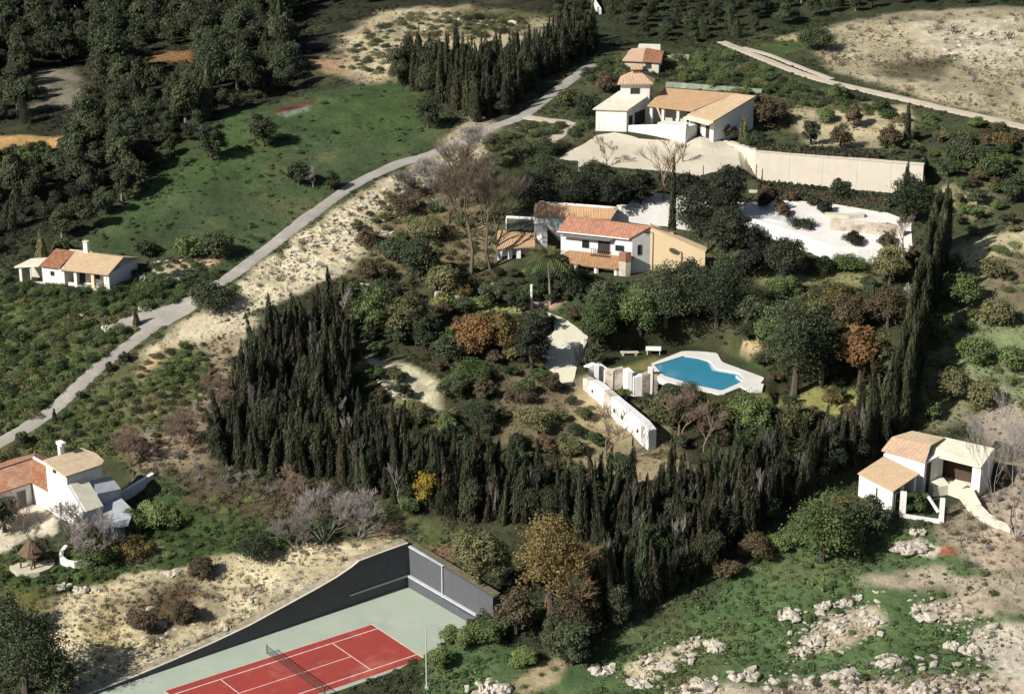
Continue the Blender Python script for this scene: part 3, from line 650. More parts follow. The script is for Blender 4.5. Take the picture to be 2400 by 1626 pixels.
part(A, 'roof', MB().slab([FA(2.7, -0.35, 2.78), FA(10.05, -0.35, 2.72), FA(10.05, 4.2, 3.72), FA(2.8, 4.2, 4.0)], 0.16).slab([FA(10.05, 8.8, 2.2), FA(2.7, 8.8, 2.35), FA(2.8, 4.22, 3.98), FA(10.05, 4.22, 3.70)], 0.16), 'tile_tan', 'sunlit tan tile roof over the porch')
ch = part(A, 'chimney', FA.box(MB(), 4.2, 4.0, 3.2, 0.62, 0.55, 2.1), 'white_wall')
part(ch, 'chimney_cap', FA.box(MB(), 4.12, 3.92, 5.3, 0.78, 0.7, 0.16), 'pale_wall')
for cx, mt in ((4.9, 'white_wall'), (7.45, 'cream_wall'), (9.33, 'white_wall')):
    part(A, 'column', FA.box(MB(), cx - 0.2, 0.0, -0.8, 0.42, 0.42, 3.52), mt)
part(A, 'parapet', FA.box(MB(), 3.75, 0.06, -0.8, 0.92, 0.2, 1.65), 'white_wall')
part(A, 'parapet', FA.box(MB(), 5.15, 0.06, -0.8, 2.05, 0.2, 1.42), 'pale_wall')
part(A, 'parapet', FA.box(MB(), 7.7, 0.06, -0.8, 1.4, 0.2, 1.5), 'white_wall')
part(A, 'porch_floor', FA.box(MB(), 3.31, 0.3, -0.8, 6.28, 1.88, 0.9), 'pale_cement')
opening(A, FA(3.3, 2.2), FA(9.6, 2.2), 1.0, 2.0, ZA + 0.1, ZA + 2.2, 'door'); opening(A, FA(3.3, 2.2), FA(9.6, 2.2), 3.2, 4.2, ZA + 0.9, ZA + 2.2, 'window')
window(A, FA(0, 0), FA(3.3, 0), 1.25, 1.8, ZA + 1.62, ZA + 2.22, 'window_glass', 'wood_dark')
part(A, 'porch_roof', MB().slab([FA(-4.15, -0.1, 2.35), FA(-0.25, -0.3, 2.95), FA(-0.2, 3.2, 3.05), FA(-3.4, 3.2, 2.55)], 0.18), 'pale_cement', 'pale cement roof of the side shelter')
for cx in (-3.55, -1.9):
    part(A, 'column', FA.box(MB(), cx, 0.1, -0.8, 0.36 if cx < -3 else 0.12, 0.3 if cx < -3 else 0.12, 3.1 if cx < -3 else 3.35), 'white_wall')
part(A, 'parapet', FA.box(MB(), -1.75, 0.05, -0.9, 1.6, 0.2, 1.35), 'white_wall')
part(A, 'back_wall', FA.box(MB(), -3.5, 3.0, -0.9, 3.48, 0.2, 3.3), 'pale_wall')

# --- hilltop villa with the tower
zb = ZB
b0, b1 = U(1396, 307, zb), U(1468, 309.5, zb)
bd = (U(1526, 284, zb) - b1)
B = thing('villa', b0, 'hilltop white villa with a square tower and wide tan tile roof', 'house')
wl, wr = b0 + bd, b1 + bd
part(B, 'wing_wall', MB().prism([xy(b0), xy(b1), xy(wr), xy(wl)], zb - 1.5, [zb + 3.5, zb + 3.5, zb + 4.5, zb + 4.5]), 'white_wall')
e = (b1 - b0).normalized(); dn = bd.normalized()
part(B, 'wing_roof', MB().slab([b0 - e * .35 - dn * .3 + K * 3.52, b1 + e * .3 - dn * .3 + K * 3.52, wr + e * .3 + K * 4.65, wl - e * .35 + K * 4.65], 0.16), 'pale_cement', 'pale flat roof over the white front wing')
L = bd.length
opening(B, b1, wr, L * 0.06, L * 0.24, zb + 0.2, zb + 2.35, 'door'); opening(B, b1, wr, L * 0.30, L * 0.86, zb + 0.2, zb + 2.5, 'doorway')
# tower
t0, t1 = U(1454, 229, zb + 4.25), U(1522, 231.5, zb + 4.0); te = (t1 - t0); te.z = 0; tw = te.length; te.normalize(); tn = Vector((-te.y, te.x, 0))
tn = (tn + te * 0.25).normalized(); t0.z = t1.z = zb
TD, TH = 4.3, 6.55
t2, t3 = t1 + tn * TD, t0 + tn * TD
part(B, 'tower', MB().prism([xy(t0), xy(t1), xy(t2), xy(t3)], zb - 1.5, zb + TH), 'white_wall')
cen = (t0 + t1 + t2 + t3) / 4
def out(p, k): return p + (p - cen).normalized() * k
q0, q1, q2, q3 = [out(p, 0.75) + K * (TH - 0.05) for p in (t0, t1, t2, t3)]; ap0 = cen - te * 0.7 + K * (TH + 1.35); ap1 = cen + te * 0.5 + K * (TH + 1.35)
rf = MB(); d_ = K * 0.16
for tri in ([q0, q1, ap1, ap0], [q1, q2, ap1], [q2, q3, ap0, ap1], [q3, q0, ap0]):
    o_, e_ = tri[0], (tri[1] - tri[0]).normalized(); g_ = (tri[1] - tri[0]).cross(tri[2] - tri[0]).normalized().cross(e_)
    rf.face(tri, [((p - o_).dot(e_), (p - o_).dot(g_)) for p in tri])
rf.slab([q0 - K * .01, q1 - K * .01, q2 - K * .01, q3 - K * .01], 0.14)
part(B, 'tower_roof', rf, 'tile_pink', 'hipped pinkish tile roof of the tower')
window(B, t0, t1, tw * 0.34, tw * 0.66, zb + TH - 1.75, zb + TH - 0.85, 'dark_inside', 'wood_dark'); window(B, t1, t2, 1.2, 3.2, zb + TH - 2.6, zb + TH - 0.7, 'window_glass', 'pale_wall')
part(B, 'cupola', MB().prism([xy(cen + a * te + b * tn) for a, b in ((-.55, -.5), (.6, -.5), (.6, .6), (-.55, .6))], zb + TH + 0.9, zb + TH + 1.9), 'brick')
part(B, 'cupola_roof', MB().slab([cen + te * -.95 + tn * -.8 + K * (TH + 1.85), cen + te * .95 + tn * -.8 + K * (TH + 1.85), cen + te * .95 + tn * .9 + K * (TH + 2.25), cen + te * -.95 + tn * .9 + K * (TH + 2.25)], 0.14), 'tile_pink')
# hall
r0, rm, r1 = U(1558, 206, zb + 4.9), U(1722, 219, zb + 4.9), U(1771, 225, zb + 4.9)
e0, em, e2, e1 = U(1517, 247.5, zb + 3.3), U(1624, 260, zb + 3.2), U(1611, 268, zb + 2.95), U(1672, 284.5, zb + 2.8)
part(B, 'roof', MB().slab([e0, em, rm, r0], 0.18), 'tile_orange', 'orange tile roof over the arcade')
part(B, 'roof', MB().slab([e2, e1, r1, rm], 0.18), 'tile_tan', 'pale tan tile roof over the right end')
back = (r0 - e0); back.z = 0; back.normalize()
part(B, 'roof', MB().slab([r1 + back * 3.2 - K * 0.8, r0 + back * 3.2 - K * 0.8, r0 + back * .02, r1 + back * .02], 0.18), 'tile_orange')
w0, w1 = e0 + back * 2.6, em + back * 2.2; 
fw = [xy(w0 - e * 0.3), xy(w1), xy(rm + back * 2.6), xy(r0 + back * 2.8)]
part(B, 'wall', MB().prism(fw, zb - 1.5, [zb + 3.55, zb + 3.5, zb + 4.2, zb + 4.2]), 'pale_wall')
eR = (e1 - e2); eR.z = 0; eR.normalize(); sR = (r1 - e1); sR.z = 0; sR.normalize()
rw = [xy(e2 + sR * .35 + eR * .1), xy(e1 + sR * .35 - eR * .2), xy(r1 - sR * 0.1 - eR * .2), xy(rm)]
part(B, 'wall', MB().prism(rw, zb - 1.5, [zb + 2.78, zb + 2.66, zb + 4.6, zb + 4.6]), 'white_wall')
lw = (Vector((*rw[1], 0)) - Vector((*rw[0], 0))).length
opening(B, rw[0], rw[1], lw * .22, lw * .5, zb - 0.2, zb + 2.1, 'door'); opening(B, rw[0], rw[1], lw * .68, lw * .86, zb - 0.2, zb + 2.1, 'door')
part(B, 'porch_roof', MB().slab([e2 - sR * 1.1 + K * -.35, e1 - sR * 1.1 + K * -.35, e1 + sR * .3 + K * -.12, e2 + sR * .3 + K * -.12], 0.12), 'pale_cement')
for f in (0.04, 0.30, 0.63, 0.97):
    p = e0 + (em - e0) * f; part(B, 'column', MB().box(Vector((p.x, p.y, zb - 0.5)) + back * 0.25, e * 0.42, back * 0.42, K * 3.62), 'white_wall')
arc0, arc1 = Vector((w0.x, w0.y, 0)), Vector((w1.x, w1.y, 0)); la = (arc1 - arc0).length
opening(B, arc0, arc1, la * .10, la * .26, zb + .1, zb + 2.4, 'door'); window(B, arc0, arc1, la * .42, la * .58, zb + .9, zb + 2.2); opening(B, arc0, arc1, la * .72, la * .92, zb + .1, zb + 2.4, 'door')
# terrace walls
a0, a1, a2, a3 = U(1469, 311, zb - .2), U(1540, 322, zb - .2), U(1606, 331, zb - .2), U(1628, 322, zb - .2)
part(B, 'terrace_wall', MB().prism([xy(a0), xy(a1), xy(a1 + back * .4), xy(a0 + back * .4)], zb - 2.5, [zb + .9, zb + 1.75, zb + 1.75, zb + .9]), 'white_wall')
part(B, 'terrace_wall', MB().prism([xy(a1 + e * .02), xy(a2), xy(a3), xy(a3 + back * 1.6), xy(a1 + back * 2.5)], zb - 2.5, [zb + 2.1, zb + 1.9, zb + 1.75, zb + 1.6, zb + 1.9]), 'white_wall')
part(B, 'pier', MB().box(a2 - K * 1.5 - e * .8 + back * .3, e * .75, back * .75, K * 4.05), 'white_wall')
part(B, 'pier', MB().box(U(1662, 311, zb - .5), e * .35, back * .35, K * 2.4), 'white_wall')

# long pale garden wall behind the villa, small buildings on the rise behind the tower
g0, g1 = P(1560, 204), P(1785, 219)
solo('garden_wall', MB().prism([xy(g0), xy(g1), xy(g1 + back * .5), xy(g0 + back * .5)], g1.z - 1.5, [g0.z + .75, g1.z + .6, g1.z + .6, g0.z + .75]), 'mossy_wall', (g0.x, g0.y, g0.z), 'long low grey green wall running behind the villa roof', 'wall')
s0 = P(1464, 168); FS = Frame(s0, -12)
S = thing('outbuilding', s0, 'pink roofed outbuilding rising just behind the villa tower', 'outbuilding')
part(S, 'wall', MB().prism(FS.foot([(0, 0), (5.6, 0), (5.6, 4), (0, 4)]), s0.z - 2, [s0.z + 1.9, s0.z + 1.9, s0.z + 2.6, s0.z + 2.6]), 'pale_wall')
part(S, 'roof', MB().slab([FS(-.4, -.4, 1.95), FS(3.0, -.4, 1.95), FS(2.8, 4.4, 3.1), FS(.4, 4.4, 2.9)], .15), 'tile_pink')
part(S, 'roof', MB().slab([FS(3.05, -.4, 1.98), FS(6.0, -.4, 1.9), FS(5.8, 4.4, 2.7), FS(2.85, 4.4, 3.12)], .15), 'tile_rust')
window(S, FS(0, 0), FS(5.6, 0), 3.4, 4.4, s0.z + .7, s0.z + 1.6, 'dark_inside', 'wood_dark')
s1 = P(1495, 143); FS2 = Frame(s1, -6)
S2 = thing('stone_hut', s1, 'pale stone hut with a flat cream roof on the rise behind the tower', 'hut')
part(S2, 'wall', FS2.box(MB(), 0, 0, -1, 3.4, 3, 2.4), 'pale_wall'); part(S2, 'roof', MB().slab([FS2(-.3, -.3, 1.45), FS2(3.7, -.3, 1.45), FS2(3.5, 5.2, 1.75), FS2(-.1, 5.2, 1.75)], .14), 'pale_cement')
s2 = P(1545, 140); FS3 = Frame(s2, -8)
S3 = thing('ruined_wall', s2, 'broken grey stone wall beside the cream roofed hut', 'ruin')
for k in range(5): part(S3, 'wall_stub', FS3.box(MB(), k * 1.0, R.uniform(0, .5), -1, 0.9, .5, 1.5 + R.uniform(0, .9)), 'stone_wall')

# --- red roofed house in the middle
zc = ZC
c0, c1 = U(1306, 541, zc + 5.1), U(1475, 559, zc + 5.1)          # front eave
k0, k1 = U(1331, 505, zc + 6.5), U(1526, 530, zc + 6.5)          # ridge
ce = (c1 - c0); ce.normalize(); cb = (k1 - c1); cb.z = 0; cb.normalize()
C = thing('red_roofed_house', Vector((c1.x, c1.y, zc)), 'white two storey house with a red tile roof and cream end wall', 'house')
ci = 0.55
f0, f1 = c0 + cb * ci, c1 + cb * ci - ce * .1
bl_, br_ = k0 + cb * 3.5, k1 + cb * 3.5
part(C, 'wall', MB().prism([xy(f0), xy(f1), xy(k1 - ce * .1), xy(br_ - ce * .1), xy(bl_)], zc - 1.5, [zc + 5.05, zc + 5.05, zc + 6.35, zc + 5.3, zc + 5.3]), 'white_wall')
part(C, 'roof', MB().slab([c0, c1, k1, k0], .18).slab([br_ + cb * .5 - K * 1.2, bl_ + cb * .5 - K * 1.2, k0 + cb * .02, k1 + cb * .02], .18), 'tile_red', 'weathered red barrel tile roof')
part(C, 'gutter', MB().tube([c0 - cb * .05 - K * .12, c1 - cb * .05 - K * .12], .09, 6), 'white_paint')
ap = k1 - ce * .1 ; low = U(1653, 588, zc + 2.9)
gd = (Vector((low.x, low.y, 0)) - Vector((ap.x, ap.y, 0))); gl = gd.length; gd.normalize(); gn = Vector((-gd.y, gd.x, 0))
aw = Vector((ap.x, ap.y, zc)) + gd * .02
part(C, 'end_wall', MB().prism([xy(aw), xy(low), xy(low + gn * 1.6), xy(aw + gn * 1.6)], zc - 1.5, [zc + 6.3, zc + 2.85, zc + 2.85, zc + 6.3]), 'cream_wall', 'plain cream end wall under the long slope of the roof')
part(C, 'end_roof', MB().slab([low + gd * .1 - gn * .12 + K * .02, low + gd * .4 + gn * 1.8 + K * -.05, aw + gn * 1.8 + K * 6.40, aw - gn * .12 + K * 6.42], .07), 'cream_wall')
part(C, 'gable_wall', MB().prism([xy(f1 + ce * .02), xy(aw - gd * .03), xy(aw + gn * .3 - gd * .03), xy(f1 + cb * .4)], zc - 1.5, [zc + 4.95, zc + 6.2, zc + 6.2, zc + 4.95]), 'white_wall')
fl = (f1 - f0).length
window(C, f0, f1, fl * .30, fl * .40, zc + 2.95, zc + 4.05, 'window_glass', 'wood_dark'); opening(C, f0, f1, fl * .52, fl * .70, zc + 2.3, zc + 4.35, 'balcony_door')
window(C, f0, f1, fl * .76, fl * .90, zc + 2.95, zc + 3.95, 'window_glass', 'white_paint'); window(C, f1, aw, .8, 1.35, zc + 2.6, zc + 4.0, 'window_glass', 'wood_dark')
part(C, 'veranda_roof', MB().slab([f0 + ce * fl * .12 - cb * 2.6 + K * -4.1, f1 + ce * .3 - cb * 2.6 + K * -4.1, f1 + ce * .3 - cb * .02 + K * -2.7, f0 + ce * fl * .12 - cb * .02 + K * -2.7], .15), 'tile_brown', 'brown tiled veranda roof along the lower storey')
part(C, 'eave_shadow', MB().slab([f0 + ce * fl * .1 - cb * 1.1 + K * -.55, f0 + ce * fl * .78 - cb * 1.1 + K * -.55, f0 + ce * fl * .78 - cb * .02 + K * -.25, f0 + ce * fl * .1 - cb * .02 + K * -.25], .09), 'grey_wood', 'grey slab standing in for the shadow under the eaves')  # dark strip standing for the shadow that the eaves cast
for f in (.14, .42, .70, .98):
    p = f0 + (f1 - f0) * f - cb * 2.4; part(C, 'column', MB().box(Vector((p.x, p.y, zc - 1)), ce * .32, cb * .32, K * 2.0).box(Vector((p.x, p.y, zc - 3)), ce * .32, cb * .32, K * 1.98), 'white_wall')
for f in (.2, .46, .76):
    opening(C, f0, f1, fl * f, fl * (f + .16), zc - .3, zc + .85, 'door')
bal = MB()
for k in range(9): 
    p = f0 + ce * fl * (.5 + .028 * k) - cb * .75; bal.box(Vector((p.x, p.y, zc + 2.25)), ce * .04, cb * .04, K * .85)
p = f0 + ce * fl * .49 - cb * .78; bal.box(Vector((p.x, p.y, zc + 3.08)), ce * fl * .26, cb * .06, K * .06); bal.box(Vector((p.x, p.y, zc + 2.1)), ce * fl * .26, cb * .74, K * .12)
part(C, 'balcony', bal, 'wood_dark')
p = f1 - cb * 2.3 + ce * .35; cs = part(C, 'chimney', MB().box(Vector((p.x, p.y, zc - 1)), ce * .95, cb * .8, K * 4.3), 'stone_wall'); part(cs, 'chimney_cap', MB().box(Vector((p.x, p.y, zc + 2.1)), ce * 1.0 - cb * .05, cb * .85, K * 1.3), 'brick')
p = f1 - cb * 2.9; part(C, 'terrace', MB().prism([xy(f0 - cb * 3.2 + ce * fl * .1), xy(f1 - cb * 3.2 + ce * .4), xy(f1 + ce * .3), xy(f0 + ce * fl * .1)], zc - 1.5, zc - .02), 'pale_cement')
# rear wing and small roofs
v0, v1, v2, v3 = U(1254.5, 475, zc + 6.0), U(1447, 490, zc + 6.0), U(1432, 513, zc + 4.7), U(1250, 504, zc + 4.7)
part(C, 'rear_roof', MB().slab([v3, v2, v1, v0], .16), 'tile_orange', 'long ochre roof of the rear wing')
vb = Vector((v0.x - v3.x, v0.y - v3.y, 0)).normalized()
part(C, 'rear_wall', MB().prism([xy(v3 + vb * .4), xy(v2 + vb * .4), xy(v1 + vb * 3), xy(v0 + vb * 3)], zc - 1, [zc + 4.55, zc + 4.55, zc + 5.4, zc + 5.4]), 'white_wall')
part(C, 'rear_roof', MB().slab([v1 + vb * 3.4 - K * 1.1, v0 + vb * 3.4 - K * 1.1, v0 + vb * .02, v1 + vb * .02], .16), 'tile_orange')
for px, w, h in ((1428, .55, 1.9), (1446, .6, 2.2), (1458, .5, 1.4)):
    p = U(px, 516, zc + 3.9); ct = part(C, 'chimney', MB().box(Vector((p.x, p.y, zc + 2)), ce * w, cb * w, K * (1.8 + h)), 'white_wall'); part(ct, 'chimney_cap', MB().box(Vector((p.x - .08, p.y - .08, zc + 3.8 + h)), ce * (w + .16), cb * (w + .16), K * .14), 'pale_wall')
p = U(1262, 556, zc + 3.2); ct = part(C, 'chimney', MB().box(Vector((p.x - .5, p.y, zc - 1)), ce * 1.05, cb * .8, K * 6.0), 'white_wall', 'broad white chimney at the left end'); part(ct, 'chimney_cap', MB().box(Vector((p.x - .58, p.y - .08, zc + 5.0)), ce * 1.2, cb * .95, K * .16), 'pale_wall')
p = U(1297, 522, zc + 4.3); part(C, 'shutter', MB().box(Vector((p.x, p.y, zc + 3.6)), ce * .7, cb * .15, K * 1.0), 'teal_paint'); part(C, 'link_wall', MB().box(U(1273, 540, zc) - K * 0, ce * 2.2, cb * 4.5, K * 3.9), 'white_wall')
m0, m1, m2, m3 = U(1187, 536, zc + 4.3), U(1254, 538.5, zc + 4.3), U(1252, 514, zc + 4.5), U(1187, 511, zc + 4.5)
PG = thing('pergola', Vector((m0.x, m0.y, zc)), 'pergola with a dark olive canopy and white rim left of the red roof', 'pergola')
part(PG, 'canopy', MB().slab([m0, m1, m2, m3], .1), 'pergola_canvas')
part(PG, 'beam', MB().tube([m3 + K * .12, m2 + K * .12], .22, 6), 'white_paint'); part(PG, 'beam', MB().tube([m3 + K * .05, m0 + K * .05], .09, 6), 'white_paint'); part(PG, 'beam', MB().tube([m2 + K * .05, m1 + K * .05], .09, 6), 'white_paint')
for m_ in (m0, m1, m2, m3): part(PG, 'post', MB().box(Vector((m_.x - .1, m_.y - .1, zc - 1)), (.2, 0, 0), (0, .2, 0), (0, 0, 5.2)), 'white_wall')
n0, n1, n2, n3 = U(1163, 583, zc + 2.6), U(1254, 578, zc + 2.6), U(1254, 539, zc + 3.9), U(1166, 540, zc + 3.9)
AX = thing('annex', Vector((n0.x, n0.y, zc)), 'low annex with an ochre tile roof at the left of the red roofed house', 'annex')
part(AX, 'roof', MB().slab([n0, n1, n2, n3], .16), 'tile_orange')
part(AX, 'wall', MB().prism([xy(n0 + Vector((.3, 1.2, 0))), xy(n1 + Vector((-.2, 1.2, 0))), xy(n2), xy(n3 + Vector((.3, 0, 0)))], zc - 1.5, [zc + 2.7, zc + 2.7, zc + 3.7, zc + 3.7]), 'white_wall')
for f in (.03, .3, .52): 
    p = n0 + (n1 - n0) * f; part(AX, 'column', MB().box(Vector((p.x, p.y + .3, zc - 1.6)), (.6, 0, 0), (0, .5, 0), (0, 0, 4.1)), 'white_wall')
p = U(1208, 648, zc - 1.5); solo('gate_pillar', MB().box(p - K * .6, (.62, 0, 0), (0, .6, 0), (0, 0, 2.0)).slab([p + Vector((-.06, -.06, 1.5)), p + Vector((.68, -.06, 1.5)), p + Vector((.68, .66, 1.5)), p + Vector((-.06, .66, 1.5))], .12), 'white_wall', p, 'white square pillar standing below the annex', 'pillar')

# --- farmhouse at the lower left
FD = Frame(U(78, 1177, ZD), -46); zd = ZD; FD.x *= 1.22; FD.y *= .88
D = thing('farmhouse', FD(0, 0), 'white farmhouse with red and tan tile roofs at the left edge', 'house')
part(D, 'wall', MB().prism(FD.foot([(-0.02, 0), (3.0, 0), (3.0, 5.6), (-0.02, 5.6)]), zd - 2, [zd + 2.65, zd + 2.65, zd + 2.7, zd + 2.7]), 'white_wall')
part(D, 'wall', MB().prism(FD.foot([(-5.6, -8), (0, -8), (0, -.02), (-.04, 5.6), (-5.6, 5.6)]), zd - 2, zd + 2.6), 'white_wall')
part(D, 'roof', MB().slab([FD(0, 0, 2.75) + FD.y * -.15, FD(3.1, -.15, 2.75), FD(3.1, 3.0, 3.75), FD(-3.0, 3.0, 3.75)], .16), 'tile_rust', 'rust red tile roof facing front')
part(D, 'roof', MB().slab([FD(.15, -8.4, 2.65), FD(.15, -.1, 2.7), FD(-3.0, 2.98, 3.78), FD(-3.0, -8.4, 3.78)], .16), 'tile_mottled', 'mottled red and orange tile roof of the left wing')
part(D, 'roof', MB().slab([FD(3.1, 6.0, 2.75), FD(-6.0, 6.0, 2.75), FD(-3.0, 3.03, 3.77), FD(3.1, 3.03, 3.77)], .16).slab([FD(-6.0, 6.0, 2.74), FD(-6.0, -8.4, 2.7), FD(-3.04, -8.4, 3.78), FD(-3.04, 3.0, 3.78)], .16), 'tile_red')
part(D, 'ridge', MB().tube([FD(-3.0, 3.0, 3.86), FD(3.1, 3.0, 3.86)], .17, 6), 'white_paint')
part(D, 'ridge', MB().tube([FD(-3.0, 3.0, 3.88), FD(-3.0, -8.4, 3.88)], .15, 6), 'tile_pink')
part(D, 'downpipe', MB().tube([FD(.06, -.07, 2.6), FD(.06, -.07, -.3)], .05, 6), 'grey_wood')
opening(D, FD(0, -8), FD(0, 0), 4.9, 6.2, zd - .1, zd + 2.05, 'door', 1, 'grey_wood')
part(D, 'tower_wall', MB().prism(FD.foot([(3.02, -.1), (6.6, -.1), (6.6, 5.3), (3.02, 5.3)]), zd - 2, [zd + 6.55, zd + 6.0, zd + 6.0, zd + 6.55]), 'white_wall')
part(D, 'roof', MB().slab([FD(2.9, -.35, 6.68), FD(6.75, -.35, 6.10), FD(6.75, 5.2, 6.10), FD(6.2, 6.1, 6.18), FD(4.6, 6.3, 6.44), FD(2.9, 5.6, 6.68)], .17), 'tile_sand', 'tan tile roof of the taller block')
part(D, 'side_wall', MB().prism(FD.foot([(6.62, -.1), (9.0, -.1), (9.0, 2.6), (6.62, 2.6)]), zd - 2, [zd + 4.9, zd + 2.5, zd + 2.5, zd + 4.9]), 'white_wall')
part(D, 'side_roof', MB().slab([FD(9.15, .25, 2.46), FD(9.15, 2.9, 2.46), FD(6.62, 2.9, 5.0), FD(6.62, .25, 5.0)], .12), 'pale_cement', 'pale lean-to roof on the right side')
part(D, 'rear_wall', MB().prism(FD.foot([(6.62, 2.95), (8.2, 2.95), (8.2, 6.6), (6.62, 6.6)]), zd - 2, [zd + 4.5, zd + 3.6, zd + 3.2, zd + 4.2]), 'grey_cement_and_shade')  # shaded white wall; its shade is put into the grey colour
part(D, 'rear_roof', MB().slab([FD(8.25, 2.9, 1.9), FD(11.4, 2.2, .9), FD(11.9, 4.0, .8), FD(10.6, 6.2, 1.5), FD(8.25, 6.4, 2.2)], .14), 'grey_cement_and_shade', 'low grey roof behind the lean-to')
part(D, 'rear_wall', MB().prism(FD.foot([(8.22, 2.6), (11.1, 2.5), (11.4, 3.9), (10.4, 5.8), (8.22, 6.1)]), zd - 2, [zd + 1.75, zd + .8, zd + .7, zd + 1.35, zd + 2.0]), 'dark_cement')
window(D, FD(3.02, -.1), FD(9, -.1), 2.35, 2.75, zd + .35, zd + 2.1, 'grey_wood', 'wood_dark'); window(D, FD(3.02, -.1), FD(9, -.1), 1.5, 2.2, zd + 5.6, zd + 6.0, 'dark_inside', 'wood_dark')
ch = part(D, 'chimney', FD.box(MB(), 2.5, 2.3, 2.9, .45, .6, 4.9), 'white_wall'); part(ch, 'chimney_cap', FD.box(MB(), 2.4, 2.2, 7.8, .95, .75, .4), 'white_wall')
p0 = P(258, 1186); p1 = P(362, 1120)
solo('garden_wall', MB().prism([xy(p0), xy(p1), (p1.x - .35, p1.y + .35), (p0.x - .35, p0.y + .35)], min(p0.z, p1.z) - 1, [p0.z + .8, p1.z + .6, p1.z + .6, p0.z + .8]), 'white_wall', p0, 'low white garden wall running up beside the farmhouse', 'wall')
p0, p1, p2, p3 = P(212, 1232), P(256, 1214), P(258, 1206), P(214, 1222)
solo('doorstep', MB().prism([xy(p0), xy(p1), xy(p2), xy(p3)], p0.z - 1, p0.z + .5), 'white_wall', p0, 'white stone step at the farmhouse corner', 'step')

# --- white house at the right edge
ze = ZE
def h(px, py, z): return U(px, py, ze + z)
E = thing('white_house', h(2089, 1201, 0), 'white house with pale tile roofs and a curved ramp, at the right edge', 'house')
q0, q1 = h(2011, 1161, 0), h(2089, 1202, 0); qd = (h(2070, 1067, 3.6) - h(2011, 1104, 2.9)); qd.z = 0
q2, q3 = q1 + qd, q0 + qd; qe = (q1 - q0).normalized(); qn = qd.normalized()
part(E, 'porch_wall', MB().prism([xy(q0), xy(q1), xy(q1 + qn * .3), xy(q0 + qn * .3)], ze - 2, ze + 2.85), 'white_wall')
part(E, 'porch_wall', MB().prism([xy(q0 + qn * .32), xy(q0 + qn * .32 + qe * 2.4), xy(q3 + qe * 2.4), xy(q3)], ze - 2, [ze + 2.8, ze + 2.8, ze + 3.3, ze + 3.3]), 'white_wall')
part(E, 'porch_roof', MB().slab([q0 - qn * .2 - qe * .1 + K * 2.95, q1 - qn * .2 + qe * .25 + K * 2.95, q2 + qe * .25 + K * 3.75, q3 - qe * .1 + K * 3.75], .15), 'tile_tan', 'tan tile roof of the small porch block')
part(E, 'column', MB().box(q1 + qn * 1.7 - qe * .55 - K * 1.5, qe * .5, qn * .45, K * 4.5), 'white_wall'); part(E, 'column', MB().box(q2 - qn * .6 - qe * .45 - K * 1.5, qe * .4, qn * .4, K * 4.9), 'white_wall')
ql = (q1 - q0).length; opening(E, q0, q1, ql * .52, ql * .58, ze + .4, ze + 2.3, 'window')
opening(E, q1 + qn * .35, q2, .15, 1.1, ze - .2, ze + 2.4, 'door')
# middle block
mt0, mt1 = h(2071, 1063, 3.9), h(2168, 1082, 4.3); md = Vector((qn.x, qn.y, 0)); mt0z = Vector((mt0.x, mt0.y, ze)); mt1z = Vector((mt1.x, mt1.y, ze))
MDP = 3.6
part(E, 'wall', MB().prism([xy(mt0z), xy(mt1z), xy(mt1z + md * MDP), xy(mt0z + md * MDP)], ze - 2, [ze + 3.9, ze + 4.2, ze + 4.3, ze + 4.25]), 'white_wall')
me_ = (mt1z - mt0z).normalized()
part(E, 'roof', MB().slab([h(2066, 1054, 4.15), h(2169, 1083, 4.35), h(2182, 1043, 5.25), h(2090, 1024, 5.1)], .16), 'tile_pink', 'pinkish patched tile roof of the middle block')
part(E, 'roof', MB().slab([h(2090, 1023.6, 5.1), h(2182, 1042.6, 5.25), h(2214, 1025, 5.3), h(2138, 1009, 5.3)], .16), 'tile_sand', 'upper tan tile roof of the middle block')
# right wing
w0, w1 = h(2183, 1066, 4.2), h(2299, 1095, 4.0); w2, w3 = h(2331, 1050, 4.9), h(2214, 1024, 5.1); we = Vector((w1.x - w0.x, w1.y - w0.y, 0)).normalized(); wn_ = Vector((w2.x - w1.x, w2.y - w1.y, 0)).normalized()
part(E, 'roof', MB().slab([w0, w1, w2, w3, h(2182, 1042, 4.75)], .16), 'pale_cement', 'smooth cream roof of the right wing')
part(E, 'side_wall', MB().prism([xy(w1 - we * .35 + wn_ * .3), xy(w1 + wn_ * .1), xy(w2 - wn_ * .1), xy(w2 - we * .35)], ze - 2, [ze + 3.8, ze + 3.8, ze + 4.7, ze + 4.7]), 'white_wall')
part(E, 'pier', MB().box(Vector((w1.x, w1.y, ze - 2)) - we * 1.1 + wn_ * .25, we * .72, wn_ * .4, K * 5.8), 'white_wall')
part(E, 'pier', MB().box(Vector((w0.x, w0.y, ze - 2)) + we * .05 + wn_ * .25, we * .75, wn_ * .5, K * 6.0), 'white_wall')
part(E, 'back_wall', MB().prism([xy(w0 + wn_ * 2.6), xy(w1 + wn_ * 2.6 - we * .4), xy(w2 - we * .4), xy(w3)], ze - 2, [ze + 4.3, ze + 4.2, ze + 4.6, ze + 4.7]), 'wood_dark', 'dark brown back wall of the open loggia')
part(E, 'loggia_floor', MB().prism([xy(w0 + wn_ * .8), xy(w1 + wn_ * .8 - we * .4), xy(w1 + wn_ * 2.58 - we * .4), xy(w0 + wn_ * 2.58)], ze - 2, ze + .6), 'pale_cement')
gb = Vector((w0.x, w0.y, 0)); part(E, 'doorway', MB().prism([xy(mt1z + me_ * .03 + md * .4), xy(gb - we * .02 + wn_ * .5), xy(gb - we * .02 + wn_ * 1.2), xy(mt1z + me_ * .03 + md * 1.2)], ze - 1, ze + 3.95), 'dark_inside')  # solid dark block in place of the shade in the gap
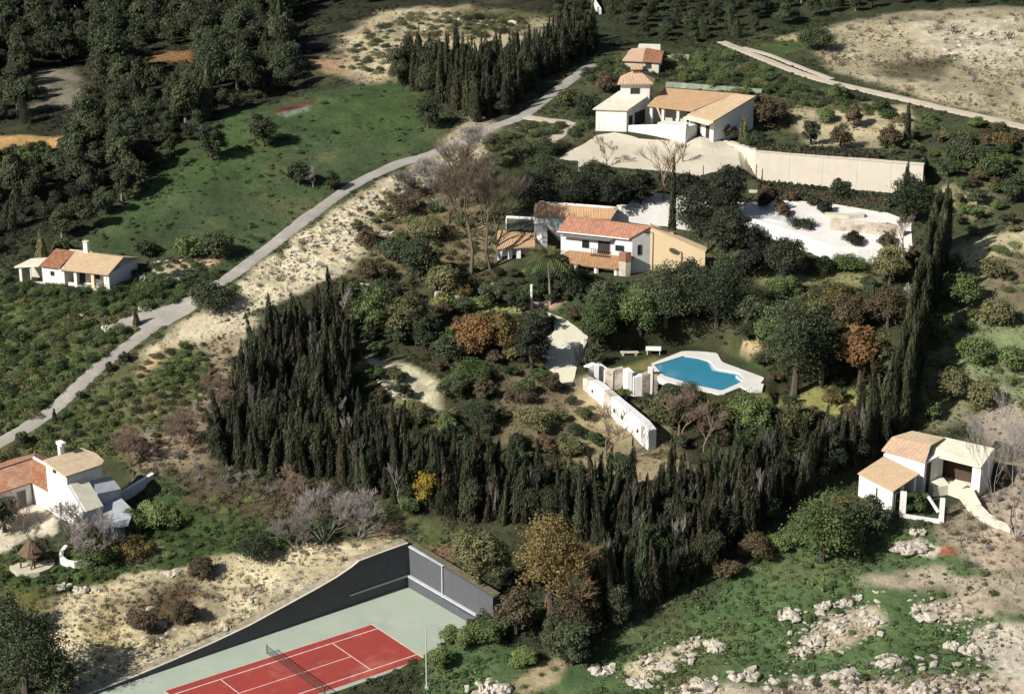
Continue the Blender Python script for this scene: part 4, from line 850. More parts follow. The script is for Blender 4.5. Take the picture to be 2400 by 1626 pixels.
part(E, 'parapet', MB().box(Vector((w0.x, w0.y, ze - 2)) + we * .85 + wn_ * .3, we * 3.9, wn_ * .22, K * 2.75), 'white_wall')
# curved ramp wall
cv = [(2184, 1140, 1.2), (2222, 1134, 1.25), (2252, 1146, 1.2), (2265, 1166, 1.1), (2280, 1188, 1.0), (2305, 1210, .7), (2340, 1230, .45), (2368, 1242, .3)]
RP = MB(); tops = []
for a, b, z in cv:
    p = P(a, b + 18 * z); tops.append((p, z))
for i in range(len(tops) - 1):
    (p, z), (q, z2) = tops[i], tops[i + 1]
    d = (q - p); d.z = 0; d.normalize(); nn2 = Vector((-d.y, d.x, 0)); wd, wd2 = 1.5 - .13 * i, 1.5 - .13 * (i + 1)
    RP.prism([(p.x - nn2.x * wd * .2, p.y - nn2.y * wd * .2), (q.x - nn2.x * wd2 * .2, q.y - nn2.y * wd2 * .2), (q.x + nn2.x * wd2, q.y + nn2.y * wd2), (p.x + nn2.x * wd, p.y + nn2.y * wd)], min(p.z, q.z) - 1.5, [p.z + z, q.z + z2, q.z + z2 + .25, p.z + z + .25])
part(E, 'ramp', RP, 'pale_cement', 'curved cream ramp sweeping down to the right')
p0, p1 = P(2108, 1212), P(2212, 1228)
dd = (p1 - p0); dd.z = 0; ln_ = dd.length; dd.normalize(); n9 = Vector((-dd.y, dd.x, 0)); zt = max(p0.z, p1.z)
part(E, 'garden_wall', MB().prism([xy(p0), xy(p1), xy(p1 + n9 * .3), xy(p0 + n9 * .3)], zt - 1.5, [p0.z + .45, p1.z + .45, p1.z + .45, p0.z + .45]), 'white_wall')
part(E, 'pier', MB().box(p1 - dd * .55 + n9 * .3 - K * 1, dd * .55, n9 * .5, K * 4.0), 'white_wall'); part(E, 'pier', MB().box(p0 + n9 * .32 - K * 1, dd * .7, n9 * .5, K * 4.0), 'white_wall')
part(E, 'brace', MB().tube([p1 - dd * .7 + n9 * .5 + K * 1.3, p1 - dd * 1.9 + n9 * 1.0 + K * 3.0], .2, 6), 'white_wall')

# ------------------------------------------------------------------ tennis court
zc0 = 0.0
TC = thing('tennis_court', U(640, 1540, 0), 'red tennis court with white lines on a pale green surround', 'tennis court')
def quad_sheet(pts, z, th=.03): return MB().slab([U(a, b, z) for a, b in pts], th)
part(TC, 'surround', MB().slab([Vector((p.x, p.y, 0.0)) for p in (C_FL, C_FR, C_MR, C_BR, C_BL)], .2), 'court_green')
# playing area from its four corners
c_fl, c_fr = U(871, 1462, 0), U(994, 1543, 0)      # far baseline
ldir = (U(372, 1622, 0) - c_fl); ldir.normalize(); wdir = (c_fr - c_fl); WID = wdir.length; wdir.normalize()
ldir = (ldir - wdir * ldir.dot(wdir) * .0).normalized()
LEN = (U(637, 1539, 0) - c_fl).length * 2
def cc(u, v, z=0): p = c_fl + ldir * (LEN * u) + wdir * (WID * v); return Vector((p.x, p.y, z))
part(TC, 'playing_area', MB().slab([cc(1, 0, .006), cc(1, 1, .006), cc(0, 1, .006), cc(0, 0, .006)], .004), 'court_red')
def line(u0, v0, u1, v1, w=.11, z=.011):
    a, b = cc(u0, v0, z), cc(u1, v1, z); d = (b - a).normalized(); n = Vector((-d.y, d.x, 0)) * w / 2
    part(TC, 'line', MB().slab([a - n - d * w / 2, b - n + d * w / 2, b + n + d * w / 2, a + n - d * w / 2], .003), 'court_line')
SG = 1.372 / 10.97; SV = 5.485 / 23.77
line(0, 0, 0, 1, .12); line(1, 0, 1, 1, .12)
line(.006, SG, .994, SG, .14); line(.006, 1 - SG, .994, 1 - SG, .14)
line(SV, SG + .014, SV, 1 - SG - .014); line(1 - SV, SG + .014, 1 - SV, 1 - SG - .014); line(SV + .006, .5, 1 - SV - .006, .5)
line(.006, .004, .994, .004, .07); line(.006, .996, .994, .996, .07)
NET = thing('tennis_net', cc(.5, .5), 'dark tennis net stretched across the red court', 'net')
nm_ = MB(); a, b = cc(.5, -.08), cc(.5, 1.06)
m_, t, bs = _nt('net_mesh')
bs.inputs['Base Color'].default_value = (.035, .035, .03, 1); bs.inputs['Roughness'].default_value = .9
nd = (b - a).normalized()
for k in range(0, 11, 2): nm_.tube([a + K * (.06 + .085 * k) - K * 0, (a + b) / 2 + K * ((.06 + .085 * k) * .93), b + K * (.06 + .085 * k)], .014, 3, False)
L_ = (b - a).length
for k in range(int(L_ / .16)):
    s_ = k * .16; hh = .91 * (.93 + .07 * abs(2 * s_ / L_ - 1)); q = a + nd * s_; nm_.tube([q + K * .06, q + K * hh], .012, 3, False)
part(NET, 'net_mesh', nm_, 'net_mesh')
part(NET, 'net_band', MB().tube([a + K * .98, (a + b) / 2 + K * .93, b + K * .98], .03, 5), 'net_mesh')
for q in (a, b): part(NET, 'post', MB().tube([q, q + K * 1.1], .06, 8), 'metal_dark')
# walls of the court
def wall_run(pts, hts, th, base, mat, name, parent):
    mb = MB()
    for i in range(len(pts) - 1):
        p, q = pts[i], pts[i + 1]; d = Vector((q.x - p.x, q.y - p.y, 0)).normalized(); n = Vector((-d.y, d.x, 0)) * th
        mb.prism([xy(p), xy(q), xy(q + n), xy(p + n)], base, [hts[i], hts[i + 1], hts[i + 1], hts[i]])
    return part(parent, name, mb, mat)
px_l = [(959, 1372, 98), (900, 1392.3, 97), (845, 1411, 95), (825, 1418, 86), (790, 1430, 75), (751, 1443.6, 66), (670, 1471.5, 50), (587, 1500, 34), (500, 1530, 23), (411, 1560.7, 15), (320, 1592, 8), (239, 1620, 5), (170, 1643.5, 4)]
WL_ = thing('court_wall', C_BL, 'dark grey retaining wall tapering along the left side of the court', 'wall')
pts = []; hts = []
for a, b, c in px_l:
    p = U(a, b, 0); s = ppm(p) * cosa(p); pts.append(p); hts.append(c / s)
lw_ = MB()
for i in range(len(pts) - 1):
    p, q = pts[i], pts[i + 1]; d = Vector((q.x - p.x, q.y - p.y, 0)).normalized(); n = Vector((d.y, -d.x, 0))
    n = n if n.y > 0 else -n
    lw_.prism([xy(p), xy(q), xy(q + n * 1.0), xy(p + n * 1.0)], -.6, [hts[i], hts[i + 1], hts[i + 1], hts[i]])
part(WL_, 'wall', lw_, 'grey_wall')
cop = MB(); nl = Vector((pts[3].x - pts[0].x, pts[3].y - pts[0].y, 0)).normalized(); nn_ = Vector((nl.y, -nl.x, 0)); nn_ = nn_ if nn_.y > 0 else -nn_
for i in range(len(pts) - 1):
    p, q = pts[i] + nn_ * -.04 , pts[i + 1] + nn_ * -.04
    cop.slab([Vector((q.x, q.y, hts[i + 1] + .07)), Vector((p.x, p.y, hts[i] + .07)), Vector((p.x, p.y, hts[i] + .07)) + nn_ * .22, Vector((q.x, q.y, hts[i + 1] + .07)) + nn_ * .22], .065)
part(WL_, 'coping', cop, 'pale_wall')
ev = MB()
for i in range(len(pts) - 1):
    p, q = pts[i] + nn_ * .2, pts[i + 1] + nn_ * .2
    ev.slab([Vector((q.x, q.y, hts[i + 1] + .06)), Vector((p.x, p.y, hts[i] + .06)), Vector((p.x, p.y, hts[i] + .12)) + nn_ * 1.0, Vector((q.x, q.y, hts[i + 1] + .12)) + nn_ * 1.0], .05)
part(WL_, 'earth_edge', ev, 'dry_earth')
lg0 = U(959, 1372, 0); lg1 = U(820, 1419.5, 0); ld = (lg1 - lg0).normalized(); ln2 = Vector((-ld.y, ld.x, 0)); ln2 = ln2 if ln2.y < 0 else -ln2
part(WL_, 'ledge', MB().prism([xy(lg0), xy(lg1), xy(lg1 + ln2 * .16), xy(lg0 + ln2 * .16)], 1.3, [1.52, 1.45, 1.45, 1.52]), 'grey_ledge')
WE = thing('court_end_wall', C_BR, 'lit grey end wall of the court with a pale ledge and post', 'wall')
en = (C_BR - C_BL); en.z = 0; eL = en.length; en.normalize(); eo = Vector((-en.y, en.x, 0)); eo = eo if eo.y > 0 else -eo
eb = C_BL + en * .0
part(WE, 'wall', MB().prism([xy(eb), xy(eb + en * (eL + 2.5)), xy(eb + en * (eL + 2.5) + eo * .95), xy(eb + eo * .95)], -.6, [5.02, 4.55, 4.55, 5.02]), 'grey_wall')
part(WE, 'plinth', MB().prism([xy(eb - eo * .02), xy(eb + en * eL - eo * .02), xy(eb + en * eL - eo * .3), xy(eb - eo * .3)], .0, [1.3, .9, .9, 1.3]), 'grey_wall')
part(WE, 'ledge', MB().prism([xy(eb - eo * .02), xy(eb + en * eL - eo * .02), xy(eb + en * eL - eo * .36), xy(eb - eo * .36)], 1.305 - .0, [1.50, 1.45, 1.45, 1.50]), 'grey_ledge')
part(WE, 'coping', MB().prism([xy(eb - eo * .05), xy(eb + en * (eL * .5) - eo * .05), xy(eb + en * (eL * .5) + eo * .25), xy(eb + eo * .25)], 4.9, [5.1, 4.86, 4.86, 5.1]), 'grey_ledge')
part(WE, 'earth_edge', MB().slab([eb + eo * .27 + K * 5.07, eb + en * (eL + 2.4) + eo * .27 + K * 4.62, eb + en * (eL + 2.4) + eo * 1.15 + K * 4.7, eb + eo * 1.15 + K * 5.15], .04), 'earth_brown')
pp = eb + en * (eL * .5) - eo * .12; part(WE, 'post', MB().tube([pp, pp + K * 5.0], .09, 8), 'metal_pale')
lp = P(1000, 1612); POLE = thing('floodlight_pole', lp, 'tall thin pale pole at the near corner of the red court', 'pole')
part(POLE, 'pole', MB().tube([lp - K * .3, lp + K * 7.2], [.09, .05], 8), 'metal_pale'); part(POLE, 'base', MB().box(lp + Vector((-.2, -.2, -.4)), (.4, 0, 0), (0, .4, 0), (0, 0, .6)), 'grey_cement_and_shade')
pq = P(1094, 1622); solo('marker_post', MB().box(pq + Vector((-.2, -.2, -.5)), (.38, 0, 0), (0, .38, 0), (0, 0, 1.2)).slab([pq + Vector((-.24, -.24, .78)), pq + Vector((.22, -.24, .78)), pq + Vector((.22, .22, .78)), pq + Vector((-.24, .22, .78))], .08), 'pale_wall', pq, 'short pink stone post in the grass right of the court', 'post')

# ------------------------------------------------------------------ swimming pool
zp = Z_POOL
PL = thing('swimming_pool', U(1640, 880, zp), 'angular blue swimming pool with a white edge', 'swimming pool')
WT = [(1533, 855), (1604, 833), (1638, 838), (1666, 847), (1677, 864), (1731, 873), (1748, 890), (1692, 915), (1627, 901), (1556, 880)]
DK = [(1527, 851), (1600, 822), (1640, 823), (1681, 827), (1692, 848), (1793, 885), (1776, 906), (1740, 905), (1693, 924), (1625, 910), (1545, 888)]
m0_ = MB().slab([U(a, b, zp + .02) for a, b in WT[::-1]], .05)
wtr = part(PL, 'water', m0_, 'pool_water')
surf('pool_shallow', (0.42, 0.56, 0.58), (0.34, 0.50, 0.54), 0.5, 0.15, 0.1, 0.01)
part(PL, 'shallow_step', MB().slab([U(a, b, zp + .035) for a, b in ((1748, 890), (1731, 873), (1677, 864), (1666, 847), (1659, 848), (1669, 868), (1724, 878), (1737, 891))], .012), 'pool_shallow')
bd_ = MB(); zo, zi = zp + .16, zp + .16
def ringband(outer, inner, z, z0, mb):
    # stitch the two outlines by nearest fraction of their length
    def dense(pl, n=60):
        P_ = [Vector(U(a, b, z)) for a, b in pl]; seg = [(P_[(i + 1) % len(P_)] - P_[i]).length for i in range(len(P_))]; T = sum(seg); o = []
        for k in range(n):
            s = T * k / n; i = 0
            while s > seg[i]: s -= seg[i]; i += 1
            o.append(P_[i] + (P_[(i + 1) % len(P_)] - P_[i]) * (s / seg[i]))
        return o
    A_, B_ = dense(outer), dense(inner)
    for i in range(60):
        j = (i + 1) % 60
        mb.face([A_[i], A_[j], B_[j], B_[i]])
        dz = K * (z - z0); mb.face([B_[i], B_[j], B_[j] - dz, B_[i] - dz]); mb.face([A_[i], A_[j], A_[j] - dz, A_[i] - dz])
    return mb
part(PL, 'edge', ringband(DK, WT, zp + .16, zp - .5, bd_), 'white_paving')
bare_px(DK, zp, .2)
p0 = U(1747, 905, zp); part(PL, 'step_rim', MB().prism([xy(U(*q, zp)) for q in ((1724, 885), (1735, 893), (1762, 897), (1790, 905), (1786, 920), (1760, 921), (1735, 909), (1742, 897))], zp - .8, zp + .3), 'white_paving')
rw = [(1350, 861), (1372, 855), (1396, 852), (1418, 858), (1438, 860), (1462, 858), (1488, 873), (1505, 872), (1522, 870), (1543, 869)]
RW = thing('retaining_wall', U(1440, 866, zp), 'patched white and stone retaining wall at the left end of the pool terrace', 'wall')
pw = [U(a, b + 8, zp + .3) for a, b in rw]; tz = [zp + v for v in (.15, .35, .75, .2, .25, .45, .1, .3, .5, .3)]
for i, mt in enumerate(['white_wall', 'white_wall', 'white_wall', 'stone_wall', 'stone_wall', 'white_wall', 'white_wall', 'rubble_wall', 'rubble_wall']):
    p, q = pw[i], pw[i + 1]; d = Vector((q.x - p.x, q.y - p.y, 0)).normalized(); n = Vector((-d.y, d.x, 0)) * .7; fw_ = Vector((d.y, -d.x, 0)) * (.12 * (i % 2))
    part(RW, 'wall_panel', MB().prism([xy(p + fw_), xy(q - d * .02 + fw_), xy(q + n - d * .02), xy(p + n)], zp - 4, [tz[i], tz[i + 1], tz[i + 1] + .05, tz[i] + .05]), mt)
for a, b, hh in ((1398, 858, 1.1), (1476, 870, .9), (1524, 868, 1.5)):
    q = U(a, b + 8, zp + .3); part(RW, 'pier', MB().box(q + Vector((-.3, -.35, -3.8)), (.6, 0, 0), (0, .7, 0), (0, 0, 3.8 + hh * .6)), 'white_wall')
opening(RW, xy(pw[2]), xy(pw[3]), .3, .75, zp - .5, zp + .3, 'slit')
st = [(1366, 912), (1382, 924), (1398, 938), (1415, 955), (1432, 972), (1450, 990), (1468, 1006), (1487, 1024), (1504, 1040), (1520, 1054)]
SW = thing('stepped_wall', P(1440, 980), 'white stepped wall with arched openings running down from the pool', 'wall')
pw = [P(a, b) for a, b in st]; hh = [1.5, 1.9, 2.2, 2.35, 2.45, 2.6, 2.7, 2.8, 2.9, 2.6]
for i in range(9):
    p, q = pw[i], pw[i + 1]; d = Vector((q.x - p.x, q.y - p.y, 0)).normalized(); n = Vector((-d.y, d.x, 0)); n = n if n.x > 0 else -n
    w_ = 1.15; o_ = n * (-.04 * (i % 2))
    part(SW, 'wall_panel', MB().prism([xy(p + o_), xy(q - d * .02 + o_), xy(q - d * .02 + n * w_), xy(p + n * w_)], min(p.z, q.z) - 1.2, [p.z + hh[i], q.z + hh[i + 1] - .02, q.z + hh[i + 1] - .12, p.z + hh[i] - .1]), 'stone_wall' if i in (0, 3) else 'white_wall')
    sg_ = 1 if n.dot(Vector((d.y, -d.x, 0))) < 0 else -1
    if i in (1, 4, 5, 7):
        L9 = Vector((q.x - p.x, q.y - p.y, 0)).length; a9 = Vector((p.x, p.y, 0)) + o_ + d * L9 * .3; rr_ = L9 * .13; zc9 = (p.z + q.z) / 2 + hh[i] * .46
        ar = [a9 + d * (rr_ + rr_ * math.cos(t9)) + K * (zc9 + rr_ * math.sin(t9)) for t9 in [math.pi * k9 / 6 for k9 in range(7)]] + [a9 + K * (zc9 - .75 * rr_ * 2), a9 + d * rr_ * 2 + K * (zc9 - .75 * rr_ * 2)]
        ar = ar[:7] + [ar[7], ar[8]]
        part(SW, 'arched_opening', MB().slab([v9 - n * .03 for v9 in ar], .2, tuple(n)), 'dark_inside')  # flat slab, the shade of the arch put into its dark colour
tb = U(1530, 828, zp); TB = thing('garden_table', tb, 'low white table on the grass beside the pool', 'table')
part(TB, 'top', MB().slab([tb + Vector((-1.0, -.7, .75)), tb + Vector((1.0, -.9, .75)), tb + Vector((1.1, .6, .75)), tb + Vector((-.9, .7, .75))], .08), 'white_paint')
for a, b in ((-.8, -.6), (.8, -.7), (.8, .5), (-.8, .5)): part(TB, 'leg', MB().box(tb + Vector((a, b, -.4)), (.08, 0, 0), (0, .08, 0), (0, 0, 1.06)), 'white_paint')
tb = U(1475, 832, zp); BN = thing('stone_bench', tb, 'pale stone bench in the shade left of the pool', 'bench')
part(BN, 'seat', MB().box(tb + Vector((-1.2, -.3, .35)), (2.4, 0, 0), (0, .5, 0), (0, 0, .15)), 'stone_wall')
for a in (-1.0, .7): part(BN, 'leg', MB().box(tb + Vector((a, -.25, -.5)), (.3, 0, 0), (0, .4, 0), (0, 0, .84)), 'stone_wall')

# ------------------------------------------------------------------ fences, lamps, poles, small walls
fp = [(1392, 372), (1648, 400), (1772, 402), (1853, 418), (1916, 430), (1998, 445), (2122, 440)]
for i, (a, b) in enumerate([(1648, 412), (1772, 420), (1853, 428), (1916, 434), (1998, 442), (2088, 447)]):
    q = P(a, b); hgt = [1.5, 2.2, 1.3, 2.2, 3.4, 2.5][i]
    solo('fence_post', MB().tube([q - K * .4, q + K * hgt], [.08, .06], 6).tube([q + K * hgt, q + K * (hgt + .06)], .08, 6), 'wood_dark', q, ['thin dark fence post left of the drive hedge, just right of the leafless tree', 'tall thin fence post at the left end of the long drive hedge', 'short thin fence post, third from left along the drive', 'thin fence post in the middle of the long drive hedge', 'tallest thin fence post along the drive', 'dark fence post at the right end of the drive'][i], 'post', 'posts along the sandy drive')
lq = P(1529, 652); LM = thing('street_lamp', lq, 'street lamp with a flat dark head in front of the cream wall', 'street lamp')
s = ppm(lq) * cosa(lq); lh = (652 - 547) / s
part(LM, 'pole', MB().tube([lq - K * .3, lq + K * lh], [.1, .07], 8), 'metal_dark')
hd = lq + K * lh; arm = part(LM, 'arm', MB().tube([hd, hd + Vector((-.5, 0, .12))], .05, 6), 'metal_dark')
part(LM, 'lamp_head', MB().prism([(hd.x - 1.0 + .55 * math.cos(t_ * .7854), hd.y + .35 * math.sin(t_ * .7854)) for t_ in range(8)], hd.z + .02, hd.z + .2), 'metal_dark')
wq = P(1246, 722); solo('white_post', MB().tube([wq - K * .3, wq + K * 3.2], .17, 8).tube([wq + K * 3.2, wq + K * 3.3], .2, 8), 'white_paint', wq, 'slim white post standing near the palm', 'post')
tw = [(1692, 332), (1772, 357), (1852, 363.5), (1930, 370), (2010, 376.5), (2090, 383), (2165, 389)]
TWL = thing('terrace_wall', U(1772, 357, Z_TW), 'long smooth beige retaining wall right of the sandy drive', 'wall')
for i in range(6):
    p, q = U(*tw[i], Z_TW), U(*tw[i + 1], Z_TW); d = Vector((q.x - p.x, q.y - p.y, 0)).normalized(); n = Vector((-d.y, d.x, 0)) * 1.3
    part(TWL, 'wall_panel', MB().prism([xy(p), xy(q - d * .025), xy(q - d * .025 + n), xy(p + n)], Z_TW - 7, Z_TW + .1), 'beige_wall')
    part(TWL, 'coping', MB().box(p - n * .06 + K * .102, q - p, n * .4, K * .12), 'pale_wall')
# low walls of the forecourt
def low_wall(px, hgt, th, mat, name, label, cat='wall', group=None):
    pts = [P(a, b) for a, b in px]; o = thing(name, pts[0], label, cat, group)
    for i in range(len(pts) - 1):
        p, q = pts[i], pts[i + 1]; d = Vector((q.x - p.x, q.y - p.y, 0)).normalized(); n = Vector((-d.y, d.x, 0)) * th
        part(o, 'wall_panel', MB().prism([xy(p), xy(q - d * .02), xy(q - d * .02 + n), xy(p + n)], min(p.z, q.z) - .8, [p.z + hgt, q.z + hgt, q.z + hgt, p.z + hgt]), mat)
    return o
low_wall([(1762, 547), (1815, 562), (1862, 580), (1910, 597), (1950, 611), (2010, 616), (2072, 618)], 2.1, .45, 'white_wall', 'yard_wall', 'white front wall along the lower edge of the white forecourt')
low_wall([(1745, 512), (1800, 514), (1850, 521)], .55, .25, 'grey_cement_and_shade', 'low_wall', 'low grey kerb wall across the left of the white forecourt')
low_wall([(1945, 540), (2000, 545), (2060, 553), (2118, 556)], 1.7, .4, 'stone_wall', 'low_wall', 'dark stone wall at the right of the white forecourt')
low_wall([(1932, 512), (1990, 516), (2026, 512)], .7, .9, 'pale_wall', 'planter_box', 'long pale planter box on the white forecourt', 'planter')
low_wall([(1755, 455), (1810, 458), (1900, 470), (2000, 478)], .6, .3, 'pale_wall', 'low_wall', 'low pale wall under the drive hedge')
low_wall([(1355, 412), (1378, 414)], 2.6, .4, 'pale_wall', 'low_wall', 'short pale wall end among the dark trees behind the house')
low_wall([(820, 677), (865, 681)], .8, .5, 'pale_wall', 'low_wall', 'short pale wall on the slope above the dark plantation')
low_wall([(1018, 700), (1060, 708), (1100, 716)], .9, .8, 'stone_wall', 'low_wall', 'mossy stone wall left of the bright yucca')
# planters by the farmhouse
pb = P(75, 1322)
solo('round_bed', MB().prism([(pb.x + 2.6 * math.cos(t_ * .5236), pb.y + 2.6 * math.sin(t_ * .5236)) for t_ in range(12)], pb.z - 1.5, pb.z + .14), 'sandy_drive', pb, 'round pale earth bed with a thatched umbrella below the farmhouse', 'flower bed')
UM = thing('thatch_umbrella', pb + K * .14, 'brown thatched umbrella shelter on the round pale bed', 'shelter')
ub = pb + K * .14; part(UM, 'post', MB().tube([ub, ub + K * 2.4], .12, 6), 'wood_dark')
cone = MB(); rr = [(ub + Vector((1.7 * math.cos(t_ * .3927) * R.uniform(.75, 1.15), 1.7 * math.sin(t_ * .3927) * R.uniform(.85, 1.1), 1.5 + R.uniform(-.2, .15)))) for t_ in range(16)]
for t_ in range(16): cone.face([rr[t_], rr[(t_ + 1) % 16], ub + K * 3.1]); cone.face([rr[(t_ + 1) % 16], rr[t_], ub + K * 2.2])
part(UM, 'thatch', cone, 'thatch')
for a in (-1.0, .6): part(UM, 'post', MB().tube([ub + Vector((a, -1.2, 0)), ub + Vector((a * .9, -1.1, 1.7))], .1, 6), 'wood_dark')
cw = [P(a, b) for a, b in ((152, 1290), (141, 1304), (140, 1318), (152, 1328), (175, 1332), (214, 1322))]
CWL = thing('curved_wall', cw[2], 'curved white planter wall on the grass below the farmhouse', 'planter')
for i in range(5):
    p, q = cw[i], cw[i + 1]; d = Vector((q.x - p.x, q.y - p.y, 0)).normalized(); n = Vector((-d.y, d.x, 0)) * .45
    part(CWL, 'wall_panel', MB().prism([xy(p), xy(q - d * .01), xy(q - d * .01 + n), xy(p + n)], min(p.z, q.z) - .6, [p.z + .75, q.z + .75, q.z + .75, p.z + .75]), 'white_wall')
tp = [P(1385, -6), P(1390, 15), P(1402, 36)]
low_wall([(1385, -4), (1391, 16), (1403, 35)], 1.1, .5, 'white_wall', 'boundary_wall', 'thin white wall running downhill at the top edge')

# ------------------------------------------------------------------ plants: mesh builders
def rot_basis(n, rng, upright=0.0):
    r = rng.normal(size=n.shape); r[:, 2] += upright * 6
    n = n / (np.linalg.norm(n, axis=1)[:, None] + 1e-9)
    t = r - n * (r * n).sum(1)[:, None]; t /= np.linalg.norm(t, axis=1)[:, None] + 1e-9
    return t, np.cross(n, t)
def leaves_np(c, n, size, aspect, rng, tint, upright=0.0):
    """one four-sided leaf spray at every point C, facing roughly N"""
    n = n + rng.normal(size=n.shape) * (0.3 if upright > .8 else 0.6)
    t, b = rot_basis(n, rng, upright); s = (size * rng.uniform(0.6, 1.35, len(c)))[:, None]
    k = rng.uniform(-.4, .4, (len(c), 1))
    v = np.stack([c - t * s + b * s * aspect, c + t * s * (1 + k * .5) + b * s * k, c - t * s * (.6 + k) - b * s * aspect], 1).reshape(-1, 3)
    q = np.arange(len(v)).reshape(-1, 3); return v, q, np.repeat(tint, 3)
def cloud_mesh(name, mat, v, q, tint):
    return np_mesh(name, v, q, mat, [('tint', 'FLOAT', np.clip(tint, 0, 1).astype(np.float32))], False)
def crown_mesh(name, mat, Rx, Hh, z0, seed, nclump=26, nleaf=2200, leaf=.26, aspect=.6, flat=1.0, open_=0.0, cone=0.0, upright=0.0):
    """foliage in uneven clumps spread over and inside an egg-shaped volume"""
    rng = np.random.RandomState(seed)
    d = rng.normal(size=(nclump, 3)); d[:, 2] = np.abs(d[:, 2]) * 1.3 - 0.85; d /= np.linalg.norm(d, axis=1)[:, None]
    rad = rng.uniform(.45, .86, nclump)
    cc_ = d * rad[:, None] * np.array([Rx, Rx, Hh / 2]); cr = rng.uniform(.16, .46, nclump) ** 1.15 * Rx
    nleaf = int(nleaf * 2.7); leaf *= .64; stray = rng.rand(nleaf) < .07
    if cone: cc_[:, :2] *= (1 - cone * np.clip(cc_[:, 2] / Hh + .5, 0, 1))[:, None]; cr *= (1 - .6 * cone * np.clip(cc_[:, 2] / Hh + .5, 0, 1))
    core = rng.normal(size=(max(3, nclump // 5), 3)) * np.array([Rx, Rx, Hh / 2]) * .25
    cc_ = np.vstack([cc_, core]); cr = np.concatenate([cr, np.full(len(core), Rx * .5)]); rad = np.concatenate([rad, np.full(len(core), .3)])
    ct = rng.uniform(0.1, 0.9, len(cc_)); k = rng.choice(len(cc_), nleaf, p=cr**2 / (cr**2).sum())
    u = rng.normal(size=(nleaf, 3)); u /= np.linalg.norm(u, axis=1)[:, None]; u[:, 2] = np.where(u[:, 2] < -.5, -u[:, 2] * .6, u[:, 2])
    c = cc_[k] + u * (cr[k] * np.where(stray, rng.uniform(1.0, 1.5, nleaf), rng.uniform(.45, 1.08, nleaf) ** .7))[:, None] * np.array([1, 1, .85 * flat])
    c[:, 2] += z0 + Hh / 2; c[:, 2] = np.maximum(c[:, 2], .05)
    tint = ct[k] * .65 + rng.uniform(0, .35, nleaf)
    if open_: m = rng.rand(nleaf) > open_; c, u, tint = c[m], u[m], tint[m]
    return cloud_mesh(name, mat, *leaves_np(c, u + np.array([0, 0, .35]), leaf, aspect, rng, tint, upright))
def cypress_mesh(name, mat, Rr, Hh, seed, nleaf=1300, leaf=.34, blunt=.62):
    """upright spire of several leaders, each clothed in narrow vertical sprays"""
    rng = np.random.RandomState(seed); nl = 7
    la = np.arange(nl) * 2.4 + rng.uniform(-.4, .4, nl); lr = Rr * np.where(np.arange(nl) == 0, 0, rng.uniform(.35, .62, nl)); lh = Hh * np.where(np.arange(nl) == 0, 1.0, rng.uniform(.55, .93, nl))
    k = rng.choice(nl, nleaf, p=lh / lh.sum()); t = rng.beta(1.0, 1.1, nleaf); ph = rng.uniform(0, 2 * np.pi, nleaf)
    r = Rr * .5 * (1 - t) ** max(blunt, .3) * rng.uniform(.35, 1.1, nleaf); sw = np.minimum(1, .45 + t * 3) * (1 - .45 * t)
    c = np.stack([lr[k] * np.cos(la[k]) * sw + r * np.cos(ph), lr[k] * np.sin(la[k]) * sw + r * np.sin(ph), t * lh[k]], 1)
    n = np.stack([np.cos(ph), np.sin(ph), np.full(nleaf, .12)], 1)
    lt = rng.uniform(.1, .9, nl); tint = lt[k] * .6 + rng.uniform(0, .4, nleaf) + np.where(rng.rand(nleaf) < .03, .6, 0)
    return cloud_mesh(name, mat, *leaves_np(c, n, leaf, .16, rng, tint, 1.6))
def trunk_mesh(name, mat, h_, r_, seed, limbs=4, spread=1.0):
    rng = random.Random(seed); mb = MB()
    x = y = 0; pts = []
    for i in range(5): pts.append((x, y, h_ * i / 4 - (.4 if i == 0 else 0))); x += rng.uniform(-.06, .06) * h_ * .3; y += rng.uniform(-.06, .06) * h_ * .3
    mb.tube(pts, [r_ * 1.25, r_, r_ * .8, r_ * .6, r_ * .3], 6)
    for k in range(limbs):
        a = rng.uniform(0, 6.28); b = Vector(pts[2 + (k % 2)]); e_ = b + Vector((math.cos(a), math.sin(a), .8)) * spread * rng.uniform(.6, 1.1)
        mb.tube([b, (b + e_) / 2 + Vector((0, 0, .1)), e_], [r_ * .45, r_ * .3, r_ * .12], 4)
    return mb.mesh(name, mat)
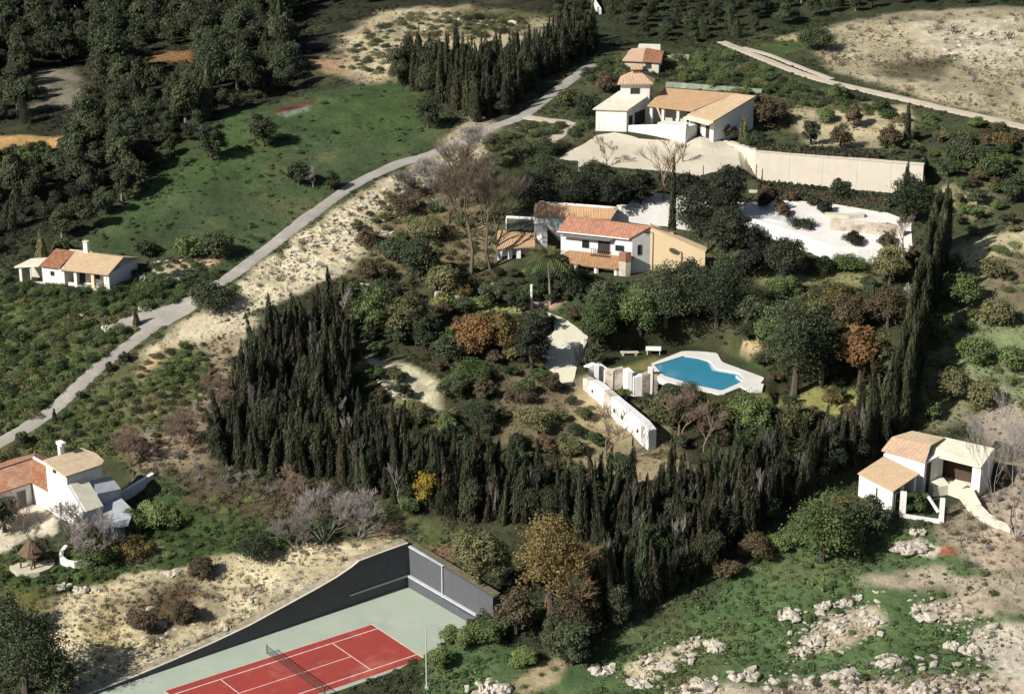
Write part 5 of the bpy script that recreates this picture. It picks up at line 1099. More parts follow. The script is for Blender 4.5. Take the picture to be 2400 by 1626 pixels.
def bare_mesh(name, mat, h_, spread, seed, r_=.16, levels=4, kids=4, twig=1.0):
    """a leafless tree or bush: forking branches down to fine twigs, all thin tapered bars; tint runs along it"""
    rng = random.Random(seed); V = []; F = []; T = []
    def bar(a, b, ra, rb, tn):
        d = (b - a).normalized(); s_ = d.orthogonal().normalized(); c_ = d.cross(s_)
        i = len(V)
        for p, r in ((a, ra), (b, rb)):
            for k in range(3): V.append(tuple(p + (s_ * math.cos(k * 2.094) + c_ * math.sin(k * 2.094)) * r)); T.append(tn)
        for k in range(3): m = (k + 1) % 3; F.append((i + k, i + m, i + 3 + m, i + 3 + k))
    def grow(a, d, L, r, lv):
        b = a + d * L; mid = (a + b) / 2 + Vector((rng.uniform(-1, 1), rng.uniform(-1, 1), rng.uniform(-.3, .6))) * L * .09
        tn = .15 + .2 * lv / levels + rng.uniform(0, .5)
        bar(a, mid, r, r * .8, tn); bar(mid, b, r * .8, r * .6, tn)
        if lv >= levels: return
        for k in range(kids + (1 if lv > 1 else 0)):
            ax = Vector((rng.uniform(-1, 1), rng.uniform(-1, 1), rng.uniform(-.35, .8))).normalized()
            nd_ = (d * .75 + ax * .75 * spread + Vector((0, 0, .22))).normalized()
            grow(a.lerp(b, rng.uniform(.45, 1.0)) if k else b, nd_, L * rng.uniform(.55, .8), max(r * .52, .014 * twig), lv + 1)
    for k in range(1 if r_ > .1 else 5):
        d0 = Vector((rng.uniform(-.15, .15), rng.uniform(-.15, .15), 1)) if r_ > .1 else Vector((rng.uniform(-.9, .9), rng.uniform(-.9, .9), 1))
        grow(Vector((0, 0, -.2)), d0.normalized(), h_ * .38, r_, 0)
    v = np.array(V); 
    top = np.percentile(v[:, 2], 99); v *= h_ / max(top, .1)
    return np_mesh(name, v, np.array(F), mat, [('tint', 'FLOAT', np.clip(np.array(T), 0, 1).astype(np.float32))], False)
def plant(name, parts, loc, label, cat, group=None, yaw=0.0, sc=(1, 1, 1)):
    o = tag(link(name, None, None, loc), label, cat, group); o.rotation_euler[2] = yaw; o.scale = sc
    for pn, me in parts: link(pn, me, o)
    return o
PROTO = {}
def protos(key, fn, n):
    PROTO[key] = [fn(i) for i in range(n)]
protos('cypress', lambda i: [('crown', cypress_mesh('cypress_crown', ['leaf_cypress', 'leaf_umber', 'leaf_cypress', 'leaf_wood', 'leaf_umber', 'leaf_cypress', 'leaf_dark'][i], 1.05, 6.9 + .4 * i, 100 + i, 2300, .34, .40 + .08 * (i % 3))), ('trunk', trunk_mesh('cypress_trunk', 'bark', 4.0, .16, i, 0))], 7)
protos('hedgecyp', lambda i: [('crown', cypress_mesh('hedge_cypress_crown', ['leaf_cypress', 'leaf_wood', 'leaf_cypress', 'leaf_dark'][i], 1.35, 9.4, 150 + i, 3600, .38, .36)), ('trunk', trunk_mesh('cypress_trunk', 'bark', 4.0, .18, i, 0))], 4)
def _wood(i):
    if i == 4: return [('crown', cypress_mesh('conifer_crown', 'leaf_dark', 2.6, 8.5, 200 + i, 2600, .42, .6)), ('trunk', trunk_mesh('wood_trunk', 'bark', 5, .2, i, 0))]
    return [('crown', crown_mesh('wood_crown', 'leaf_wood' if i % 2 else 'leaf_dark', 2.9 + .25 * (i % 3), 6.6 + .5 * (i % 4), .5, 210 + i, 26, 1900, .36, .5, 1.0, 0, .5, .35)), ('trunk', trunk_mesh('wood_trunk', 'bark_pale' if i % 3 == 0 else 'bark', 5.5, .22, i, 5, 1.8))]
protos('wood', _wood, 9)
protos('bush', lambda i: [('crown', crown_mesh('bush_crown', ['leaf_mid', 'leaf_dark', 'leaf_bright', 'leaf_mid', 'leaf_olive', 'leaf_mid'][i], 1.35, [1.7, 1.2, 1.0, 1.5, 1.1, 1.9][i], .02, 300 + i, 24, 620, .15, .5, 1.0, [0, .2, .3, .1, .35, 0][i], 0, [0, .3, .5, 0, .6, .2][i]))], 6)
protos('garden', lambda i: [('crown', crown_mesh('garden_crown', ['leaf_dark', 'leaf_mid', 'leaf_olive', 'leaf_dark', 'leaf_rust', 'leaf_brown', 'leaf_mid', 'leaf_dark'][i], 1.9, 3.2, .5, 330 + i, 18, 1100, .22, .6)), ('trunk', trunk_mesh('garden_trunk', 'bark', 2.4, .12, i, 4, .9))], 8)
protos('dry', lambda i: [('branches', bare_mesh('dry_branches', ['twig_grey', 'twig_brown', 'twig_brown', 'twig_grey'][i], 1.5, 1.1, 400 + i, .05, 3, 3, .9))], 4)

LEAFLESS = [bare_mesh('leafless_branches', 'twig_grey', 5.4, .35, 860 + q, .12, 4, 3, .9) for q in range(3)]

# ------------------------------------------------------------------ planting helpers
bare_px([(1160, 575), (1256, 570), (1250, 632), (1165, 640)], None, .2)
bare_px([(800, 850), (960, 848), (1030, 885), (1045, 960), (1000, 975), (930, 915), (880, 880)], None, .2)
bare_px([(1345, 880), (1400, 860), (1500, 850), (1560, 900), (1540, 940), (1500, 935), (1440, 925), (1550, 1040), (1530, 1080), (1440, 1060), (1350, 930)], None, .2)
TAKEN = []
def scatter_poly(px, n, dmin, seed, tries=60, polyw=None, off=True):
    poly = polyw or polyW(px); xs = [p[0] for p in poly]; ys = [p[1] for p in poly]; rng = np.random.RandomState(seed)
    x = rng.uniform(min(xs), max(xs), n * tries); y = rng.uniform(min(ys), max(ys), n * tries)
    m = poly_sd(x, y, poly) < 0
    x, y = x[m], y[m]
    if off: k = keep_off(x, y); x, y = x[k], y[k]
    cell = {}; out_ = []
    for a, b in zip(x, y):
        i, j = int(a // dmin), int(b // dmin); ok = True
        for di in (-1, 0, 1):
            for dj in (-1, 0, 1):
                for (c, d) in cell.get((i + di, j + dj), ()):
                    if (c - a) ** 2 + (d - b) ** 2 < dmin * dmin: ok = False
        if ok:
            cell.setdefault((i, j), []).append((a, b)); out_.append((a, b))
            if len(out_) >= n: break
    return out_
def to_px(v):
    d = v - Vector((0, 0, CAM_Z)); f = d.y * CP - d.z * SP; u = d.y * SP + d.z * CP
    return CX + FPX * d.x / f, CY - FPX * u / f
def inpx(v, polys):
    a, b = to_px(v); return any(poly_sd(np.array([a]), np.array([b]), q)[0] < 0 for q in polys)

FILL = {}
def fill(key, k, a, b, z, s, sz=1.0): FILL.setdefault((key, k), []).append((a, b, z, s, s * sz))
# dense plantation of cypresses across the middle
CYP = [(598, 850), (690, 795), (790, 768), (838, 850), (800, 930), (880, 1060), (1050, 1125), (1250, 1150), (1350, 1165), (1550, 1175), (1700, 1140), (1820, 1090), (1960, 1060), (2070, 985), (2085, 1035), (2020, 1085), (1950, 1120), (1830, 1210), (1700, 1310), (1560, 1400), (1400, 1490), (1290, 1540), (1400, 1420), (1440, 1290), (1300, 1240), (1080, 1225), (1000, 1200), (880, 1175), (760, 1115), (690, 1125), (520, 1100), (510, 1050), (555, 930)]
for i, (a, b) in enumerate(scatter_poly(CYP, 900, 1.32, 21, 400)):
    s = R.choice([R.uniform(.5, .75), R.uniform(.72, .95), R.uniform(.8, 1.12)]) * (1.04 if b > 250 else 1.0) * (1.0 + .16 * float(fbm(a / 5.0, b / 5.0, 63, 2)))
    z = float(H(a, b))
    if i % 3:
        fill('cypress', i % 7, a, b, z - .1, s); continue
    px_, py_ = to_px(Vector((a, b, z)))
    if px_ < 830 and py_ < 1000: lab, grp = 'dark pointed cypress on the plantation edge below the sandy bank', 'cypresses below the sandy bank'
    elif px_ > 1700: lab, grp = 'dark cypress of the plantation near the right hand house', 'cypresses near the right hand house'
    else: lab, grp = 'dark narrow cypress crowded into the plantation across the valley', 'cypresses of the valley plantation'
    plant('cypress', PROTO['cypress'][i % 7], (a, b, z - .1), lab, 'tree', grp, R.uniform(0, 6.28), (s * R.uniform(.85, 1.15), s * R.uniform(.85, 1.15), s))
for i, (a, b) in enumerate(scatter_poly(CYP, 190, 2.6, 23, 100)):
    fill('wood', [1, 3, 5, 7, 2][i % 5], a, b, float(H(a, b)) - .3, R.uniform(.40, .62), R.uniform(.9, 1.5))
for i, (a, b) in enumerate(scatter_poly(CYP, 34, 4.2, 22, 100)):
    s = R.uniform(.9, 1.35); plant('leafless_tree', [('branches', LEAFLESS[i % 3])], (a, b, float(H(a, b)) - .1), 'thin pale leafless tree standing among the dark plantation', 'tree', 'leafless trees in the plantation', R.uniform(0, 6.28), (s, s, s))
# tall double hedge at the right
A0, A1 = P(2205, 585), P(2100, 1010)
for k in range(27):
    f = k / 26; p = A0.lerp(A1, f)
    for sgn in (-1, 1):
        a, b = p.x + sgn * .62 + R.uniform(-.2, .2), p.y + R.uniform(-.4, .4); s = R.uniform(.92, 1.06)
        plant('cypress', PROTO['hedgecyp'][(k + (sgn > 0)) % 4], (a, b, float(H(a, b)) - .1), 'tall dark cypress of the dense double row at the right', 'tree', 'double cypress row at the right', R.uniform(0, 6.28), (s * .92, s * .92, s))

# woodland, upper left
WOOD = [(-90, -120), (1000, -120), (900, -20), (840, 40), (790, 120), (720, 205), (570, 248), (480, 290), (440, 345), (340, 425), (205, 540), (-90, 640)]
NOW = [[(-90, 300), (165, 300), (165, 455), (-90, 455)], [(700, 10), (1300, 0), (1300, 112), (1180, 175), (960, 165), (900, 215), (760, 225), (700, 190)], [(330, 110), (460, 110), (460, 200), (330, 200)], [(70, 160), (220, 150), (220, 320), (70, 320)], [(-20, 555), (60, 540), (140, 560), (140, 640), (-20, 660)]]
n_w = 0
for i, (a, b) in enumerate(scatter_poly(WOOD, 620, 3.3, 31, 200)):
    z = float(H(a, b)); v = Vector((a, b, z)); qx, qy = to_px(v)
    if inpx(v, NOW): continue
    s = R.choice([R.uniform(.4, .65), R.uniform(.6, .9), R.uniform(.85, 1.2)]) * (.85 if b < 330 else 1)
    if i % 3: fill('wood', (i * 5) % 9, a, b, z - .1, s); continue
    plant('woodland_tree', PROTO['wood'][(i * 5) % 9], (a, b, z - .1), 'dark tree in the wood filling the upper left' if qx > 220 or qy < 330 else 'dark tree in the wood above the small cottage', 'tree', 'trees of the upper left wood' if qx > 220 or qy < 330 else 'trees above the small cottage', R.uniform(0, 6.28), (s, s, s * R.uniform(.85, 1.2)))
# dark conifer stand left of the hilltop villa
STAND = [(935, 195), (1010, 225), (1120, 288), (1180, 272), (1260, 195), (1400, 120), (1340, 95), (1240, 150), (1120, 175), (960, 160)]
for i, (a, b) in enumerate(scatter_poly(STAND, 220, 1.75, 41, 300)):
    s = R.uniform(.66, 1.0); plant('conifer', PROTO['cypress'][(i * 3) % 7], (a, b, float(H(a, b)) - .1), 'black green conifer of the dark stand left of the villa', 'tree', 'dark conifer stand', R.uniform(0, 6.28), (s * 1.2, s * 1.2, s))
for i, (a, b) in enumerate(scatter_poly(STAND, 70, 2.6, 24, 100)):
    fill('wood', [1, 3, 6, 2][i % 4], a, b, float(H(a, b)) - .3, R.uniform(.45, .7), R.uniform(.9, 1.4))
# low wood along the top edge
TOPW = [(1240, -120), (2500, -120), (2500, 10), (2150, 12), (1900, 45), (1790, 75), (1620, 105), (1500, 95), (1420, 70), (1300, 55)]
for i, (a, b) in enumerate(scatter_poly(TOPW, 330, 3.2, 51, 200)):
    z = float(H(a, b)); qx, qy = to_px(Vector((a, b, z)))
    if 1370 < qx < 1425 and -15 < qy < 75: continue
    s = R.uniform(.36, .6)
    if i % 4: fill('wood', (i * 7) % 9, a, b, z - .1, s, .9); continue
    plant('woodland_tree', PROTO['wood'][(i * 7) % 9], (a, b, z - .1), 'low dark green tree in the wood along the top edge', 'tree', 'trees along the top edge', R.uniform(0, 6.28), (s, s, s * .9))

# single trees (kind, base px, height px, width px, leaf, label)
def single(kind, bx, by, hp, wp, mat, label, name='tree', seed=None, **kw):
    p = P(bx, by); s = ppm(p); Hh = hp / (s * cosa(p)); W = wp / s / 2; sd = seed or int(bx * 7 + by)
    if kind == 'round':
        z0 = kw.pop('z0', .04) * Hh; n = int(min(3000, max(600, 800 * W * Hh / 6)))
        ps = [('crown', crown_mesh('crown', mat, W * .92, (Hh - z0) * .98, z0, sd, int(kw.pop('nclump', 26) * 1.5), n, kw.pop('leaf', .25), .6, **kw)), ('trunk', trunk_mesh('trunk', 'bark', Hh * .62, .04 * Hh ** .8 + .05, sd, 5, W * .5))]
    elif kind == 'spire':
        ps = [('crown', cypress_mesh('crown', mat, W * .8, Hh, sd, int(min(3600, 330 * W * Hh / 2 + 500)), .38, kw.get('blunt', .55))), ('trunk', trunk_mesh('trunk', 'bark', Hh * .4, .16, sd, 0))]
    elif kind == 'bare':
        ps = [('branches', bare_mesh('branches', mat, Hh, kw.get('spread', .9), sd, kw.get('r', .2), kw.get('levels', 5), kw.get('kids', 3), kw.get('twig', 1.0)))]
    elif kind == 'bush':
        n = int(min(2200, max(350, 450 * W * Hh)))
        ps = [('crown', crown_mesh('crown', mat, W * .95, Hh * .98, .02, sd, kw.pop('nclump', 20), n, kw.pop('leaf', .17), .6, **kw))]
    return plant(name, ps, (p.x, p.y, p.z - .1), label, 'bush' if kind == 'bush' or name == 'bush' else 'tree', None, 0)
T = single
# on the green field
T('round', 497, 378, 98, 78, 'leaf_dark', 'rounded dark tree on the green field, left of two')
T('round', 617, 342, 86, 76, 'leaf_dark', 'rounded dark tree on the green field, right of two')
T('round', 1003, 300, 80, 72, 'leaf_dark', 'black green tree at the upper corner of the green field')
T('round', 700, 435, 60, 70, 'leaf_dark', 'dark bush beside the grey tree low on the green field')
T('bare', 735, 440, 52, 84, 'twig_grey', 'pale grey leafless tree beside the lane on the green field', spread=1.3, levels=5, r=.14)
T('round', 780, 445, 45, 40, 'leaf_dark', 'small dark tree right of the pale leafless one')
T('round', 505, 605, 70, 100, 'leaf_dark', 'dark tree on the field edge above the lane bend')
T('round', 440, 600, 55, 80, 'leaf_mid', 'green tree on the field edge right of the cottage')
T('round', 345, 600, 40, 60, 'leaf_dark', 'dark shrub tree close behind the cottage gable')
T('spire', 98, 618, 78, 66, 'leaf_olive', 'yellow green conical tree just behind the cottage', blunt=.9)
T('round', 145, 598, 40, 50, 'leaf_mid', 'small green tree behind the cottage roof')
T('round', 505, 725, 62, 115, 'leaf_dark', 'low spreading dark tree overhanging the lane', z0=.02)
T('round', 470, 705, 40, 70, 'leaf_dark', 'smaller dark bush at the lane edge left of the spreading one', z0=.02)
T('spire', 320, 762, 40, 28, 'leaf_dark', 'small pointed dark shrub at the lay-by', name='bush')
T('bush', 292, 848, 26, 32, 'leaf_dark', 'round shrub on the lane verge below the lay-by'); T('bush', 258, 870, 26, 24, 'leaf_dark', 'dark shrub hanging over the lane edge')
T('bush', 190, 935, 22, 24, 'leaf_dark', 'small dark shrub on the lane edge further down'); T('spire', 129, 990, 32, 14, 'leaf_dark', 'thin dark shrub right on the lane edge', name='bush'); T('bush', 53, 1040, 34, 38, 'leaf_dark', 'dark shrub overhanging the lane at far left')
# hilltop
T('round', 1912, 118, 64, 96, 'leaf_dark', 'big round dark tree by the dirt track at top right', z0=.03)
T('bush', 1962, 236, 42, 60, 'leaf_mid', 'green bush below the dirt track right of the villa')
T('round', 1800, 300, 80, 96, 'leaf_brown', 'brown green tree at the right end of the villa roof')
T('spire', 1742, 330, 60, 40, 'leaf_olive', 'spiky pale green shrub against the villa end wall', name='bush', blunt=.9)
T('bush', 1700, 325, 42, 56, 'leaf_olive', 'olive shrub at the villa corner'); T('bush', 1775, 342, 40, 60, 'leaf_dark', 'dark shrub under the brown tree by the villa')
T('round', 1900, 340, 66, 48, 'leaf_dark', 'dark upright tree on the pale plot right of the villa'); T('round', 1970, 348, 60, 62, 'leaf_brown', 'brown leafed tree on the pale plot right of the villa')
T('round', 2000, 300, 60, 48, 'leaf_rust', 'greyish brown tree high on the pale plot'); T('spire', 2125, 340, 100, 34, 'leaf_dark', 'tall thin dark cypress right of the pale plot')
T('round', 2085, 350, 60, 60, 'leaf_brown', 'dull brown tree left of the thin cypress'); T('bush', 1935, 285, 32, 56, 'leaf_mid', 'green bush at the left of the pale plot'); T('bush', 2065, 265, 32, 46, 'leaf_mid', 'green bush at the top of the pale plot')
T('round', 2350, 350, 44, 62, 'leaf_ochre', 'ochre leafed tree near the right edge above the hedge')
T('round', 2330, 420, 70, 80, 'leaf_mid', 'green tree near the right edge above the hedge'); T('round', 2250, 380, 60, 80, 'leaf_dark', 'dark tree above the double hedge')
T('round', 2380, 480, 80, 70, 'leaf_dark', 'dark tree at the right edge beside pale earth')
T('bush', 1480, 195, 30, 60, 'leaf_brown', 'brown scrub under the villa tower'); T('round', 1420, 215, 50, 60, 'leaf_brown', 'brown tree left of the villa tower'); T('round', 1370, 270, 55, 60, 'leaf_dark', 'dark tree beside the villa front wing'); T('round', 1330, 250, 45, 60, 'leaf_olive', 'olive tree between the lane and the villa')
T('bare', 1425, 392, 72, 50, 'twig_brown', 'small leafless tree on the bank below the villa', levels=5, r=.12); T('bare', 1556, 470, 150, 62, 'twig_brown', 'tall leafless tree rising past the sandy drive', levels=5, r=.24, kids=3); T('bare', 1600, 380, 48, 50, 'twig_ochre', 'low leafless tree on the sandy drive edge', levels=4, r=.11)
# dark trees between the drive and the red roofed house
T('round', 1255, 490, 95, 130, 'leaf_black', 'broad dark tree behind the pergola', z0=.05); T('round', 1350, 488, 84, 110, 'leaf_black', 'dark tree behind the rear wing, second from left', z0=.05)
T('round', 1430, 492, 82, 100, 'leaf_black', 'dark tree behind the rear wing, third from left', z0=.05); T('round', 1500, 478, 80, 84, 'leaf_black', 'dark tree beside the white forecourt, left side', z0=.05); T('bush', 1275, 415, 48, 110, 'leaf_dark', 'dark thicket at the left end of the sandy drive'); T('bush', 1390, 415, 36, 90, 'leaf_dark', 'dark hedge clump under the sandy drive')
T('bush', 1280, 360, 34, 80, 'leaf_dark', 'dark shrub above the left end of the drive'); T('bush', 1215, 372, 40, 80, 'leaf_dark', 'dark shrub beside the earth path')
T('spire', 1573, 610, 245, 34, 'leaf_cypress', 'very tall slim dark cypress behind the red roofed house', blunt=.3)
T('round', 1705, 520, 150, 110, 'leaf_black', 'tall black green pine at the left of the forecourt', z0=.05, nclump=30); T('round', 1640, 560, 140, 150, 'leaf_black', 'huge dark tree filling the gap behind the cream wall', z0=.02, nclump=34); T('round', 1700, 590, 120, 130, 'leaf_black', 'dark tree right behind the cream end wall', z0=.02)
T('round', 1610, 470, 70, 70, 'leaf_black', 'dark tree just below the sandy drive'); T('round', 1760, 590, 70, 80, 'leaf_black', 'dark tree at the lower left of the forecourt', z0=.02)
T('round', 1835, 655, 110, 130, 'leaf_black', 'rounded dark tree in front of the white forecourt', z0=.03, nclump=30); T('round', 1760, 650, 80, 90, 'leaf_black', 'dark tree right of the cream wall corner', z0=.03); T('bush', 1925, 640, 44, 60, 'leaf_dark', 'dark pointed bush under the forecourt'); T('bush', 1990, 630, 34, 80, 'leaf_mid', 'green hedge bush along the forecourt edge')
T('round', 2085, 665, 96, 104, 'leaf_olive', 'rounded grey green tree at the right end of the forecourt', z0=.04); T('round', 2140, 640, 80, 50, 'leaf_brown', 'brown tree beside the double cypress row'); T('bare', 2120, 600, 90, 80, 'twig_brown', 'leafless tree at the right end of the forecourt', levels=5, r=.14)
T('round', 1970, 475, 64, 62, 'leaf_dark', 'dark tree standing in the hedge under the drive'); T('round', 2140, 520, 120, 130, 'leaf_dark', 'dark tree at the right end of the hedge under the drive', z0=.02); T('spire', 2120, 520, 150, 40, 'leaf_dark', 'pointed dark tree at the end of the sandy drive')
for k, (a, b, w, hh, m) in enumerate([(1905, 482, 34, 26, 'leaf_brown'), (1700, 470, 40, 30, 'leaf_rust'), (1800, 466, 44, 34, 'leaf_brown'), (1826, 495, 26, 40, 'leaf_brown'), (1850, 472, 34, 26, 'leaf_rust'), (1880, 535, 60, 24, 'leaf_dark'), (2070, 545, 50, 22, 'leaf_dark')]):
    T('bush', a, b, hh, w, m, ['brown bush under the drive hedge', 'reddish bush at the left of the forecourt', 'brown bush on the forecourt edge under the pine', 'narrow brown bush hanging over the forecourt', 'reddish bush on the forecourt edge', 'flat dark shrub in the middle of the forecourt', 'flat dark shrub by the planter box'][k])
# bare tall trees left of the red roofed house
T('bush', 1835, 508, 30, 40, 'leaf_brown', 'dark brown bush inside the forecourt, left'); T('bush', 1790, 488, 34, 40, 'leaf_black', 'black shrub at the upper left of the forecourt'); T('bush', 1930, 500, 34, 40, 'leaf_black', 'black shrub at the planter box end'); T('bush', 2000, 570, 26, 60, 'leaf_black', 'dark clump before the dark stone wall of the forecourt'); T('bush', 2075, 575, 30, 50, 'leaf_brown', 'brown clump at the right end of the dark stone wall')
T('bare', 1105, 640, 300, 150, 'twig_brown', 'tall leafless tree with dark trunks left of the red roofed house', levels=6, r=.34, kids=3, twig=1.2, spread=.75); T('bare', 1150, 630, 250, 120, 'twig_brown', 'second tall leafless tree close to the pergola', levels=6, r=.28, kids=3, twig=1.2, spread=.8)
T('bare', 1060, 560, 170, 130, 'twig_brown', 'leafless tree on the bank beside the lane', levels=6, r=.18, kids=3, spread=1.0); T('bare', 1085, 400, 110, 120, 'twig_grey', 'grey leafless tree over the bend of the lane', levels=6, r=.15, kids=3, spread=1.1); T('bare', 1000, 450, 80, 110, 'twig_grey', 'grey leafless thicket below the lane bend', levels=5, r=.05, kids=3, spread=1.0, name='bush')
T('bare', 1030, 500, 120, 130, 'twig_grey', 'pale leafless tree on the bank left of the tall leafless ones', levels=6, r=.14, kids=3, spread=1.1); T('bare', 1130, 520, 130, 130, 'twig_grey', 'pale leafless tree behind the tall leafless ones', levels=6, r=.16, kids=3, spread=1.0); T('bare', 960, 470, 70, 100, 'twig_grey', 'pale leafless bush at the head of the sandy bank', levels=5, r=.05, kids=3, name='bush')
T('bush', 950, 500, 60, 100, 'leaf_brown', 'brown scrub on the sandy bank beside the leafless trees'); T('bush', 1000, 560, 60, 110, 'leaf_olive', 'olive scrub below the leafless trees'); T('round', 930, 620, 70, 90, 'leaf_dark', 'dark tree on the sandy bank left of the leafless trees', z0=.03); T('round', 985, 660, 110, 110, 'leaf_dark', 'dark green tree below the sandy bank', z0=.03); T('round', 1040, 690, 80, 100, 'leaf_olive', 'olive tree in front of the tall leafless trees', z0=.05)
T('bush', 1080, 700, 46, 60, 'leaf_ochre', 'ochre bush left of the bright yucca'); T('bush', 860, 575, 40, 70, 'leaf_brown', 'brown bush on the pale sandy bank'); T('bush', 836, 540, 30, 34, 'leaf_dark', 'small dark bush on the pale sandy bank')
# garden below the house
T('bush', 1155, 700, 40, 34, 'leaf_lime', 'bright lime green yucca on the lawn edge', open_=.5, upright=.6); T('bush', 1040, 712, 22, 70, 'leaf_lime', 'lime green low hedge beside the mossy wall'); T('bush', 1120, 718, 20, 60, 'leaf_lime', 'pale yellow green plants under the yucca')
T('round', 1110, 835, 105, 120, 'leaf_orange', 'orange brown tree above the pale clearing', z0=.04, nclump=30); T('round', 1180, 830, 110, 100, 'leaf_ochre', 'ochre green tree right of the orange brown one', z0=.04); T('round', 1245, 865, 140, 96, 'leaf_black', 'dark tree at the left side of the stone path', z0=.02, nclump=30); T('round', 1050, 850, 70, 90, 'leaf_dark', 'dark tree below the mossy wall', z0=.03)
T('round', 870, 780, 110, 120, 'leaf_mid', 'green tree above the pale clearing, left', z0=.03); T('round', 960, 790, 110, 120, 'leaf_olive', 'olive green tree above the pale clearing', z0=.03); T('round', 900, 715, 60, 120, 'leaf_dark', 'dark greyish tree near the short pale wall', z0=.03); T('round', 1000, 820, 90, 80, 'leaf_dark', 'dark tree between the olive and orange brown trees', z0=.03); T('spire', 772, 785, 160, 60, 'leaf_black', 'tallest black conifer at the top of the plantation', blunt=.7)
T('bush', 1100, 900, 60, 110, 'leaf_mid', 'green bush right of the pale clearing'); T('bush', 1060, 930, 50, 80, 'leaf_dark', 'dark bush at the right rim of the pale clearing'); T('bush', 1130, 1000, 60, 90, 'leaf_dark', 'dark bush on the slope below the pale clearing'); T('bush', 985, 985, 40, 90, 'leaf_olive', 'olive bush on the lower rim of the pale clearing'); T('bush', 1050, 1020, 50, 60, 'leaf_bright', 'pale green bush at the lower end of the clearing'); T('bush', 930, 890, 30, 60, 'leaf_olive', 'small olive bush on the pale clearing'); T('bush', 830, 870, 30, 90, 'leaf_olive', 'olive grassy bush at the left of the clearing')
T('round', 1400, 800, 90, 110, 'leaf_mid', 'green tree right of the stone path', z0=.03); T('round', 1420, 740, 90, 120, 'leaf_dark', 'dark tree on the lawn below the veranda', z0=.03); T('round', 1500, 780, 110, 120, 'leaf_mid', 'green tree behind the stone bench', z0=.03); T('round', 1560, 760, 150, 160, 'leaf_dark', 'large dark tree right below the cream wall, left of a pair', z0=.02, nclump=36)
T('round', 1680, 760, 150, 170, 'leaf_dark', 'large dark tree right below the cream wall, right of a pair', z0=.02, nclump=36); T('round', 1760, 770, 90, 100, 'leaf_dark', 'dark rounded tree above the pool lawn', z0=.02); T('round', 1620, 660, 50, 90, 'leaf_dark', 'dark shrub tree at the foot of the cream wall', z0=.02); T('round', 1700, 650, 50, 80, 'leaf_dark', 'dark shrub tree past the end of the cream wall', z0=.02)
T('round', 1390, 858, 50, 60, 'leaf_dark', 'dark bush at the top of the retaining wall'); T('bush', 1830, 690, 46, 80, 'leaf_bright', 'light green bush above the big pool trees')
T('round', 1860, 925, 270, 190, 'leaf_dark', 'tall dark tree at the right end of the pool', z0=.01, nclump=44, cone=.45); T('round', 1925, 900, 200, 130, 'leaf_dark', 'dark tree right of the tallest pool tree', z0=.02, cone=.4); T('round', 1800, 830, 120, 80, 'leaf_mid', 'green tree behind the pool end')
T('round', 2015, 905, 150, 112, 'leaf_orange', 'rust orange tree standing out in the right hand garden', z0=.30, nclump=30); T('round', 2060, 900, 130, 90, 'leaf_olive', 'olive tree right of the rust orange one', z0=.05); T('round', 1990, 770, 90, 110, 'leaf_rust', 'reddish brown tree left of the double hedge', z0=.04); T('round', 2080, 770, 100, 110, 'leaf_rust', 'reddish brown tree right against the double hedge', z0=.04); T('round', 1960, 720, 60, 80, 'leaf_ochre', 'ochre green tree on the upper garden bank', z0=.04); T('bush', 2130, 690, 30, 26, 'leaf_grey', 'pale grey shrub against the double hedge')
T('round', 1905, 765, 90, 90, 'leaf_olive', 'olive tree above the tall pool tree', z0=.03); T('bush', 1950, 940, 30, 60, 'leaf_ochre', 'yellowish bush on the pale lawn right of the pool')
T('bare', 1600, 1045, 130, 150, 'twig_brown', 'leafless dark branched tree below the pool', levels=6, r=.2, kids=3, spread=1.1); T('bare', 1650, 1060, 120, 110, 'twig_brown', 'second leafless tree below the pool edge', levels=5, r=.18, kids=3, spread=1.0); T('bare', 1425, 1090, 140, 80, 'twig_brown', 'leafless tree in front of the stepped wall', levels=5, r=.16); T('round', 1560, 990, 60, 110, 'leaf_olive', 'olive bush between the stepped wall and the pool', z0=.02)
T('bush', 1600, 935, 34, 110, 'leaf_dark', 'spiky dark agave bed along the pool edge', upright=.7); T('round', 1760, 1010, 80, 120, 'leaf_mid', 'green tree below the right end of the pool', z0=.02); T('round', 1860, 1020, 80, 110, 'leaf_olive', 'olive green tree under the pale lawn', z0=.02); T('round', 1680, 1000, 60, 110, 'leaf_olive', 'olive bush under the pool edge', z0=.02)
T('bush', 1255, 1000, 50, 110, 'leaf_olive', 'olive bush left of the stepped wall'); T('bush', 1220, 940, 36, 80, 'leaf_brown', 'brown bush below the stone path'); T('bush', 1340, 1060, 40, 80, 'leaf_olive', 'olive bush at the low end of the brown slope'); T('bush', 1215, 1070, 60, 60, 'leaf_dark', 'dark bush at the plantation edge below the brown slope')
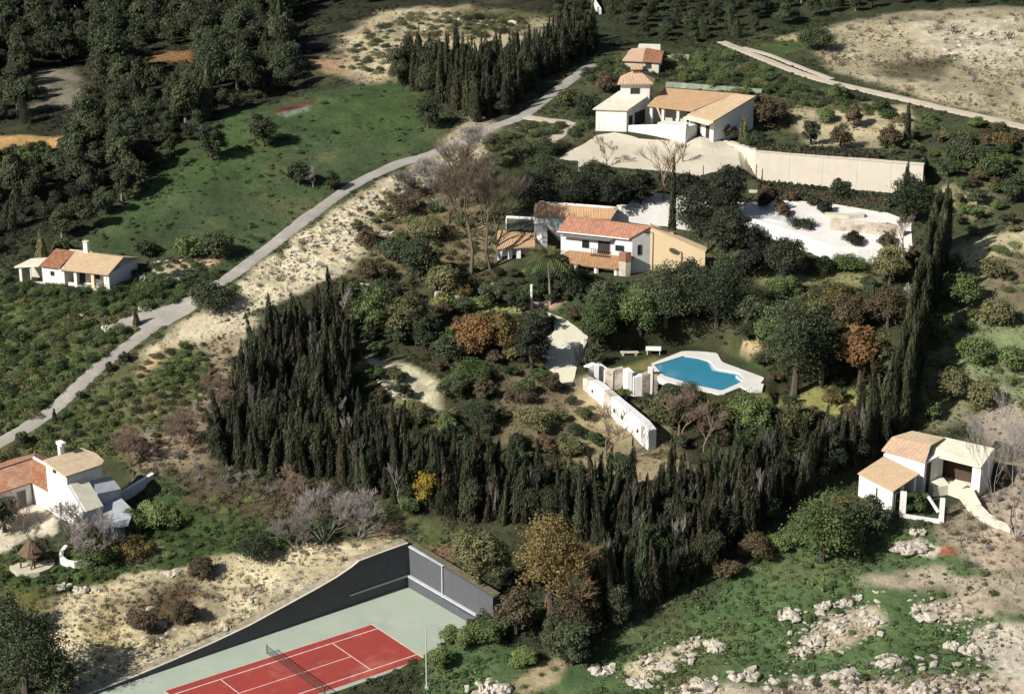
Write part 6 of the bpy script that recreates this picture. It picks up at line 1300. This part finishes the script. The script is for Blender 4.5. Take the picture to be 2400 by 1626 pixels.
# lower middle
T('bush', 1003, 1180, 96, 84, 'leaf_yellow', 'yellow flowering bush against the dark plantation', open_=.3); T('bush', 960, 1200, 40, 60, 'leaf_mid', 'green bush under the yellow flowering one')
T('bare', 760, 1270, 120, 170, 'twig_grey', 'grey leafless thicket left of the court corner', levels=5, r=.06, kids=3, spread=1.0, name='bush'); T('bare', 840, 1260, 100, 110, 'twig_grey', 'grey leafless bush nearest the court corner', levels=5, r=.06, kids=3, name='bush'); T('bare', 690, 1290, 80, 130, 'twig_grey', 'grey leafless bush on the bank above the court', levels=5, r=.05, kids=3, name='bush'); T('bare', 690, 1180, 70, 120, 'twig_brown', 'brown leafless scrub above the grey thicket', levels=5, r=.05, kids=3, name='bush')
T('round', 1130, 1420, 200, 120, 'leaf_olive', 'olive tree hanging over the end of the court wall', z0=.25, nclump=30); T('round', 1090, 1330, 100, 80, 'leaf_olive', 'small olive tree behind the court end wall'); T('round', 1290, 1480, 270, 190, 'leaf_ochre', 'big ochre brown tree beside the court end wall', z0=.30, nclump=44, open_=.15); T('bare', 1270, 1470, 210, 190, 'twig_ochre', 'leafless ochre tree in front of the plantation', levels=6, r=.2, kids=3, spread=1.0)
T('round', 1210, 1485, 110, 110, 'leaf_brown', 'brown tree at the foot of the ochre one', z0=.05); T('round', 1350, 1500, 120, 130, 'leaf_brown', 'dull brown tree at the plantation foot', z0=.03); T('round', 1340, 1560, 120, 110, 'leaf_dark', 'black tree at the lowest tip of the plantation', z0=.02); T('round', 1520, 1330, 110, 110, 'leaf_mid', 'bright green tree among the dark plantation', z0=.05); T('round', 1400, 1400, 130, 100, 'leaf_olive', 'olive tree on the plantation edge right of the ochre one', z0=.04)
T('bush', 1030, 1480, 0 + 60, 90, 'leaf_dark', 'dark bush at the near corner of the court surround') if False else None
T('bush', 1080, 1510, 50, 90, 'leaf_mid', 'green bush spilling over the court corner'); T('bush', 1030, 1560, 40, 70, 'leaf_mid', 'green bush beside the tall pale pole'); T('bush', 1150, 1500, 50, 100, 'leaf_mid', 'green bush under the brown tree right of the court'); T('bush', 1230, 1560, 44, 80, 'leaf_bright', 'light green bush in the grass right of the court')
# lower left
T('round', 60, 1625, 240, 240, 'leaf_dark', 'big dark tree filling the bottom left corner', z0=.01, nclump=46); T('round', 10, 1500, 110, 110, 'leaf_dark', 'dark tree at the left edge above the corner tree', z0=.02); T('round', 140, 1640, 120, 110, 'leaf_dark', 'dark tree at the right side of the corner tree', z0=.02)
T('round', 12, 1245, 90, 80, 'leaf_dark', 'dark rounded bush at the left edge before the farmhouse', z0=.02); T('bare', 170, 1270, 100, 110, 'twig_grey', 'grey leafless tree against the farmhouse front', levels=5, r=.12, kids=3, spread=1.1); T('bare', 220, 1325, 110, 140, 'twig_grey', 'grey leafless bush on the grass before the farmhouse', levels=5, r=.06, kids=3, name='bush', spread=1.0); T('bush', 225, 1325, 70, 120, 'leaf_mid', 'green undergrowth bush inside the curved white wall'); T('bare', 70, 1345, 190, 40, 'twig_brown', 'thin leafless tree by the thatched umbrella', levels=4, r=.12)
T('bush', 300, 1240, 50, 90, 'leaf_bright', 'bright green bush beside the farmhouse steps'); T('bush', 370, 1230, 50, 110, 'leaf_bright', 'bright green bush on the grass right of the farmhouse'); T('bush', 320, 1300, 36, 90, 'leaf_ochre', 'yellowish dry bush on the grass below the farmhouse'); T('bare', 310, 1090, 90, 150, 'twig_brown', 'brown leafless scrub behind the farmhouse', levels=5, r=.05, kids=3, name='bush'); T('bare', 420, 1060, 90, 150, 'twig_brown', 'brown leafless scrub on the dry slope', levels=5, r=.05, kids=3, name='bush'); T('bare', 500, 960, 80, 70, 'twig_brown', 'brown leafless scrub beside the plantation', levels=5, r=.05, kids=3, name='bush')
T('bush', 330, 1480, 50, 90, 'leaf_brown', 'brown bush on the straw bank, left of three'); T('bush', 430, 1460, 50, 80, 'leaf_brown', 'brown bush on the straw bank, middle of three'); T('bush', 470, 1350, 40, 70, 'leaf_brown', 'brown bush on the straw bank, highest of three'); T('bush', 600, 1310, 60, 110, 'leaf_dark', 'dark scrub on the bank left of the court wall')
# right
T('round', 1925, 1315, 170, 190, 'leaf_mid', 'big dark green bush left of the white house', z0=.01, nclump=46); T('round', 2030, 1250, 100, 110, 'leaf_dark', 'dark rounded bush at the porch of the white house', z0=.01, nclump=30); T('round', 1985, 1300, 90, 90, 'leaf_mid', 'green bush between the big bush and the porch', z0=.01); T('bush', 1770, 1310, 60, 100, 'leaf_rust', 'rust brown bush at the plantation edge'); T('bush', 1700, 1350, 44, 70, 'leaf_rust', 'small rust brown bush lower on the plantation edge'); T('bush', 1830, 1290, 50, 60, 'leaf_bright', 'bright green bush left of the big dark bush'); T('bush', 1965, 1200, 40, 50, 'leaf_ochre', 'pale ochre bush on top of the big dark bush')
T('bush', 2140, 1195, 44, 70, 'leaf_mid', 'green bush inside the low white wall of the white house'); T('bush', 2165, 1185, 30, 40, 'leaf_olive', 'olive bush inside the low white wall'); T('bush', 2060, 1235, 30, 60, 'leaf_dark', 'dark shrub in front of the porch door'); T('bush', 2355, 1070, 40, 70, 'leaf_dark', 'dark bush behind the white house'); T('bush', 2340, 1140, 36, 60, 'leaf_brown', 'brown bush against the side of the white house')
T('bare', 2385, 1260, 300, 60, 'twig_grey', 'pale leafless sapling at the right edge', levels=5, r=.1, kids=3, spread=.6)
for k, (a, b, w, hh, m) in enumerate([(2250, 720, 120, 90, 'leaf_bright'), (2330, 760, 100, 60, 'leaf_olive'), (2200, 800, 80, 80, 'leaf_bright'), (2280, 850, 100, 60, 'leaf_bright'), (2370, 870, 90, 60, 'leaf_bright'), (2230, 930, 100, 70, 'leaf_olive'), (2330, 650, 80, 44, 'leaf_olive'), (2180, 980, 60, 46, 'leaf_mid'), (2300, 950, 90, 60, 'leaf_olive'), (2240, 650, 50, 60, 'leaf_olive')]):
    T('round', a, b, hh, w, m, ['light green tree right of the double hedge, upper', 'low olive tree at the right edge past the hedge', 'light green tree close against the hedge', 'green tree in the middle of the right hand strip', 'green tree at the right edge above the tan plot', 'olive tree low in the right hand strip', 'broad olive bush tree under the pale rocky bank', 'small green tree above the white house roof', 'olive tree beside the tan plot', 'olive tree under the pale rocky bank'][k], z0=.02)
# palm
def palm(bx, by, hp, label):
    p = P(bx, by); s = ppm(p) * cosa(p); Hh = hp / s; rng = random.Random(5)
    o = tag(link('palm_tree', None, None, p), label, 'palm tree'); t = MB().tube([p - K * .3, p + K * Hh * .5 + Vector((-.15, 0, 0)), p + K * Hh + Vector((-.35, 0, 0))], [.2, .15, .14], 7)
    part(o, 'trunk', t, 'bark_pale'); c = p + K * Hh + Vector((-.35, 0, 0))
    for k in range(34):
        a = k * 2.4; el = rng.uniform(-.2, 1.2); L = rng.uniform(3.2, 4.3); V = []; F = []; T_ = []
        d = Vector((math.cos(a) * math.cos(el), math.sin(a) * math.cos(el), math.sin(el))); sd = Vector((-math.sin(a), math.cos(a), 0)); prev = None
        for i in range(13):
            f = i / 12; q = Vector((c.x - p.x, c.y - p.y, c.z - p.z)) + d * L * f - K * (f * f * L * .55); w = .95 * math.sin(math.pi * min(1, f * .9 + .12))
            if prev is not None:
                for sg in (-1, 1):
                    i0 = len(V); tip = q + sd * sg * w - K * w * .45 + (q - prev) * .6
                    V += [tuple(prev), tuple(prev.lerp(q, .55)), tuple(tip.lerp(q, .1)), tuple(tip)]; F.append((i0, i0 + 1, i0 + 2, i0 + 3)); T_ += [.3 + .5 * f] * 4
            prev = q
        me = np_mesh('frond', np.array(V), np.array(F), 'leaf_olive' if k % 3 else 'leaf_mid', [('tint', 'FLOAT', np.array(T_, np.float32))], False); link('frond', me, o)
palm(1290, 712, 112, 'palm tree with a slim pale trunk before the red roofed house')
T('round', 1345, 690, 44, 80, 'leaf_dark', 'dark foliage tree right of the palm trunk', z0=.02); T('round', 1310, 650, 60, 56, 'leaf_dark', 'dark green tree behind the palm crown', z0=.1); T('bush', 1400, 690, 26, 70, 'leaf_dark', 'dark bush before the veranda arches'); T('bush', 1470, 690, 30, 80, 'leaf_mid', 'green bush at the veranda corner')

# hedges: single clipped hedges
def hedge(px, hgt, th, mat, label):
    pts = [P(a, b) for a, b in px]; c = []; n = []; rng = np.random.RandomState(int(px[0][0]))
    for i in range(len(pts) - 1):
        p, q = pts[i], pts[i + 1]; L = (q - p).length; m = int(L * hgt * 60); f = rng.rand(m); d = np.array(q - p); e_ = np.array([-(q - p).y, (q - p).x, 0]) / L
        side = rng.rand(m); zz = rng.rand(m) * hgt; dep = rng.uniform(-th / 2, th / 2, m)
        top = side < .35; zz = np.where(top, hgt, zz); dep = np.where(top, dep, np.where(side < .75, -th / 2, th / 2) * rng.uniform(.8, 1.1, m))
        c.append(np.array(p) + f[:, None] * d + dep[:, None] * e_ + np.stack([np.zeros(m), np.zeros(m), zz + .12 * np.sin(f * 40)], 1)); n.append(np.where(top[:, None], np.array([[0, 0, 1.0]]), np.sign(dep)[:, None] * e_))
    c = np.vstack(c) - np.array(pts[0]); n = np.vstack(n); t = np.clip(.5 + fbm(c[:, 0] / 1.5, c[:, 2] * 1.3, 4, 3) + rng.uniform(-.25, .25, len(c)), 0, 1)
    o = tag(link('hedge', None, None, pts[0]), label, 'hedge'); link('foliage', cloud_mesh('hedge_foliage', mat, *leaves_np(c, n, .22, .6, rng, t)), o)
    st_ = MB()
    for i in range(len(pts) - 1):
        p, q = pts[i], pts[i + 1]; d = (q - p).normalized(); e_ = Vector((-d.y, d.x, 0)) * th * .36
        st_.prism([xy(p - e_), xy(q - e_), xy(q + e_), xy(p + e_)], min(p.z, q.z) - .6, [p.z + hgt * .86, q.z + hgt * .86, q.z + hgt * .86, p.z + hgt * .86])
    part(o, 'twigs', st_, 'wood_dark')
hedge([(1775, 455), (1850, 462), (1950, 474), (2085, 488)], 2.0, .9, 'leaf_dark', 'long dark hedge on the bank below the sandy drive')
hedge([(1270, 432), (1340, 438), (1450, 445), (1520, 446)], 2.1, 1.0, 'leaf_dark', 'dark hedge below the left part of the drive')
hedge([(1540, 440), (1640, 452), (1700, 455)], 2.0, .9, 'leaf_dark', 'dark hedge below the middle of the drive')
hedge([(1775, 352), (1850, 360), (1960, 366), (2060, 372)], 1.2, 1.2, 'leaf_dark', 'low dark hedge along the upper edge of the drive')

# individual bushes on the open slopes
SLOPE_LABEL = {}
def bushes(px, n, dmin, seed, key, smin, smax, label, group, cat='bush', name='bush', pick=None):
    if key == 'dry': name = 'dry_bush'; every = 3; n = int(n * 1.3)
    elif key == 'garden': name = 'garden_shrub'; every = 2; n = int(n * .8)
    else: every = 4; n = int(n * 1.7); dmin *= .75
    for i, (a, b) in enumerate(scatter_poly(px, n, dmin, seed)):
        s = R.uniform(smin, smax); k = pick[i % len(pick)] if pick else i % len(PROTO[key])
        if i % every: fill(key, k, a, b, float(H(a, b)) - .12, s * R.uniform(.75, 1.1), R.uniform(.6, .95)); continue
        plant(name, PROTO[key][k], (a, b, float(H(a, b)) - .12), label, cat, group, R.uniform(0, 6.28), (s * R.uniform(.8, 1.3), s * R.uniform(.8, 1.3), s * R.uniform(.7, 1.05)))
bushes([(-60, 700), (460, 660), (480, 700), (330, 790), (200, 880), (60, 985), (-60, 1040)], 130, 1.5, 61, 'bush', .45, 1.0, 'low green bush on the slope above the lane', 'bushes above the lane', pick=[0, 2, 3, 5, 0, 1, 4])
bushes([(0, 660), (300, 690), (470, 650), (560, 690), (520, 640), (440, 610), (330, 640), (280, 690), (30, 690)], 45, 1.6, 62, 'bush', .5, 1.1, 'dark green bush on the strip below the cottage', 'bushes below the cottage', pick=[1, 0, 1, 3])
bushes([(-60, 1110), (60, 1040), (200, 940), (330, 850), (480, 800), (520, 900), (480, 1000), (250, 1050)], 85, 1.7, 63, 'bush', .35, .85, 'low bush on the rough slope between lane and farmhouse', 'bushes between lane and farmhouse', pick=[0, 2, 4, 3, 1])
bushes([(560, 660), (800, 490), (1000, 380), (1100, 330), (1110, 420), (900, 560), (800, 640), (640, 710)], 70, 1.7, 64, 'dry', .3, .75, 'small dry bush on the pale sandy bank', 'dry bushes on the sandy bank')
bushes([(860, 480), (1010, 400), (1160, 380), (1180, 500), (1150, 640), (1000, 690), (850, 640)], 60, 2.0, 65, 'bush', .5, 1.1, 'brownish bush among the leafless trees', 'bushes among the leafless trees', pick=[4, 1, 4, 0])
bushes([(500, 1090), (520, 900), (400, 980), (300, 1060), (330, 1120), (600, 1160), (760, 1170), (690, 1130)], 90, 1.5, 66, 'dry', .5, 1.1, 'dry leafless bush on the brown slope right of the farmhouse', 'dry bushes right of the farmhouse')
bushes([(100, 1420), (420, 1320), (860, 1270), (750, 1370), (420, 1530), (240, 1600), (170, 1540)], 80, 1.5, 67, 'dry', .25, .65, 'small dry bush on the straw bank above the court', 'dry bushes above the court')
bushes([(-20, 1330), (250, 1240), (420, 1150), (640, 1170), (700, 1240), (400, 1320), (100, 1400)], 60, 1.9, 68, 'bush', .3, .75, 'low green bush in the meadow below the farmhouse', 'bushes in the farmhouse meadow', pick=[2, 0, 2, 4])
bushes([(800, 640), (1150, 690), (1300, 760), (1450, 720), (1800, 690), (2060, 680), (2060, 960), (1800, 1060), (1500, 1100), (1250, 1130), (1000, 1090), (860, 960), (830, 820)], 150, 2.6, 69, 'garden', .5, 1.0, 'rounded garden bush on the slope round the pool', 'garden bushes round the pool')
bushes([(1160, 645), (1290, 640), (1420, 660), (1480, 700), (1300, 720), (1180, 690)], 34, 1.5, 81, 'garden', .4, .75, 'dark shrub on the lawn below the red roofed house', 'shrubs below the red roofed house', pick=[0, 3, 1, 7])
bushes([(2160, 660), (2420, 560), (2420, 960), (2260, 970), (2130, 970), (2200, 780)], 22, 2.6, 70, 'bush', .5, 1.1, 'green bush on the strip right of the double hedge', 'bushes right of the hedge', pick=[2, 2, 4, 0])
bushes([(1130, 330), (1250, 290), (1380, 300), (1420, 220), (1360, 170), (1480, 120), (1600, 130), (1700, 130), (1900, 210), (2100, 250), (2100, 290), (1800, 240), (1560, 190), (1400, 270), (1300, 380), (1180, 400)], 120, 2.0, 71, 'bush', .6, 1.2, 'dark bush on the scrub round the hilltop villa', 'bushes round the villa', pick=[1, 0, 3, 1, 4])
bushes([(2060, 350), (2150, 400), (2240, 560), (2420, 540), (2420, 320), (2250, 290), (2120, 280)], 70, 2.1, 72, 'garden', .45, .95, 'bush on the overgrown ground above the double hedge', 'bushes above the hedge', pick=[1, 2, 0, 6, 5])
bushes([(1850, 90), (2100, 30), (2420, 30), (2420, 270), (2130, 220), (1960, 160)], 60, 3.0, 73, 'dry', .5, 1.1, 'dry bush on the bare hilltop beyond the dirt track', 'dry bushes on the hilltop')
bushes([(800, 160), (860, 70), (1000, 30), (1230, 40), (1230, 90), (960, 100), (900, 180)], 70, 2.2, 74, 'bush', .5, 1.1, 'brownish bush on the bare knoll above the dark stand', 'bushes on the knoll', pick=[4, 4, 1])
bushes([(200, 560), (330, 440), (480, 320), (720, 240), (960, 200), (1030, 320), (880, 400), (640, 570), (450, 600)], 14, 5.2, 75, 'bush', .3, .8, 'low bush scattered on the green field', 'bushes on the green field', pick=[0, 1, 3])
bushes([(1000, 1570), (1120, 1480), (1280, 1560), (1500, 1470), (1850, 1290), (2000, 1250), (2180, 1260), (2330, 1360), (2330, 1600), (1300, 1640)], 110, 2.1, 76, 'bush', .2, .55, 'small low bush in the meadow of pale boulders', 'small bushes in the boulder meadow', pick=[2, 0, 3, 4])
bushes([(2190, 1240), (2300, 1160), (2400, 1090), (2420, 1330), (2300, 1340)], 45, 1.6, 77, 'dry', .4, .9, 'dry bush on the tan slope below the white house', 'dry bushes below the white house')
bushes([(1540, 1600), (1800, 1575), (2150, 1540), (2400, 1540), (2420, 1660), (1500, 1660)], 60, 1.4, 78, 'dry', .25, .6, 'small dry bush on the stony ground at the bottom edge', 'dry bushes at the bottom edge')
bushes([(-40, 440), (170, 440), (170, 360), (-40, 366)], 26, 2.2, 79, 'garden', .7, 1.1, 'dark bush under the ochre bank at the left edge', 'bushes under the ochre bank', pick=[0, 3, 1])

# boulders
def boulder(bx, by, wp, hp, label, i, flat=False):
    p = P(bx, by); s = ppm(p); rng = np.random.RandomState(900 + i)
    bm_ = bpy.data.meshes.new('boulder'); import bmesh
    b = bmesh.new(); bmesh.ops.create_icosphere(b, subdivisions=4, radius=1)
    W, D, Hh = wp / s / 2 * 1.12, wp / s / 2 * rng.uniform(.75, 1.1), hp / s * .62
    off = rng.uniform(0, 90); ca = rng.uniform(0, 6.28); cr_ = [(rng.uniform(-.5, .5), rng.uniform(0, 3.14)) for _ in range(3)]
    for v in b.verts:
        c = v.co.copy(); an = math.atan2(c.y, c.x)
        k = 1 + .62 * float(fbm(math.cos(an) * 1.6 + off, math.sin(an) * 1.6 + c.z * .5, i, 3)) + .20 * float(fbm(c.x * 5 + off, c.y * 5 + c.z * 4, i + 5, 2))
        x_, y_ = c.x * k, c.y * k
        z_ = min(c.z, .45 + .55 * float(fbm(x_ * 1.7 + off, y_ * 1.7, i + 9, 3)) + .25 * (x_ * math.cos(ca) + y_ * math.sin(ca)))
        for o9, a9 in cr_:
            dd9 = abs(x_ * math.cos(a9) + y_ * math.sin(a9) - o9 + .15 * float(fbm(x_ * 2 + off, y_ * 2, 3, 2)))
            if dd9 < .09 and z_ > 0: z_ *= .25
        v.co = Vector((x_ * W, y_ * D, max(z_, -.3) * Hh))
    b.to_mesh(bm_); b.free(); bm_.materials.append(MATS['boulder'])
    o = link('boulder', bm_, None, p); o.rotation_euler[2] = rng.uniform(0, .6); return tag(o, label, 'boulder', 'pale boulders in the lower right meadow')
BL = [(1676, 1515, 56, 34, 'pale boulder left of the big straw patch, by itself in the grass'), (1844, 1440, 48, 24, 'pale flat boulder alone in the middle of the meadow'), (1929, 1420, 38, 24, 'rounded grey boulder, left of a close pair'), (1984, 1412, 28, 22, 'rounded grey boulder, right of a close pair'),
 (2040, 1455, 48, 24, 'pale boulder at the right end of the stony patch'), (1951, 1462, 60, 20, 'flat pale rock in the middle of the stony patch'), (1906, 1500, 56, 22, 'flat pale rock low on the stony patch'), (1879, 1526, 44, 22, 'two toned rock at the lower left of the stony patch'), (1738, 1580, 78, 34, 'broad rough pale boulder near the bottom edge'),
 (1634, 1614, 80, 30, 'big smooth pale boulder cut by the bottom edge'), (2082, 1548, 62, 34, 'rough pale boulder below the meadow, right'), (1975, 1580, 62, 34, 'pointed pale boulder near the bottom edge'), (2164, 1616, 64, 40, 'greenish pale boulder at the bottom edge, right'), (2271, 1520, 40, 22, 'pale boulder beside the bare ground at right, larger'), (2230, 1516, 34, 28, 'pale boulder beside the bare ground at right, smaller'),
 (2168, 1438, 60, 22, 'flat rough rock on the tan path'), (1158, 1612, 82, 40, 'large cracked pale boulder at the bottom right of the court'), (1413, 1570, 60, 30, 'pale boulder left of the long straw patch'), (1130, 1622, 40, 20, 'small pale rock next to the large cracked boulder'), (2140, 1282, 80, 20, 'smooth pale rock slab below the white house'), (2150, 1245, 36, 20, 'white stone block below the ramp'), (2010, 1400, 22, 14, 'small stone above the close pair of boulders'), (1500, 1600, 50, 22, 'pale rock at the low end of the long straw patch'), (1560, 1560, 40, 16, 'flat stone on the long straw patch'), (2060, 1385, 30, 14, 'small stone on the edge of the tan path'), (310, 1440, 30, 20, 'pale boulder among brown bushes on the straw bank, left'), (352, 1426, 18, 14, 'small white stone among brown bushes on the straw bank'), (385, 1458, 26, 14, 'pale boulder among brown bushes on the straw bank, right'), (150, 1375, 36, 14, 'pale stones at the top of the straw bank, left'), (190, 1378, 40, 14, 'pale stones at the top of the straw bank, right'), (405, 1340, 40, 14, 'long pale stone high on the straw bank'), (330, 655, 66, 30, 'big pale rock outcrop right of the cottage'), (430, 652, 30, 12, 'pale stone between the rock outcrop and the lane'), (340, 722, 28, 16, 'pale stone above the lay-by'), (200, 735, 40, 12, 'grey flat stone in the green slope'), (255, 772, 30, 24, 'white rock at the end of the lay-by')]
for i, (a, b, w, hh, lb) in enumerate(BL): boulder(a, b, w, hh, lb, i)

# ------------------------------------------------------------------ ground cover: tufts and scrub sprays set on the ground by geometry nodes
def tuft_proto(name, kind, seed):
    rng = np.random.RandomState(seed)
    if kind == 'scrub':
        n = 64; d = rng.normal(size=(n, 3)); d[:, 2] = np.abs(d[:, 2]); d /= np.linalg.norm(d, axis=1)[:, None]; c = d * rng.uniform(.3, .55, n)[:, None] * np.array([1, 1, .8])
        v, q, t = leaves_np(c, d, .15, .6, rng, rng.uniform(0, 1, n))
    else:
        n = 30; a = rng.uniform(0, 6.28, n); r = rng.uniform(0, .28, n); c = np.stack([r * np.cos(a), r * np.sin(a), rng.uniform(.03, .16, n)], 1)
        v, q, t = leaves_np(c, np.stack([np.cos(a), np.sin(a), np.full(n, .8)], 1), .13, .28, rng, rng.uniform(0, 1, n), .8)
    me = cloud_mesh(name, 'tuft', v, q, t); return bpy.data.objects.new(name, me)
def cover(name, label, kind, pts, cols, scl, seed):
    n = len(pts); rng = np.random.RandomState(seed)
    me = bpy.data.meshes.new(name); me.vertices.add(n); me.vertices.foreach_set('co', pts.astype(np.float32).ravel()); me.update()
    for an, ty, val in (('col', 'FLOAT_COLOR', np.concatenate([cols, np.ones((n, 1))], 1)), ('scl', 'FLOAT_VECTOR', scl), ('rot', 'FLOAT_VECTOR', np.stack([rng.uniform(-.2, .2, n), rng.uniform(-.2, .2, n), rng.uniform(0, 6.28, n)], 1))):
        a = me.attributes.new(an, ty, 'POINT'); a.data.foreach_set('color' if ty == 'FLOAT_COLOR' else 'vector', np.ascontiguousarray(val, np.float32).ravel())
    o = link(name, me); tag(o, label, name.replace('_', ' '), None, 'stuff')
    co = bpy.data.collections.new(name + '_sprays')
    if isinstance(kind, list):
        for me_k in kind: co.objects.link(bpy.data.objects.new(name + '_spray', me_k))
    else:
        for k in range(4): co.objects.link(tuft_proto(name + '_spray', kind, seed + k))
    t = bpy.data.node_groups.new(name, 'GeometryNodeTree')
    t.interface.new_socket('Geometry', in_out='INPUT', socket_type='NodeSocketGeometry'); t.interface.new_socket('Geometry', in_out='OUTPUT', socket_type='NodeSocketGeometry')
    gi, go = t.nodes.new('NodeGroupInput'), t.nodes.new('NodeGroupOutput'); ip = t.nodes.new('GeometryNodeInstanceOnPoints'); ci_ = t.nodes.new('GeometryNodeCollectionInfo')
    ci_.inputs['Collection'].default_value = co; ci_.inputs['Separate Children'].default_value = True; ci_.inputs['Reset Children'].default_value = True
    def attr(nm, dt):
        a = t.nodes.new('GeometryNodeInputNamedAttribute'); a.data_type = dt; a.inputs['Name'].default_value = nm; return a.outputs['Attribute']
    ip.inputs['Pick Instance'].default_value = True
    t.links.new(gi.outputs[0], ip.inputs['Points']); t.links.new(ci_.outputs[0], ip.inputs['Instance'])
    er = t.nodes.new('FunctionNodeEulerToRotation'); t.links.new(attr('rot', 'FLOAT_VECTOR'), er.inputs[0]); t.links.new(er.outputs[0], ip.inputs['Rotation'])
    t.links.new(attr('scl', 'FLOAT_VECTOR'), ip.inputs['Scale']); t.links.new(ip.outputs[0], go.inputs[0])
    md = o.modifiers.new('sprays', 'NODES'); md.node_group = t
for nm, lab, keys in (('plantation', 'dark massed cypresses filling the plantation between the nearer ones', ('cypress',)), ('woodland', 'dark massed woodland between the nearer trees', ('wood',)), ('undergrowth', 'mixed green and dry undergrowth on the slopes', ('bush', 'dry', 'garden'))):
    for (key, k), L in sorted(FILL.items()):
        if key in keys:
            q = np.array(L); n_ = len(q)
            cover(nm, lab, [PROTO[key][k][0][1]], q[:, :3], np.ones((n_, 3)), np.stack([q[:, 3], q[:, 3], q[:, 4]], 1), 100 + k)
rng = np.random.RandomState(77)
M_ = 168000
cx_ = rng.uniform(-1, 1, M_); cy_ = 192 + (rng.rand(M_) ** 1.25) * 270; cx_ = cx_ * (cy_ * .285 + 5)
ce_ = ground_eval(cx_, cy_); ok = keep_off(cx_, cy_); far = np.clip(1.25 - (cy_ - 200) / 330, .3, 1)
cz_ = H(cx_, cy_)
sel = ok & (rng.rand(M_) < np.clip(ce_[:, 3] * .42, 0, .9) * far)
nS = int(sel.sum()); vs = rng.uniform(.55, 1.35, nS)
colr = np.clip(ce_[sel, :3], .02, .16) * rng.uniform(.65, 1.35, (nS, 1)); pale = ce_[sel, 0] > .17
colr[pale] = np.array([.085, .075, .038]) * rng.uniform(.6, 1.6, (int(pale.sum()), 1))
sc = vs * np.where(pale, .42, .8)
cover('scrub', 'low green and brown scrub covering the open slopes', 'scrub', np.stack([cx_[sel], cy_[sel], cz_[sel] - .08], 1), colr, np.stack([sc, sc, sc * rng.uniform(.5, .95, nS)], 1), 5)
sel = ok & ~sel & (rng.rand(M_) < np.clip(ce_[:, 4] * .55, 0, .9) * far)
nS = int(sel.sum()); sc = rng.uniform(.5, 1.3, nS)
colr = np.clip(ce_[sel, :3] * rng.uniform(.75, 1.3, (nS, 1)), .03, .6)
cover('dry_grass', 'dry straw coloured grass tufts on the pale banks', 'tuft', np.stack([cx_[sel], cy_[sel], cz_[sel] - .02], 1), colr, np.stack([sc, sc, sc], 1), 15)

def stone_proto(i):
    import bmesh
    b = bmesh.new(); bmesh.ops.create_icosphere(b, subdivisions=1, radius=1); rg = np.random.RandomState(i)
    for v in b.verts: k = rg.uniform(.6, 1.2); v.co = Vector((v.co.x * k, v.co.y * k * .8, max(v.co.z, -.3) * k * .45))
    me = bpy.data.meshes.new('rubble_stone'); b.to_mesh(me); b.free(); me.materials.append(MATS['boulder']); return me
STONY = [polyW(q) for q in ([(2150, 50), (2400, 40), (2420, 170), (2200, 140)], [(1500, 1600), (1800, 1575), (2150, 1540), (2420, 1520), (2420, 1660), (1500, 1660)], [(1860, 1420), (2080, 1400), (2090, 1470), (1990, 1530), (1840, 1560)], [(1440, 1590), (1560, 1500), (1660, 1490), (1620, 1560), (1500, 1610)], [(2120, 1390), (2330, 1430), (2330, 1540), (2180, 1470)], [(540, 690), (800, 500), (1000, 385), (1080, 330), (1110, 400), (860, 590), (640, 720), (440, 800)], [(180, 1620), (400, 1440), (860, 1280), (845, 1320), (587, 1462), (230, 1618)], [(800, 850), (960, 848), (1040, 900), (1050, 985), (930, 930)], [(2230, 600), (2420, 520), (2420, 580)], [(790, 160), (900, 50), (1100, 30), (1230, 60), (930, 150)], [(290, 660), (350, 620), (530, 605), (420, 660)])]
sp = []
for i, q in enumerate(STONY):
    for a, b in scatter_poly(None, [150, 260, 120, 60, 70, 260, 160, 90, 50, 130, 50][i], .5, 500 + i, 60, q): sp.append((a, b, float(H(a, b)) + .02))
sp = np.array(sp); n_ = len(sp); sc = np.random.RandomState(3).gamma(2.0, .13, n_) + .08
cover('rubble', 'pale broken stones strewn on the bare patches', [stone_proto(i) for i in range(5)], sp, np.ones((n_, 3)), np.stack([sc * 1.2, sc, sc], 1), 33)
